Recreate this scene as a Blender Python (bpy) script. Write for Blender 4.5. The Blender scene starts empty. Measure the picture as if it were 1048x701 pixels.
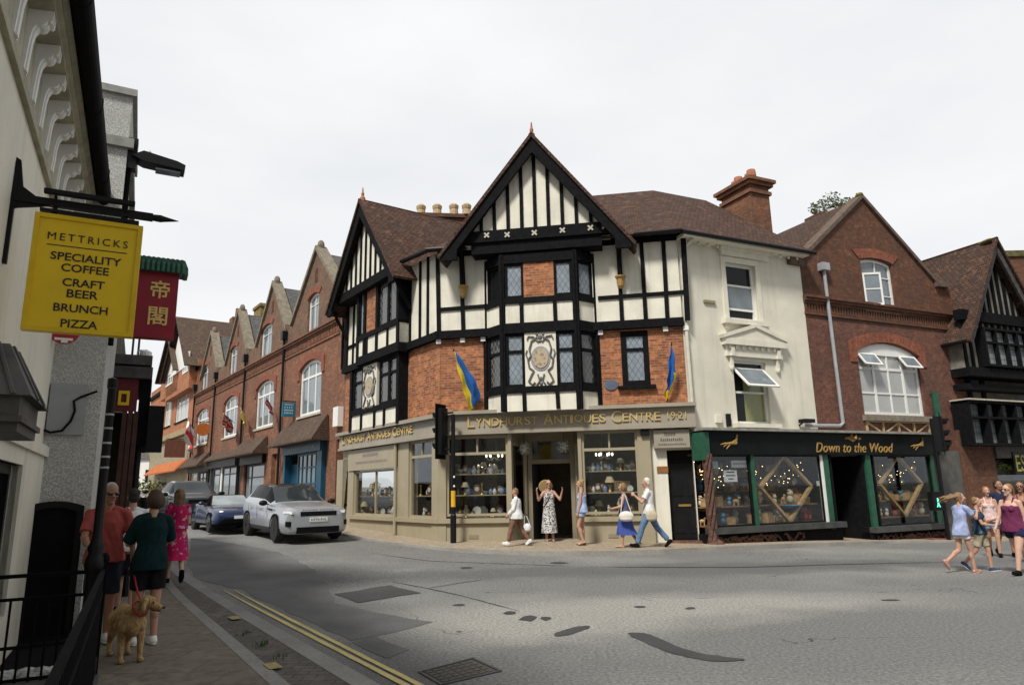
import bpy, bmesh, math, random
from mathutils import Vector, Matrix, Quaternion
from mathutils.geometry import tessellate_polygon
random.seed(7)
R = math.radians
SC = bpy.context.scene
COL = SC.collection
# ---------------------------------------------------------------- camera model
FPX = 705.0; PCX = 524.0; PCY = 350.5; TH = math.atan(149.5/705); RO = 0.0206; EYE = 1.65
F0 = Vector((0, math.cos(TH), math.sin(TH))); U0 = Vector((0, -math.sin(TH), math.cos(TH))); R0 = Vector((1, 0, 0))
UP = U0*math.cos(RO) + R0*math.sin(RO); RT = R0*math.cos(RO) - U0*math.sin(RO)
def ray(x, y): return F0 + RT*((x-PCX)/FPX) + UP*((PCY-y)/FPX)
def at_z(x, y, z):
    d = ray(x, y); t = (z-EYE)/d.z; return Vector((d.x*t, d.y*t, z))
def at_y(x, y, Y):
    d = ray(x, y); t = Y/d.y; return Vector((d.x*t, Y, EYE+d.z*t))
def softp(x, k=1.0):
    return k*math.log1p(math.exp(max(-30, min(30, x/k)))) if x/k < 30 else x
def sstep(a, b, x):
    t = max(0, min(1, (x-a)/(b-a))); return t*t*(3-2*t)
def gz(x, y):
    """height of the road surface: it climbs into the left street and falls away on the right"""
    s = (x+2.2)*-0.574 + (y-20.4)*0.819
    z = 0.035*softp(s+4, 1.2)*(1-sstep(3, 12, x))
    z -= 0.025*softp(x-5, 1.0)*sstep(13, 21, y)
    return z
def gpx(x, y, off=0.0):
    """ground point seen at a place in the photo (a few fixed-point steps on the height field)"""
    z = off
    for _ in range(8):
        p = at_z(x, y, z); z = gz(p.x, p.y)+off
    p.z = z; return p
class Plane:
    """vertical facade plane; s runs left to right as seen from the street, d towards the street"""
    def __init__(s, A, B):
        s.A = Vector((A[0], A[1])); v = Vector((B[0]-A[0], B[1]-A[1])); s.L = v.length; s.e = v/s.L; s.n = Vector((s.e.y, -s.e.x))
    def px(s, x, y, d=0.0):
        r = ray(x, y); k = s.n.dot(s.A)+d; t = k/(s.n.x*r.x+s.n.y*r.y)
        X, Y, Z = r.x*t, r.y*t, EYE+r.z*t
        return ((X-s.A.x)*s.e.x+(Y-s.A.y)*s.e.y, Z)
    def w(s, a, z, d=0.0):
        return Vector((s.A.x+s.e.x*a+s.n.x*d, s.A.y+s.e.y*a+s.n.y*d, z))
    def sub(s, a0, d0, a1, d1):
        return Plane(s.w(a0, 0, d0), s.w(a1, 0, d1))
    def rect(s, xl, xr, yt, yb, d=0.0):
        ym = (yt+yb)/2; xm = (xl+xr)/2
        return s.px(xl, ym, d)[0], s.px(xr, ym, d)[0], s.px(xm, yb, d)[1], s.px(xm, yt, d)[1]
# ---------------------------------------------------------------- mesh builder
class MB:
    def __init__(s): s.v = []; s.f = []
    def add(s, verts, faces):
        o = len(s.v); s.v += [Vector(p) for p in verts]; s.f += [tuple(i+o for i in f) for f in faces]; return s
    def prism(s, pl, poly, d0, d1, holes=()):
        loops = [list(poly)]+[list(h) for h in holes]
        flat = [p for l in loops for p in l]; n = len(flat)
        if not holes and len(poly) <= 4: caps = [tuple(range(len(poly)))]
        else: caps = [tuple(t) for t in tessellate_polygon([[Vector((p[0], p[1], 0)) for p in l] for l in loops])]
        vs = [pl.w(p[0], p[1], d1) for p in flat]+[pl.w(p[0], p[1], d0) for p in flat]
        fs = list(caps)+[tuple(i+n for i in reversed(c)) for c in caps]
        o = 0
        for l in loops:
            m = len(l)
            for i in range(m):
                j = (i+1) % m; fs.append((o+i, o+j, o+j+n, o+i+n))
            o += m
        return s.add(vs, fs)
    def rect(s, pl, s0, s1, z0, z1, d0, d1):
        return s.prism(pl, [(s0, z0), (s1, z0), (s1, z1), (s0, z1)], d0, d1)
    def bar(s, pl, p, q, w, d0, d1):
        a = Vector(p); b = Vector(q); t = (b-a).normalized(); n = Vector((-t.y, t.x))*w/2
        return s.prism(pl, [a-n, b-n, b+n, a+n], d0, d1)
    def box(s, c, size, rot=None):
        c = Vector(c); h = Vector(size)/2; M = rot.to_3x3() if rot is not None else Matrix.Identity(3)
        vs = [c+M@Vector((h.x*i, h.y*j, h.z*k)) for i in (-1, 1) for j in (-1, 1) for k in (-1, 1)]
        return s.add(vs, [(0, 1, 3, 2), (4, 6, 7, 5), (0, 4, 5, 1), (2, 3, 7, 6), (0, 2, 6, 4), (1, 5, 7, 3)])
    def tube(s, pts, r, n=8, cap=True):
        pts = [Vector(p) for p in pts]; m = len(pts)
        rs = list(r) if isinstance(r, (list, tuple)) else [r]*m
        vs = []; fs = []; prev = None
        for i, p in enumerate(pts):
            t = (pts[min(i+1, m-1)]-pts[max(i-1, 0)]).normalized()
            if prev is None:
                a = t.orthogonal().normalized()
            else:
                a = (prev-t*prev.dot(t)).normalized()
            prev = a; b = t.cross(a)
            vs += [p+(a*math.cos(2*math.pi*k/n)+b*math.sin(2*math.pi*k/n))*rs[i] for k in range(n)]
        for i in range(m-1):
            for k in range(n):
                k2 = (k+1) % n; fs.append((i*n+k, i*n+k2, (i+1)*n+k2, (i+1)*n+k))
        if cap: fs += [tuple(range(n-1, -1, -1)), tuple((m-1)*n+k for k in range(n))]
        return s.add(vs, fs)
    def lathe(s, c, prof, n=12, axis='z'):
        c = Vector(c); vs = []; fs = []; m = len(prof)
        for r, h in prof:
            for k in range(n):
                a = 2*math.pi*k/n; p = Vector((r*math.cos(a), r*math.sin(a), h))
                if axis == 'y': p = Vector((p.x, p.z, p.y))
                if axis == 'x': p = Vector((p.z, p.x, p.y))
                vs.append(c+p)
        for i in range(m-1):
            for k in range(n):
                k2 = (k+1) % n; fs.append((i*n+k, i*n+k2, (i+1)*n+k2, (i+1)*n+k))
        fs += [tuple(range(n-1, -1, -1)), tuple((m-1)*n+k for k in range(n))]
        return s.add(vs, fs)
    def ell(s, c, r, n=12, m=8, rot=None):
        c = Vector(c); r = Vector((r, r, r)) if isinstance(r, (int, float)) else Vector(r); vs = []; fs = []
        M = rot.to_3x3() if rot is not None else Matrix.Identity(3)
        vs.append(c+M@Vector((0, 0, r.z)))
        for i in range(1, m):
            th = math.pi*i/m
            for k in range(n):
                a = 2*math.pi*k/n
                vs.append(c+M@Vector((r.x*math.sin(th)*math.cos(a), r.y*math.sin(th)*math.sin(a), r.z*math.cos(th))))
        vs.append(c+M@Vector((0, 0, -r.z))); L = len(vs)-1
        for k in range(n): fs.append((0, 1+k, 1+(k+1) % n))
        for i in range(m-2):
            for k in range(n):
                k2 = (k+1) % n; a = 1+i*n; fs.append((a+k, a+n+k, a+n+k2, a+k2))
        a = 1+(m-2)*n
        for k in range(n): fs.append((L, a+(k+1) % n, a+k))
        return s.add(vs, fs)
    def cone(s, p, q, r0, r1, n=12, sx=1.0, side=None):
        """flat-ended tapered limb, optionally flattened across `side`"""
        p = Vector(p); q = Vector(q); t = (q-p).normalized()
        a = Vector(side) if side is not None else t.orthogonal(); a = (a-t*a.dot(t)).normalized(); b = t.cross(a)
        vs = []
        for c, r in ((p, r0), (q, r1)):
            vs += [c+a*math.cos(2*math.pi*k/n)*r*sx+b*math.sin(2*math.pi*k/n)*r for k in range(n)]
        fs = [(k, (k+1) % n, n+(k+1) % n, n+k) for k in range(n)]+[tuple(range(n-1, -1, -1)), tuple(range(n, 2*n))]
        return s.add(vs, fs)
    def cap(s, p, q, r0, r1, n=12):
        s.cone(p, q, r0, r1, n); s.ell(p, r0, n, 8); return s.ell(q, r1, n, 8)
    def loft(s, rings, closed=True, cap=True):
        n = len(rings[0]); vs = [p for r in rings for p in r]; fs = []
        for i in range(len(rings)-1):
            for k in range(n if closed else n-1):
                k2 = (k+1) % n; fs.append((i*n+k, i*n+k2, (i+1)*n+k2, (i+1)*n+k))
        if cap and closed: fs += [tuple(range(n-1, -1, -1)), tuple((len(rings)-1)*n+k for k in range(n))]
        return s.add(vs, fs)
    def merge(s, o, M=None):
        return s.add([M@v for v in o.v] if M is not None else o.v, o.f)
    def build(s, name, mat, parent=None, smooth=False, local=False, recalc=True):
        me = bpy.data.meshes.new(name)
        M = Matrix.Identity(4)
        if parent is not None and not local: M = world_of(parent).inverted()
        me.from_pydata([M@v for v in s.v], [], s.f)
        if recalc:
            bm = bmesh.new(); bm.from_mesh(me); bmesh.ops.recalc_face_normals(bm, faces=bm.faces); bm.to_mesh(me); bm.free()
        uv_world(me, M.inverted())
        if smooth:
            me.polygons.foreach_set('use_smooth', [True]*len(me.polygons))
            if smooth != True: me.set_sharp_from_angle(angle=R(smooth))
        return link(name, me, mat, parent)
def world_of(o):
    M = Matrix.Translation(o.location) @ o.rotation_euler.to_matrix().to_4x4()
    return world_of(o.parent) @ M if o.parent else M
def uv_world(me, M):
    uv = me.uv_layers.new(name='UVMap'); Mr = M.to_3x3(); Z = Vector((0, 0, 1))
    vs = [M@v.co for v in me.vertices]
    for p in me.polygons:
        n = Mr@p.normal
        if abs(n.z) > .93 or n.length < 1e-6: t = Vector((1, 0, 0)); b = Vector((0, 1, 0))
        else: t = Z.cross(n).normalized(); b = n.cross(t).normalized()
        for li in p.loop_indices:
            q = vs[me.loops[li].vertex_index]; uv.data[li].uv = (q.dot(t), q.dot(b))
def link(name, me, mat, parent=None):
    o = bpy.data.objects.new(name, me)
    if mat is not None: me.materials.append(mat)
    if parent is not None: o.parent = parent
    COL.objects.link(o); return o
def tag(o, label=None, cat=None, group=None, kind=None):
    if label: o['label'] = label
    if cat: o['category'] = cat
    if group: o['group'] = group
    if kind: o['kind'] = kind
    return o
def thing(name, label, cat, loc=(0, 0, 0), rz=0.0, group=None):
    o = bpy.data.objects.new(name, None); o.location = loc; o.rotation_euler = (0, 0, rz); o.empty_display_size = .2
    COL.objects.link(o); return tag(o, label, cat, group)
def copy_thing(o, loc=None, rz=None, label=None, parent=None):
    c = o.copy(); COL.objects.link(c)
    if parent is not None: c.parent = parent
    if loc is not None: c.location = loc
    if rz is not None: c.rotation_euler = (0, 0, rz)
    if label: c['label'] = label
    for ch in list(o.children): copy_thing(ch, parent=c)
    return c
def text_mesh(body, size, extrude, pl, s0, s1, z0, d, name, mat, parent, shear=0.0, zt=None, space=1.0, offset=0.0):
    """lettering as real raised letters fitted between s0 and s1 on a facade plane"""
    cu = bpy.data.curves.new(name, 'FONT'); cu.body = body; cu.size = size; cu.extrude = extrude; cu.shear = shear
    cu.space_character = space; cu.align_x = 'LEFT'; cu.resolution_u = 3; cu.offset = offset
    ob = bpy.data.objects.new(name, cu); COL.objects.link(ob)
    dg = bpy.context.evaluated_depsgraph_get(); dg.update()
    me = bpy.data.meshes.new_from_object(ob.evaluated_get(dg)); bpy.data.objects.remove(ob); bpy.data.curves.remove(cu)
    xs = [v.co.x for v in me.vertices]; ys = [v.co.y for v in me.vertices]
    k = (s1-s0)/(max(xs)-min(xs)); ky = k if zt is None else (zt-z0)/(max(ys)-min(ys)); x0 = min(xs); y0 = min(ys)
    M = world_of(parent).inverted()
    for v in me.vertices:
        v.co = M@pl.w(s0+(v.co.x-x0)*k, z0+(v.co.y-y0)*ky, d+extrude+v.co.z)
    bm = bmesh.new(); bm.from_mesh(me); bmesh.ops.recalc_face_normals(bm, faces=bm.faces); bm.to_mesh(me); bm.free()
    me.materials.clear(); me.name = name
    return link(name, me, mat, parent)
# ---------------------------------------------------------------- materials
def nodes_of(name):
    m = bpy.data.materials.new(name); m.use_nodes = True; nt = m.node_tree; b = nt.nodes['Principled BSDF']
    return m, nt, b
def rgb(c): return (c[0], c[1], c[2], 1)
def noise_fac(nt, scale, detail=5, lo=.35, hi=.65, vec=None, rough=.6):
    if vec is None:
        g = nt.nodes.new('ShaderNodeNewGeometry'); vec = g.outputs['Position']
    n = nt.nodes.new('ShaderNodeTexNoise'); n.inputs['Scale'].default_value = scale; n.inputs['Detail'].default_value = detail
    n.inputs['Roughness'].default_value = rough
    nt.links.new(vec, n.inputs['Vector'])
    r = nt.nodes.new('ShaderNodeMapRange'); r.inputs[1].default_value = lo; r.inputs[2].default_value = hi
    nt.links.new(n.outputs['Fac'], r.inputs[0]); return r.outputs[0]
def mixc(nt, fac, a, b, mode='MIX'):
    m = nt.nodes.new('ShaderNodeMix'); m.data_type = 'RGBA'; m.blend_type = mode
    for sock, v in ((m.inputs[0], fac), (m.inputs[6], a), (m.inputs[7], b)):
        if isinstance(v, (int, float)): sock.default_value = v
        elif isinstance(v, tuple): sock.default_value = rgb(v)
        else: nt.links.new(v, sock)
    return m.outputs[2]
def bump(nt, b, h, strength=.3, dist=.01):
    n = nt.nodes.new('ShaderNodeBump'); n.inputs['Strength'].default_value = strength; n.inputs['Distance'].default_value = dist
    nt.links.new(h, n.inputs['Height']); nt.links.new(n.outputs[0], b.inputs['Normal'])
def plain(name, c, rough=.6, var=.18, scale=3.0, metal=0.0, bmp=0.0, bscale=60.0, spec=.4, coat=0.0, streak=0.0):
    m, nt, b = nodes_of(name)
    col = rgb(c)
    lo = tuple(x*(1-var) for x in c); hi = tuple(min(1, x*(1+var)) for x in c)
    out = mixc(nt, noise_fac(nt, scale), lo, hi)
    if streak:
        g = nt.nodes.new('ShaderNodeNewGeometry'); mp = nt.nodes.new('ShaderNodeMapping'); mp.inputs['Scale'].default_value = (5, 5, .35)
        nt.links.new(g.outputs['Position'], mp.inputs[0])
        f = noise_fac(nt, 1.0, 6, .5, .78, mp.outputs[0])
        mm = nt.nodes.new('ShaderNodeMath'); mm.operation = 'MULTIPLY'; mm.inputs[1].default_value = streak; nt.links.new(f, mm.inputs[0])
        out = mixc(nt, mm.outputs[0], out, tuple(x*.45 for x in c))
    nt.links.new(out, b.inputs['Base Color'])
    b.inputs['Roughness'].default_value = rough; b.inputs['Metallic'].default_value = metal; b.inputs['Specular IOR Level'].default_value = spec
    b.inputs['Coat Weight'].default_value = coat
    if bmp: bump(nt, b, noise_fac(nt, bscale, 4, 0, 1), bmp, .01)
    return m
def brick_mat(name, c1, c2, mortar, bw=.225, rh=.075, ms=.012, dirt=(.06, .045, .04), dfac=.45, bmp=.5, rough=.85, offset=.5, dscale=.9, bias=0.0):
    m, nt, b = nodes_of(name)
    uv = nt.nodes.new('ShaderNodeUVMap'); uv.uv_map = 'UVMap'
    t = nt.nodes.new('ShaderNodeTexBrick'); t.offset = offset
    t.inputs['Color1'].default_value = rgb(c1); t.inputs['Color2'].default_value = rgb(c2); t.inputs['Mortar'].default_value = rgb(mortar)
    t.inputs['Scale'].default_value = 1.0; t.inputs['Mortar Size'].default_value = ms; t.inputs['Mortar Smooth'].default_value = .3
    t.inputs['Bias'].default_value = bias; t.inputs['Brick Width'].default_value = bw; t.inputs['Row Height'].default_value = rh
    nt.links.new(uv.outputs[0], t.inputs['Vector'])
    f2 = noise_fac(nt, 9.0, 3, .45, .75)
    c = mixc(nt, f2, t.outputs['Color'], tuple(x*.5 for x in c1))
    f3 = noise_fac(nt, 4.3, 4, .55, .8); c = mixc(nt, f3, c, tuple(min(1, x*1.25+.03) for x in c1))
    f = noise_fac(nt, dscale, 8, .42, .72)
    mm = nt.nodes.new('ShaderNodeMath'); mm.operation = 'MULTIPLY'; mm.inputs[1].default_value = dfac; nt.links.new(f, mm.inputs[0])
    c = mixc(nt, mm.outputs[0], c, dirt)
    nt.links.new(c, b.inputs['Base Color']); b.inputs['Roughness'].default_value = rough; b.inputs['Specular IOR Level'].default_value = .25
    bump(nt, b, t.outputs['Fac'], -bmp, .012)
    return m
def pane_mat(name, c, lead=None, lw=.1, cell=.16, rough=.08, diamond=True, curtain=None, spec=.9):
    """window pane: base colour (curtain, dark room or painted-in sky reflection) under a glossy surface, with lead cames if asked"""
    m, nt, b = nodes_of(name)
    uv = nt.nodes.new('ShaderNodeUVMap'); uv.uv_map = 'UVMap'
    out = mixc(nt, noise_fac(nt, 1.6, 3, .3, .7), tuple(x*.6 for x in c), c)
    if curtain:
        w = nt.nodes.new('ShaderNodeTexWave'); w.inputs['Scale'].default_value = 7.0; w.inputs['Distortion'].default_value = 2.0; w.bands_direction = 'X'
        nt.links.new(uv.outputs[0], w.inputs[0]); out = mixc(nt, w.outputs['Fac'], out, curtain)
    rr = rough
    if lead:
        mp = nt.nodes.new('ShaderNodeMapping'); mp.inputs['Rotation'].default_value = (0, 0, R(45) if diamond else 0)
        s = 1/cell; mp.inputs['Scale'].default_value = (s, s*(.8 if diamond else 1), s)
        sp0 = nt.nodes.new('ShaderNodeMapping'); sp0.inputs['Scale'].default_value = (1.25 if diamond else 1, 1, 1)
        nt.links.new(uv.outputs[0], sp0.inputs[0]); nt.links.new(sp0.outputs[0], mp.inputs[0])
        sx = nt.nodes.new('ShaderNodeSeparateXYZ'); nt.links.new(mp.outputs[0], sx.inputs[0])
        ms = []
        for k in (0, 1):
            fr = nt.nodes.new('ShaderNodeMath'); fr.operation = 'FRACT'; nt.links.new(sx.outputs[k], fr.inputs[0])
            lt = nt.nodes.new('ShaderNodeMath'); lt.operation = 'LESS_THAN'; lt.inputs[1].default_value = lw; nt.links.new(fr.outputs[0], lt.inputs[0]); ms.append(lt)
        mx = nt.nodes.new('ShaderNodeMath'); mx.operation = 'MAXIMUM'; nt.links.new(ms[0].outputs[0], mx.inputs[0]); nt.links.new(ms[1].outputs[0], mx.inputs[1])
        out = mixc(nt, mx.outputs[0], out, lead)
        ra = nt.nodes.new('ShaderNodeMapRange'); ra.inputs[3].default_value = rough; ra.inputs[4].default_value = .7
        nt.links.new(mx.outputs[0], ra.inputs[0]); nt.links.new(ra.outputs[0], b.inputs['Roughness'])
    else: b.inputs['Roughness'].default_value = rough
    nt.links.new(out, b.inputs['Base Color']); b.inputs['Specular IOR Level'].default_value = spec
    # old glass is never flat
    bump(nt, b, noise_fac(nt, 2.2, 2, 0, 1), .12, .02)
    return m
def shop_glass(name, tint=(.90, .91, .90), refl=.015):
    m, nt, b = nodes_of(name)
    nt.nodes.remove(b); out = nt.nodes['Material Output']
    tr = nt.nodes.new('ShaderNodeBsdfTransparent'); tr.inputs[0].default_value = rgb(tint)
    gl = nt.nodes.new('ShaderNodeBsdfGlossy'); gl.inputs['Roughness'].default_value = .03; gl.inputs[0].default_value = (.9, .95, 1, 1)
    lw = nt.nodes.new('ShaderNodeLayerWeight'); lw.inputs['Blend'].default_value = .5
    pw = nt.nodes.new('ShaderNodeMath'); pw.operation = 'POWER'; pw.inputs[1].default_value = 3.5; nt.links.new(lw.outputs['Facing'], pw.inputs[0])
    ad = nt.nodes.new('ShaderNodeMath'); ad.operation = 'MULTIPLY_ADD'; ad.inputs[1].default_value = .5; ad.inputs[2].default_value = refl+.03; nt.links.new(pw.outputs[0], ad.inputs[0])
    mx = nt.nodes.new('ShaderNodeMixShader'); nt.links.new(ad.outputs[0], mx.inputs[0]); nt.links.new(tr.outputs[0], mx.inputs[1]); nt.links.new(gl.outputs[0], mx.inputs[2])
    nt.links.new(mx.outputs[0], out.inputs[0]); return m
def spots(name, base, cols, scale=30, rough=.8, thr=.55):
    """cloth with a scattered print"""
    m, nt, b = nodes_of(name)
    tc = nt.nodes.new('ShaderNodeTexCoord'); out = base
    for i, (c, sc, t) in enumerate(cols):
        mp = nt.nodes.new('ShaderNodeMapping'); mp.inputs['Location'].default_value = (i*3.7, i*1.3, i*7.1); nt.links.new(tc.outputs['Object'], mp.inputs[0])
        f = noise_fac(nt, sc, 2, t, t+.03, mp.outputs[0]); out = mixc(nt, f, out, c)
    nt.links.new(out, b.inputs['Base Color']); b.inputs['Roughness'].default_value = rough; b.inputs['Specular IOR Level'].default_value = .2
    return m
M = {}
M['brick_red'] = brick_mat('antique brick', (.52, .19, .07), (.20, .055, .028), (.34, .25, .18), dfac=.3, ms=.010, dscale=2.5)
M['brick_row'] = brick_mat('row brick', (.32, .125, .058), (.165, .072, .044), (.19, .14, .115), dfac=.4)
M['brick_row_up'] = brick_mat('row gable brick', (.235, .125, .074), (.145, .078, .052), (.19, .15, .115), dfac=.45)
M['brick_orange'] = brick_mat('orange brick', (.50, .17, .06), (.38, .12, .045), (.36, .25, .18), dfac=.3)
M['brick_dull'] = brick_mat('dull red brick', (.20, .078, .048), (.12, .050, .038), (.15, .11, .095), dfac=.5, ms=.009)
M['brick_dark'] = brick_mat('gable dark brick', (.18, .074, .038), (.10, .046, .031), (.11, .078, .06), dfac=.5, ms=.008)
M['brick_arch'] = brick_mat('rubbed arch brick', (.32, .09, .045), (.20, .06, .035), (.2, .12, .09), bw=.075, rh=.23, dfac=.2)
M['brick_chim'] = brick_mat('chimney brick', (.29, .11, .052), (.14, .058, .034), (.2, .145, .10), dfac=.45)
M['tile'] = brick_mat('clay roof tile', (.135, .066, .040), (.045, .027, .021), (.016, .011, .010), bw=.17, rh=.115, ms=.018, dirt=(.045, .036, .03), dfac=.7, bmp=1.0, dscale=1.3)
M['tile_brown'] = brick_mat('brown roof tile', (.13, .078, .055), (.08, .05, .04), (.03, .022, .02), bw=.17, rh=.105, ms=.014, dirt=(.09, .08, .05), dfac=.6, bmp=.9)
M['slate'] = brick_mat('grey slate', (.13, .13, .13), (.085, .088, .092), (.04, .04, .04), bw=.25, rh=.16, ms=.012, dirt=(.13, .12, .085), dfac=.5)
M['cream'] = plain('cream render', (.74, .71, .60), .85, .09, 1.6, bmp=.4, bscale=30, streak=.4)
M['cream2'] = plain('smooth cream paint', (.71, .68, .57), .7, .07, 1.0, bmp=.15, bscale=20, streak=.3)
M['trim'] = plain('cream trim paint', (.72, .69, .58), .6, .06, 3, streak=.2)
M['timber'] = plain('black painted timber', (.0085, .0085, .0095), .8, .3, 8, bmp=.35, bscale=30, spec=.08)
M['timber_grey'] = plain('weathered dark timber', (.075, .07, .066), .7, .35, 6, bmp=.3, bscale=30)
M['olive'] = plain('olive shopfront paint', (.345, .30, .205), .45, .06, 2, streak=.12)
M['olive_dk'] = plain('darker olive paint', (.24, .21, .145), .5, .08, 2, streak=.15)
M['fascia'] = plain('grey brown fascia paint', (.32, .285, .225), .5, .08, 2, streak=.12)
M['gold'] = plain('gilded letters', (.62, .46, .19), .38, .12, 20, metal=.35)
M['gold_dk'] = plain('dull gold paint', (.36, .22, .06), .5, .15, 20)
M['white'] = plain('white window paint', (.78, .78, .75), .45, .05, 4)
M['stone'] = plain('pale stone', (.48, .45, .37), .85, .15, 5, bmp=.3, streak=.3)
M['stone_dk'] = plain('weathered coping', (.21, .18, .135), .9, .25, 5, bmp=.3, streak=.3)
M['lead'] = plain('lead sheet', (.16, .165, .17), .55, .15, 4)
M['black'] = plain('black paint', (.009, .009, .010), .45, .2, 6, spec=.2)
M['black_matt'] = plain('matt black', (.007, .007, .008), .85, .2, 6, spec=.08)
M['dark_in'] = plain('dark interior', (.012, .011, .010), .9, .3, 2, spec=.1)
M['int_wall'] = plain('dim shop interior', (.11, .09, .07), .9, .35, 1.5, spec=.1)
M['iron'] = plain('cast iron grey', (.055, .055, .058), .5, .2, 8)
M['pipe_grey'] = plain('grey painted pipe', (.33, .35, .37), .5, .1, 4)
M['pipe_cream'] = plain('cream painted pipe', (.62, .60, .5), .5, .08, 4)
M['pot'] = plain('terracotta pot', (.36, .15, .085), .85, .2, 8)
M['pot_pale'] = plain('buff chimney pot', (.45, .33, .19), .85, .2, 8)
M['moss'] = plain('moss and lichen', (.2, .17, .05), .95, .4, 9, bmp=.5)
M['wood'] = plain('varnished wood', (.22, .12, .055), .5, .3, 9)
M['wood_pale'] = plain('pale wood', (.45, .30, .15), .6, .25, 9)
M['bark'] = plain('twisted bark', (.11, .055, .04), .85, .4, 14, bmp=.6)
M['green'] = plain('green shop paint', (.03, .20, .10), .45, .12, 4)
M['blue_shop'] = plain('blue shop paint', (.008, .065, .12), .45, .12, 4)
M['red_shop'] = plain('maroon paint', (.13, .012, .02), .5, .15, 4)
M['red_sign'] = plain('crimson sign paint', (.26, .010, .024), .45, .1, 4)
M['yellow'] = plain('yellow sign paint', (.80, .55, .012), .4, .04, 4)
M['navy_letter'] = plain('dark sign letters', (.012, .011, .02), .5, .1, 10)
M['tin_green'] = plain('green glazed tile', (.02, .09, .055), .45, .25, 12)
M['grey_panel'] = plain('grey cement panel', (.30, .31, .32), .8, .1, 3, bmp=.2)
def roughcast():
    m, nt, b = nodes_of('roughcast')
    g = nt.nodes.new('ShaderNodeNewGeometry'); v = nt.nodes.new('ShaderNodeTexVoronoi'); v.inputs['Scale'].default_value = 55
    nt.links.new(g.outputs['Position'], v.inputs['Vector'])
    c = mixc(nt, noise_fac(nt, 2.5, 7, .4, .7), (.78, .78, .74), (.55, .55, .52))
    r = nt.nodes.new('ShaderNodeMapRange'); r.inputs[1].default_value = .1; r.inputs[2].default_value = .6; nt.links.new(v.outputs['Distance'], r.inputs[0])
    c = mixc(nt, r.outputs[0], c, (.36, .36, .34)); nt.links.new(c, b.inputs['Base Color']); b.inputs['Roughness'].default_value = .95
    bump(nt, b, v.outputs['Distance'], -1.0, .05); return m
M['roughcast'] = roughcast()
M['pane_lead'] = pane_mat('leaded pane pale', (.30, .36, .42), (.09, .09, .09), .12, .15)  # pale blue-grey base paints in the reflected sky over net curtains
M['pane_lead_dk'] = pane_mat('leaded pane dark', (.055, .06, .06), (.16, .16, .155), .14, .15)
M['pane_sq'] = pane_mat('square leaded pane', (.30, .33, .35), (.05, .05, .05), .12, .2, diamond=False)
M['pane_curtain'] = pane_mat('curtained pane', (.30, .33, .34), curtain=(.55, .55, .52))
M['pane_dark'] = pane_mat('dark pane', (.012, .013, .014), spec=.3)
M['pane_teal'] = pane_mat('teal pane', (.06, .12, .13))  # plain dark teal base colour
M['pane_grey'] = pane_mat('grey pane', (.22, .26, .29))  # grey-blue base has the sky's reflection painted in
M['glass'] = shop_glass('shop glass')
M['glass2'] = shop_glass('thin clear glass', (.88, .9, .9), .04)
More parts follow.
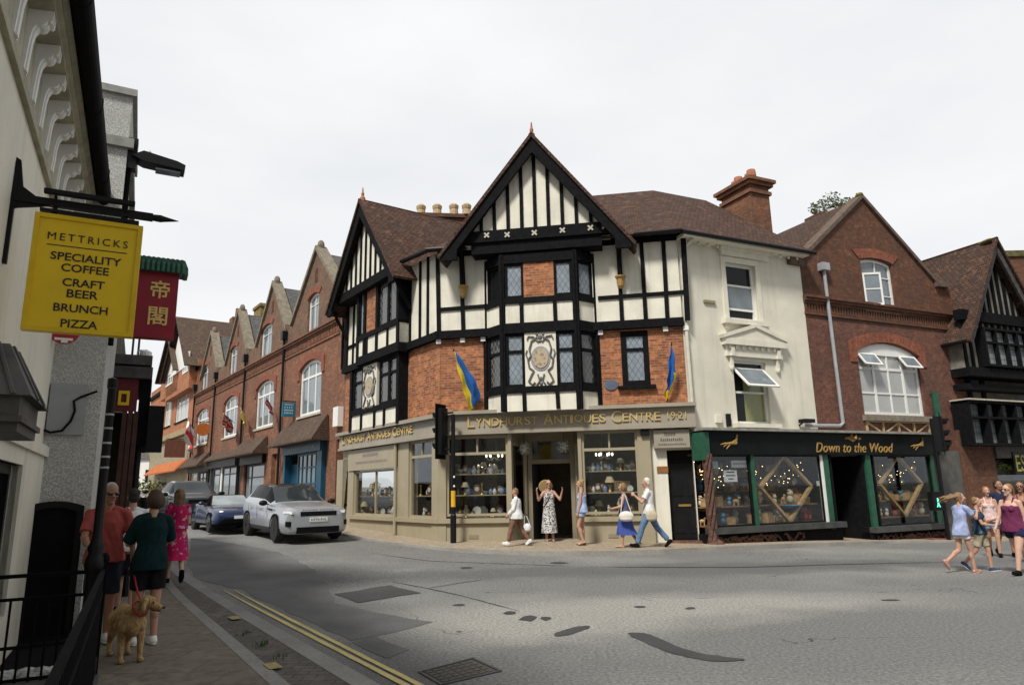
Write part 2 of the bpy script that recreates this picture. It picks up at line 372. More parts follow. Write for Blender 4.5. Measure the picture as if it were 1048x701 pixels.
# ================================================================ THE SETTING
def asphalt():
    m, nt, b = nodes_of('asphalt')
    g = nt.nodes.new('ShaderNodeNewGeometry')
    base = mixc(nt, noise_fac(nt, .55, 6, .30, .74), (.185, .184, .178), (.225, .223, .214))
    base = mixc(nt, noise_fac(nt, .17, 3, .48, .68), base, (.29, .286, .27))
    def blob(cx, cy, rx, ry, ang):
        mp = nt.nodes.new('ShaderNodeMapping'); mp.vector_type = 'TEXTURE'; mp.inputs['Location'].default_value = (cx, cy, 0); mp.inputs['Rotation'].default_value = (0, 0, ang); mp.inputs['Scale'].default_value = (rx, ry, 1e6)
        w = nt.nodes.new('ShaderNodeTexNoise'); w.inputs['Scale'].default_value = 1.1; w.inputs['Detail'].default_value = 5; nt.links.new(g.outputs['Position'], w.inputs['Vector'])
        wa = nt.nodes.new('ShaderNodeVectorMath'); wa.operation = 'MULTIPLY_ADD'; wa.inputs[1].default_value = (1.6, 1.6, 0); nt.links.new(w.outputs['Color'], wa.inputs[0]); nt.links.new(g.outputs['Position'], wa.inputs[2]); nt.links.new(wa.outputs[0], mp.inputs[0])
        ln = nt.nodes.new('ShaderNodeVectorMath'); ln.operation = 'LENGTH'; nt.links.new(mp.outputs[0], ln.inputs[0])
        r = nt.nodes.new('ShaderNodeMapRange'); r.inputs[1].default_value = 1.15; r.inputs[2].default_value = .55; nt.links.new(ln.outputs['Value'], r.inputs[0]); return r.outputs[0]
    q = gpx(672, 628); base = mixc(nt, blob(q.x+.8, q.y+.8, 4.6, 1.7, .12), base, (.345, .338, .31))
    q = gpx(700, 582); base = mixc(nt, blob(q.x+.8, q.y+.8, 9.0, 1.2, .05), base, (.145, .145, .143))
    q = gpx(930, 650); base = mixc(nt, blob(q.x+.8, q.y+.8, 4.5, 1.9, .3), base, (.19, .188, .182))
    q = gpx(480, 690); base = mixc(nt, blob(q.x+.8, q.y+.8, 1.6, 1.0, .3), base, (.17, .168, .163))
    grain = noise_fac(nt, 26, 4, .36, .66, rough=.8)
    c = mixc(nt, grain, tuple([.45]*3), tuple([1.5]*3)); base = mixc(nt, .85, base, c, 'MULTIPLY')
    vo = nt.nodes.new('ShaderNodeTexVoronoi'); vo.inputs['Scale'].default_value = 70; nt.links.new(g.outputs['Position'], vo.inputs['Vector'])
    gt = nt.nodes.new('ShaderNodeMath'); gt.operation = 'LESS_THAN'; gt.inputs[1].default_value = .12; nt.links.new(vo.outputs['Distance'], gt.inputs[0])
    mm = nt.nodes.new('ShaderNodeMath'); mm.operation = 'MULTIPLY'; mm.inputs[1].default_value = .5; nt.links.new(gt.outputs[0], mm.inputs[0])
    base = mixc(nt, mm.outputs[0], base, (.30, .29, .27))
    # fine cracks
    v2 = nt.nodes.new('ShaderNodeTexVoronoi'); v2.feature = 'DISTANCE_TO_EDGE'; v2.inputs['Scale'].default_value = .33
    nz = nt.nodes.new('ShaderNodeTexNoise'); nz.inputs['Scale'].default_value = 1.3; nt.links.new(g.outputs['Position'], nz.inputs['Vector'])
    va = nt.nodes.new('ShaderNodeVectorMath'); va.operation = 'ADD'; nt.links.new(g.outputs['Position'], va.inputs[0]); nt.links.new(nz.outputs['Color'], va.inputs[1])
    nt.links.new(va.outputs[0], v2.inputs['Vector'])
    lt = nt.nodes.new('ShaderNodeMath'); lt.operation = 'LESS_THAN'; lt.inputs[1].default_value = .002; nt.links.new(v2.outputs['Distance'], lt.inputs[0])
    m3 = nt.nodes.new('ShaderNodeMath'); m3.operation = 'MULTIPLY'; nt.links.new(lt.outputs[0], m3.inputs[0]); nt.links.new(noise_fac(nt, .4, 2, .52, .6), m3.inputs[1])
    base = mixc(nt, m3.outputs[0], base, (.05, .05, .05))
    nt.links.new(base, b.inputs['Base Color']); b.inputs['Roughness'].default_value = .82; b.inputs['Specular IOR Level'].default_value = .3
    bump(nt, b, grain, .8, .012); return m
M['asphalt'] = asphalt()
def speckle(name, c, rough=.85, gr=42, amp=.4, big=.18):
    m, nt, b = nodes_of(name)
    base = mixc(nt, noise_fac(nt, .9, 5, .35, .68), tuple(x*(1-big) for x in c), tuple(x*(1+big) for x in c))
    f = noise_fac(nt, gr, 3, .3, .75); base = mixc(nt, .6, base, mixc(nt, f, tuple([1-amp]*3), tuple([1+amp]*3)), 'MULTIPLY')
    nt.links.new(base, b.inputs['Base Color']); b.inputs['Roughness'].default_value = rough; b.inputs['Specular IOR Level'].default_value = .25
    bump(nt, b, f, .4, .008); return m
M['asphalt_dk'] = speckle('newer tarmac', (.135, .135, .135))
M['tar'] = speckle('poured tar', (.055, .055, .056), .6)
M['crack'] = plain('crack filler', (.05, .05, .05), .9)
M['pad_yellow'] = speckle('faded yellow kerb paint', (.34, .28, .13), .85, 30, .5, .3)
M['line_yellow'] = speckle('worn yellow line paint', (.62, .52, .22), .8, 30, .35, .12)
M['kerb'] = speckle('granite kerb', (.26, .25, .235), .85, 30, .3)
M['kerb_pale'] = speckle('pale granite kerb', (.30, .285, .255), .85, 30, .3)
M['paving'] = brick_mat('worn grey beige slabs', (.205, .178, .138), (.175, .152, .12), (.11, .095, .075), bw=.75, rh=.45, ms=.010, dirt=(.15, .13, .10), dfac=.5, bmp=.15)
M['setts'] = brick_mat('grey paving setts', (.15, .13, .115), (.11, .098, .09), (.06, .055, .05), bw=.21, rh=.105, ms=.010, dirt=(.08, .075, .06), dfac=.5)
M['paving_far'] = brick_mat('buff paving', (.40, .325, .235), (.34, .28, .20), (.25, .2, .15), bw=.2, rh=.1, ms=.01, dirt=(.25, .2, .15), dfac=.5, bmp=.2)
M['tactile'] = brick_mat('red tactile paving', (.32, .12, .085), (.26, .10, .075), (.16, .08, .06), bw=.4, rh=.4, dfac=.4)
M['earth'] = plain('far ground', (.10, .10, .075), .95, .3, .3)

def spaced(lo, hi, a, b, fine, grow=1.35):
    xs = [a]
    while xs[-1] < b: xs.append(xs[-1]+fine)
    st = fine
    while xs[-1] < hi: st *= grow; xs.append(xs[-1]+st)
    st = fine; left = [a]
    while left[-1] > lo: st *= grow; left.append(left[-1]-st)
    return left[:0:-1]+xs
def sheet(name, xs, ys, zf, mat):
    b = MB(); n = len(xs)
    b.v = [Vector((x, y, zf(x, y))) for y in ys for x in xs]
    b.f = [(j*n+i, j*n+i+1, (j+1)*n+i+1, (j+1)*n+i) for j in range(len(ys)-1) for i in range(n-1)]
    return b.build(name, mat, None, smooth=True, recalc=False)
def gzc(x, y): return gz(max(-60, min(60, x)), max(-30, min(80, y)))
tag(sheet('ground', spaced(-500, 500, -60, 60, 3), spaced(-500, 700, -20, 80, 3), lambda x, y: gzc(x, y)-.12, M['earth']), kind='structure')
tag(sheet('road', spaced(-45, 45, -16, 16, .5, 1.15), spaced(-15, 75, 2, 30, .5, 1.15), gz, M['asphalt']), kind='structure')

# ---- facade lines (plan)
PB = (-6.87, 26.86); PC = (-2.18, 20.4); PD = (4.70, 19.3)
PM_ = Plane(PC, PD)                                        # antiques main front
PW_ = Plane(PB, PC)                                        # antiques side wing up the left street
a24 = R(24.6); PE = (PD[0]+24*math.cos(a24), PD[1]+24*math.sin(a24))
PR_ = Plane(PD, PE)                                        # cream house, brick gable house, timbered house
a36 = R(36); ROWL = 62.0
PRow = Plane((PB[0]-math.sin(a36)*ROWL, PB[1]+math.cos(a36)*ROWL), PB)     # brick row, from far to near
a28 = R(28.2); PL_ = Plane((-3.9, 5.0), (-3.9-10*math.sin(a28), 5.0+10*math.cos(a28)))   # near left building

def strip(name, outer, inner, hz, mat, sub=8, zoff=None):
    """paved strip between two plan polylines of equal length, hz = height above the road"""
    b = MB(); rings = []
    for i in range(len(outer)-1):
        for k in range(sub+(1 if i == len(outer)-2 else 0)):
            t = k/sub; o = Vector(outer[i]).lerp(Vector(outer[i+1]), t); q = Vector(inner[i]).lerp(Vector(inner[i+1]), t)
            h = hz[i]*(1-t)+hz[i+1]*t
            row = [Vector((o.x, o.y, gz(o.x, o.y)-.05))]
            for m in range(7):
                p = o.lerp(q, m/6); row.append(Vector((p.x, p.y, gz(p.x, p.y)+h)))
            row.append(Vector((q.x, q.y, gz(q.x, q.y)-.05)))
            rings.append(row)
    b.loft(rings, closed=False)
    return tag(b.build(name, mat, None, recalc=True), kind='structure')
def v2(p): return (p[0], p[1])
# far pavement: kerb points read off the photo
farpx = [(350, 548), (400, 557), (470, 565), (560, 569), (610, 569), (680, 567), (760, 563), (850, 559), (905, 556)]
K = [v2(gpx(x, y, 0)) for x, y in farpx]
farout = [v2(PRow.w(0, 0, 1.6)), v2(PRow.w(40, 0, 1.5)), v2(PRow.w(57, 0, 1.35))]+K+[v2(PR_.w(13, 0, 2.3)), v2(PR_.w(24, 0, 2.6))]
farin = [v2(PRow.w(0, 0, -.3)), v2(PRow.w(40, 0, -.3)), v2(PRow.w(57, 0, -.3)), v2(PW_.w(3.0, 0, -.3)), v2(PW_.w(5.6, 0, -.3)), v2(PM_.w(.2, 0, -.5)), v2(PM_.w(2.6, 0, -.5)), v2(PM_.w(4.2, 0, -1.2)), v2(PM_.w(5.6, 0, -.5)), v2(PR_.w(.6, 0, -.6)), v2(PR_.w(4.5, 0, -.8)), v2(PR_.w(7, 0, -1)), v2(PR_.w(13, 0, -.5)), v2(PR_.w(24, 0, -.5))]
FH = [.1, .1, .1, .08, .06, .09, .12, .12, .12, .12, .11, .07, .02, .06]
def off2(outer, inner, w):
    r = []
    for o, q in zip(outer, inner):
        d = (Vector(q)-Vector(o)).normalized(); r.append(v2(Vector(o)+d*w))
    return r
strip('far_pavement', off2(farout, farin, .15), farin, [h+.004 for h in FH], M['paving_far'])
strip('far_kerb', farout, off2(farout, farin, .16), FH, M['kerb_pale'])
b = strip('tactile_paving', [v2(PR_.w(8.4, 0, 1.0)), v2(PR_.w(10.6, 0, 1.25))], [v2(PR_.w(8.4, 0, .4)), v2(PR_.w(10.6, 0, .4))], [.075, .055], M['tactile'])
# near left pavement
kd = Vector((-.555, .832)); k0 = Vector((-1.34, 6.49))
def kline(t, off): p = k0+kd*t+Vector((.832, .555))*off; return (p.x, p.y)
ts = [-14, -6, 0, 6, 12, 20, 45, 60]
LO = [kline(t, 0) for t in ts]
def wallpt(t):
    p = k0+kd*t; s = (p-PL_.A).dot(PL_.e); return v2(PL_.w(s, 0, -.2))
LI = [wallpt(t) for t in ts]
inner_off = [-1.35, -.95, -.62, -.50, -.30, -.20, -.16, -.16]
MID = [kline(t, o) for t, o in zip(ts, inner_off)]
MID2 = [kline(t, o-.14) for t, o in zip(ts, inner_off)]
KI = [kline(t, -.20) for t in ts]
strip('near_pavement', MID2, LI, [.078]*8, M['paving'])
strip('inner_kerb', MID, MID2, [.082]*8, M['kerb'], 10)
strip('sett_strip', KI[:5], MID[:5], [.07]*5, M['setts'])
strip('near_kerb', LO, KI, [.074]*8, M['kerb'], 10)

def gpoly(name, pts, mat, off=.004, cat=None, parent=None):
    """thin sheet laid on the road along an outline read off the photo"""
    P = [gpx(x, y, 0) for x, y in pts]
    rr = random.Random(int(pts[0][0]*7)); P2 = []
    for i, p in enumerate(P):
        q = P[(i+1) % len(P)]; m = max(1, int((q-p).length/.35))
        for k in range(m): u = p.lerp(q, k/m); j_ = min(.05, (q-p).length*.12); P2.append(u+Vector((rr.uniform(-j_, j_), rr.uniform(-j_, j_), 0)))
    P = P2; loops = [[Vector((p.x, p.y, 0)) for p in P]]
    tris = tessellate_polygon(loops)
    bm = bmesh.new(); vs = [bm.verts.new((p.x, p.y, 0)) for p in P]
    for t in tris:
        try: bm.faces.new([vs[i] for i in t])
        except ValueError: pass
    for _ in range(3):
        bmesh.ops.subdivide_edges(bm, edges=[e for e in bm.edges if e.calc_length() > .8], cuts=1, use_grid_fill=True)
    bmesh.ops.triangulate(bm, faces=bm.faces)
    for v in bm.verts: v.co.z = gz(v.co.x, v.co.y)+off
    bmesh.ops.recalc_face_normals(bm, faces=bm.faces)
    me = bpy.data.meshes.new(name); bm.to_mesh(me); bm.free(); uv_world(me, Matrix.Identity(4))
    return tag(link(name, me, mat), kind='structure')
def rough_line(pts, w, mat, name, off=.006, jit=.25, n=24):
    P = [gpx(x, y, 0) for x, y in pts]; L = []
    for i in range(len(P)-1):
        for k in range(n//(len(P)-1)): L.append(P[i].lerp(P[i+1], k/(n//(len(P)-1))))
    L.append(P[-1]); rnd = random.Random(len(pts)*13+int(pts[0][0])); rings = []
    for i, p in enumerate(L):
        t = (L[min(i+1, len(L)-1)]-L[max(0, i-1)]); t.z = 0; t.normalize(); nn = Vector((-t.y, t.x, 0))
        e = min(1, 4*i/len(L)+.25, 4*(len(L)-1-i)/len(L)+.25) if jit else 1
        a = w/2*e*(1+rnd.uniform(-jit, jit)); c = w/2*e*(1+rnd.uniform(-jit, jit)); r = []
        for q in (p+nn*a, p-nn*c): r.append(Vector((q.x, q.y, gz(q.x, q.y)+off)))
        rings.append(r)
    b = MB(); b.loft(rings, closed=False)
    return tag(b.build(name, mat), kind='structure')
gpoly('tarmac_patch', [(196, 549), (240, 556), (285, 565), (316, 579), (338, 600), (345, 617), (385, 626), (443, 637), (408, 647), (362, 655), (300, 628), (246, 603), (206, 594), (190, 580)], M['asphalt_dk'])
gpoly('tarmac_patch', [(360, 657), (382, 651), (420, 664), (392, 674)], M['asphalt_dk'])
gpoly('tarmac_patch', [(342, 608), (366, 617.5), (429, 606.5), (400, 599)], M['tar'], .008)
for pts, w in (([(643, 648), (652, 649), (664, 654), (680, 661), (698, 667.5), (718, 672), (740, 674.5), (762, 675)], .24), ([(569, 651), (585, 645.5), (602, 640.5)], .2)):
    rough_line(pts, w, M['tar'], 'tar_mark', jit=.12)
for c, r in (((541, 633), (9, 3.2)), ((558.5, 633), (5, 1.8)), ((522, 627), (7, 1.6)), ((655, 621), (6, 1)), ((707, 622.5), (6, 1.2)), ((470, 619), (7, 1.1)), ((478, 581), (6, 1.2)), ((572, 576), (9, 1.1)), ((912, 614), (11, .8))):
    rnd = random.Random(int(c[0]))
    gpoly('tar_mark', [(c[0]+r[0]*math.cos(a*.698)*rnd.uniform(.7, 1.2), c[1]+r[1]*math.sin(a*.698)*rnd.uniform(.7, 1.2)) for a in range(9)], M['tar'], .006)
rough_line([(400, 595), (432, 601), (470, 609), (530, 625)], .035, M['crack'], 'road_crack', jit=.7)
rough_line([(438, 602), (466, 597), (494, 593)], .09, M['asphalt_dk'], 'road_crack', jit=.3)
rough_line([(616, 580), (690, 580.5), (760, 580.5), (860, 577.5), (978, 575)], .10, M['tar'], 'road_crack', jit=.5, n=48)
rough_line([(380, 566), (440, 574), (520, 577), (616, 580)], .04, M['crack'], 'road_crack', jit=.7)
for a, c in (((229.5, 604.5), (415, 701.5)), ((239.5, 604), (429.5, 701.5))):
    d = ((c[0]-a[0])*.35, (c[1]-a[1])*.35)
    rough_line([a, c, (c[0]+d[0], c[1]+d[1])], .062, M['line_yellow'], 'yellow_line', .010, .10, 60)
for c in ((239, 631), (278, 680)):
    p = gpx(c[0]+1, c[1]+1, .085); q = Vector((p.x, p.y)); o = .085
    bb = MB(); a = kd*.13; n = Vector((.832, .555))*.06
    bb.add([Vector((*(q+i*a+j*n), gz(*(q+i*a+j*n))+o+.004)) for i, j in ((-1, -1), (1, -1), (1, 1), (-1, 1))], [(0, 1, 2, 3)])
    tag(bb.build('kerb_marking', M['pad_yellow']), kind='structure')
# cast iron cover in the road
P4 = [gpx(x, y) for x, y in ((427.5, 688), (484, 673.5), (514, 687), (451, 701.5))]
cen = sum(P4, Vector())/4
rt_ = thing('manhole_cover', 'rectangular ribbed iron cover set flush in the road beside the double yellow lines', 'manhole cover', cen)
def quadpt(u, v): return (P4[0].lerp(P4[1], u)).lerp(P4[3].lerp(P4[2], u), v)
b = MB()
def slab(b, u0, u1, w0, w1, z0, z1):
    vs = [quadpt(u, w)+Vector((0, 0, z)) for z in (z0, z1) for u, w in ((u0, w0), (u1, w0), (u1, w1), (u0, w1))]
    b.add(vs, [(0, 1, 2, 3), (4, 5, 6, 7), (0, 1, 5, 4), (1, 2, 6, 5), (2, 3, 7, 6), (3, 0, 4, 7)])
for q in ((0, 1, 0, .05), (0, 1, .95, 1), (0, .04, .05, .95), (.96, 1, .05, .95)): slab(b, *q, -.02, .012)
b.build('cover_frame', M['iron'], rt_)
b = MB(); slab(b, .05, .95, .06, .94, -.02, .004)
for i in range(7):
    for j in range(5): slab(b, .08+i*.122, .17+i*.122, .09+j*.17, .21+j*.17, .003, .010)
b.build('cover_plate', speckle('rusty road iron', (.085, .078, .07)), rt_)
# weeds in the sett strip
grass = plain('weeds', (.06, .11, .025), .8, .4, 20)
for x, y, n in ((252, 648, 16), (269, 660, 30), (291, 672, 14)):
    c = gpx(x, y, .08); b = MB(); rnd = random.Random(x)
    for i in range(n):
        a = rnd.uniform(0, 6.28); r = rnd.uniform(0, .12); p = c+Vector((math.cos(a)*r*.6-.5*r*rnd.random(), math.sin(a)*r*1.3, 0))
        h = rnd.uniform(.02, .06); l = Vector((rnd.uniform(-.04, .04), rnd.uniform(-.04, .04), h)); w = Vector((.006, .004, 0))
        b.add([p-w, p+w, p+l], [(0, 1, 2)])
    tag(b.build('weeds', grass), kind='stuff')

# ---------------------------------------------------------------- light, sky, camera
SUN_EL, SUN_AZ = 52.0, -152.0          # azimuth measured from +Y towards +X: behind the camera, a little to the left
def setup_light():
    w = bpy.data.worlds.new('World'); SC.world = w; w.use_nodes = True; nt = w.node_tree
    bg = nt.nodes['Background']; sky = nt.nodes.new('ShaderNodeTexSky'); sky.sky_type = 'NISHITA'; sky.sun_disc = False
    sky.sun_elevation = R(SUN_EL); sky.sun_rotation = R(SUN_AZ); sky.air_density = 1.0; sky.dust_density = 4.0; sky.ozone_density = 1.0
    hs = nt.nodes.new('ShaderNodeHueSaturation'); hs.inputs['Saturation'].default_value = .25
    nt.links.new(sky.outputs[0], hs.inputs['Color'])
    tc = nt.nodes.new('ShaderNodeTexCoord'); mp = nt.nodes.new('ShaderNodeMapping'); mp.inputs['Scale'].default_value = (1, 1, 2.6)
    nt.links.new(tc.outputs['Generated'], mp.inputs[0])
    n = nt.nodes.new('ShaderNodeTexNoise'); n.inputs['Scale'].default_value = 1.9; n.inputs['Detail'].default_value = 7; n.inputs['Roughness'].default_value = .5
    nt.links.new(mp.outputs[0], n.inputs['Vector'])
    mr = nt.nodes.new('ShaderNodeMapRange'); mr.inputs[1].default_value = .3; mr.inputs[2].default_value = .7; nt.links.new(n.outputs['Fac'], mr.inputs[0])
    cl = mixc(nt, mr.outputs[0], (7.5*.96, 7.5*.985, 7.5*1.015), (8.8*.985, 8.8*.99, 8.8))
    sp = nt.nodes.new('ShaderNodeSeparateXYZ'); nt.links.new(tc.outputs['Generated'], sp.inputs[0])
    zz = nt.nodes.new('ShaderNodeMapRange'); zz.interpolation_type = 'SMOOTHSTEP'; zz.inputs[1].default_value = .62; zz.inputs[2].default_value = .95; zz.inputs[3].default_value = 1; zz.inputs[4].default_value = .55; nt.links.new(sp.outputs[2], zz.inputs[0])
    yy = nt.nodes.new('ShaderNodeMapRange'); yy.interpolation_type = 'SMOOTHSTEP'; yy.inputs[1].default_value = -.6; yy.inputs[2].default_value = .35; yy.inputs[3].default_value = .5; yy.inputs[4].default_value = 1; nt.links.new(sp.outputs[1], yy.inputs[0])
    mu = nt.nodes.new('ShaderNodeMath'); mu.operation = 'MULTIPLY'; nt.links.new(zz.outputs[0], mu.inputs[0]); nt.links.new(yy.outputs[0], mu.inputs[1])
    cc = nt.nodes.new('ShaderNodeCombineXYZ'); [nt.links.new(mu.outputs[0], cc.inputs[q]) for q in range(3)]
    cl = mixc(nt, 1.0, cl, cc.outputs[0], 'MULTIPLY'); out = mixc(nt, .88, hs.outputs[0], cl)
    nt.links.new(out, bg.inputs['Color']); bg.inputs['Strength'].default_value = SKY
    L = bpy.data.lights.new('sun', 'SUN'); L.energy = SUN; L.angle = R(10); L.color = (1, .96, .89)
    o = bpy.data.objects.new('sun', L); COL.objects.link(o)
    d = Vector((math.sin(R(SUN_AZ))*math.cos(R(SUN_EL)), math.cos(R(SUN_AZ))*math.cos(R(SUN_EL)), math.sin(R(SUN_EL))))
    o.rotation_euler = (-d).to_track_quat('-Z', 'Y').to_euler(); o.location = d*60
SKY = .088; SUN = 2.9
setup_light()
cam = bpy.data.cameras.new('camera'); co = bpy.data.objects.new('camera', cam); COL.objects.link(co)
cam.sensor_fit = 'HORIZONTAL'; cam.sensor_width = 36; cam.lens = 36*FPX/1048; cam.clip_end = 2000; cam.clip_start = .05
Mc = Matrix((RT, UP, -F0)).transposed().to_4x4(); Mc.translation = Vector((0, 0, EYE)); co.matrix_world = Mc
SC.camera = co
SC.view_settings.view_transform = 'Standard'; SC.view_settings.look = 'None'; SC.view_settings.exposure = .48; SC.view_settings.gamma = 1; SC.view_settings.use_curve_mapping = False
SC.cycles.max_bounces = 6; SC.cycles.diffuse_bounces = 3; SC.cycles.transparent_max_bounces = 12; SC.cycles.use_denoising = True
# ================================================================ building helpers
Plane.off = lambda s, d: s.sub(0, d, 1, d)
p_ = at_y(714.5, 551, 19.25); PD = (p_.x, p_.y)
PM_ = Plane(PC, PD); PR_ = Plane(PD, (PD[0]+24*math.cos(a24), PD[1]+24*math.sin(a24)))
def hole(s0, s1, z0, z1): return [(s0, z0), (s1, z0), (s1, z1), (s0, z1)]
def arch_outline(s0, s1, z0, z1, rise, n=8):
    """rectangle whose head is a shallow segmental arch; z1 is the crown"""
    w = (s1-s0)/2; r = (w*w+rise*rise)/(2*rise); c = (s0+s1)/2; zc = z1-r; a0 = math.asin(min(1, w/r)); pts = [(s0, z0), (s1, z0)]
    for i in range(n+1):
        a = a0-2*a0*i/n; pts.append((c+r*math.sin(a), zc+r*math.cos(a)))
    return pts
def wall(pl, name, outer, holes, mat, parent, d0=-.3, d1=0.0):
    return MB().prism(pl, outer, d0, d1, holes).build(name, mat, parent)
def window(pl, s0, s1, z0, z1, cols=(), rows=(), frame='white', pane='pane_dark', parent=None, d=-.08, fw=.06, bw=.035, th=.07, rise=0, name='window', sill=None, sillm='stone'):
    b = MB()
    if rise:
        b.prism(pl, arch_outline(s0, s1, z0, z1, rise), d-th, d, [arch_outline(s0+fw, s1-fw, z0+fw, z1-fw, rise*.9)])
    else:
        b.prism(pl, hole(s0, s1, z0, z1), d-th, d, [hole(s0+fw, s1-fw, z0+fw, z1-fw)])
    for c in cols:
        w = bw if isinstance(c, (int, float)) else c[1]; c = c if isinstance(c, (int, float)) else c[0]
        x = s0+(s1-s0)*c; b.rect(pl, x-w/2, x+w/2, z0+fw*.5, z1-fw*.5-(rise*.6*abs(2*c-1) if rise else 0), d-th*.9, d-.006)
    for c in rows:
        w = bw if isinstance(c, (int, float)) else c[1]; c = c if isinstance(c, (int, float)) else c[0]
        z = z0+(z1-z0)*c; b.rect(pl, s0+fw*.5, s1-fw*.5, z-w/2, z+w/2, d-th*.85, d-.010)
    w = b.build(name, M[frame], parent)
    pb = MB()
    if rise: pb.prism(pl, arch_outline(s0+fw*.4, s1-fw*.4, z0+fw*.4, z1-fw*.4, rise*.95), d-th*.75, d-th*.55)
    else: pb.rect(pl, s0+fw*.4, s1-fw*.4, z0+fw*.4, z1-fw*.4, d-th*.75, d-th*.55)
    pb.build('pane', M[pane], w)
    if sill:
        sb = MB(); sb.rect(pl, s0-sill, s1+sill, z0-.09, z0+.002, d-.05, d+.14); sb.build('sill', M[sillm], w)
    return w
def pxwin(pl, xl, xr, yt, yb, **k):
    s0, s1, z0, z1 = pl.rect(xl, xr, yt, yb); return window(pl, s0, s1, z0, z1, **k)
def tim(b, pl, segs, w, d0, d1):
    for s in segs:
        p = pl.px(s[0], s[1]); q = pl.px(s[2], s[3]); j_ = random.uniform(-.014, .014); p = (p[0]+j_*(abs(s[0]-s[2]) < 20), p[1]); b.bar(pl, p, q, s[4] if len(s) > 4 else w, d0, d1)
def body(name, pts, z0, z1, mat, parent):
    """closed volume over a plan polygon"""
    b = MB(); n = len(pts)
    b.add([Vector((p[0], p[1], z)) for z in (z0, z1) for p in pts], [tuple(range(n)), tuple(range(n, 2*n))]+[(i, (i+1) % n, n+(i+1) % n, n+i) for i in range(n)])
    return b.build(name, mat, parent)
def slope(name, faces, mat, parent, th=.09):
    """roof slopes as thick slabs: each face a list of world points"""
    b = MB()
    for f in faces:
        P = [Vector(p) for p in f]; nrm = Vector()
        for i in range(len(P)): nrm += P[i].cross(P[(i+1) % len(P)])
        nrm.normalize()
        if nrm.z < 0: nrm = -nrm
        n = len(P); b.add(P+[p-nrm*th for p in P], [tuple(range(n)), tuple(range(n, 2*n))]+[(i, (i+1) % n, n+(i+1) % n, n+i) for i in range(n)])
    return b.build(name, mat, parent)
# ================================================================ ANTIQUES SHOP (half-timbered corner building)
AN = thing('antiques_shop', 'half-timbered corner shop with gables, cream panels, red brick and olive shopfront', 'building', (PC[0], PC[1], gz(*PC)))
MF = PM_.off(.0)
s_end = PM_.L
zb0, zb1 = 6.10, 6.34                                   # jetty beam
FT, FB = 3.84, 3.28                                     # fascia
bf = PM_.off(.55)                                       # bay front
bs0 = PM_.px(498, 372)[0]; bs3 = PM_.px(612, 372)[0]; bs1 = bf.px(515, 372)[0]; bs2 = bf.px(592, 372)[0]
bl = PM_.sub(bs0, 0, bs1, .55); br = PM_.sub(bs2, .55, bs3, 0); bc = PM_.sub(bs1, .55, bs2, .55)
# --- first floor brick
wr = PM_.rect(636, 664.5, 338.5, 395)
wall(PM_, 'brick_wall', hole(-.02, s_end, FT-.1, zb0+.03), [hole(*wr), hole(bs0+.05, bs3-.05, FT+.02, zb0-.05)], M['brick_red'], AN, -.35, 0)
# --- second floor render
ZE = 8.80
wall(PM_.off(.06), 'render_wall', hole(-.04, s_end, zb1-.03, ZE), [hole(bs0+.08, bs3-.08, zb1+.05, ZE-.1)], M['cream'], AN, -.35, 0)
body('core', [v2(PW_.w(.1, 0, -.4)), v2(PW_.w(PW_.L-.3, 0, -.4)), v2(PM_.w(bs0, 0, -.4)), v2(PM_.w(s_end-.1, 0, -.4)), v2(PM_.w(s_end-.1, 0, -6)), v2(PW_.w(.1, 0, -7))], 3.4, 8.7, M['dark_in'], AN)
for P, a, c in ((bl, 0, bl.L), (bc, 0, bc.L), (br, 0, br.L)):
    for z0, z1 in ((FT-.05, 4.32), (zb1, 6.95)): MB().rect(P, a, c, z0, z1, -.12, 0).build('bay_panel', M['cream'], AN)
# timber frame
tb = MB(); d0, d1 = -.02, .055
UPp = PM_.off(.06)
tim(tb, UPp, [(632.5, 250, 637, 336), (656.3, 245, 661, 330), (678.3, 243, 683, 328), (472.5, 262, 474.5, 343), (448, 262, 449.5, 347)], .115, d0, .06)
tim(tb, UPp, [(699.0, 240, 703.6, 328)], .15, d0, .075)
tim(tb, UPp, [(612, 305.5, 702, 299)], .11, d0, .052)
tim(tb, UPp, [(447, 317.5, 497, 313.5)], .11, d0, .052)
tb.rect(PM_, -.12, bs0+.12, zb0, zb1, -.1, .17); tb.rect(PM_, bs3-.12, s_end+.03, zb0, zb1, -.1, .17)
tb.rect(UPp, -.05, s_end, ZE-.12, ZE+.06, -.02, .07)
tb.build('timber_frame', M['timber'], AN)
# bay timbers: floor by floor on each face of the bay
tb = MB()
for P in (bl, bc, br):
    e = .02
    tb.rect(P, -e, P.L+e, zb0-.06, zb1, -.12, .06)                     # band between floors
    tb.rect(P, -e, P.L+e, 4.30, 4.48, -.12, .05)                       # sill band first floor
    tb.rect(P, -e, P.L+e, 6.93, 7.10, -.12, .05)                       # sill band second floor
    tb.rect(P, -e, P.L+e, 8.16, 8.45, -.12, .05)                       # head band second floor
    for x in (0.0, P.L):
        tb.rect(P, x-.07, x+.07, FT-.05, 8.45, -.12, .062)
tim(tb, bc, [(537, 402, 537.2, 421), (570.5, 400, 571.5, 418), (534, 308, 534.2, 331), (568, 307, 568.6, 330)], .11, -.1, .045)
tb.build('bay_frame', M['timber'], AN)
def leaded(P, s0, s1, z0, z1, rows=(), pane='pane_lead', fw=.075, **k):
    return window(P, s0, s1, z0, z1, rows=rows, frame='timber', pane=pane, parent=AN, d=.0, fw=fw, bw=.09, th=.09, **k)
f1 = (4.48, 6.03); f2 = (7.10, 8.16)
g = .085
leaded(bl, g, bl.L-g, *f1, rows=(.66,), pane='pane_lead_dk'); leaded(br, g, br.L-g, *f1, rows=(.66,), pane='pane_lead_dk')
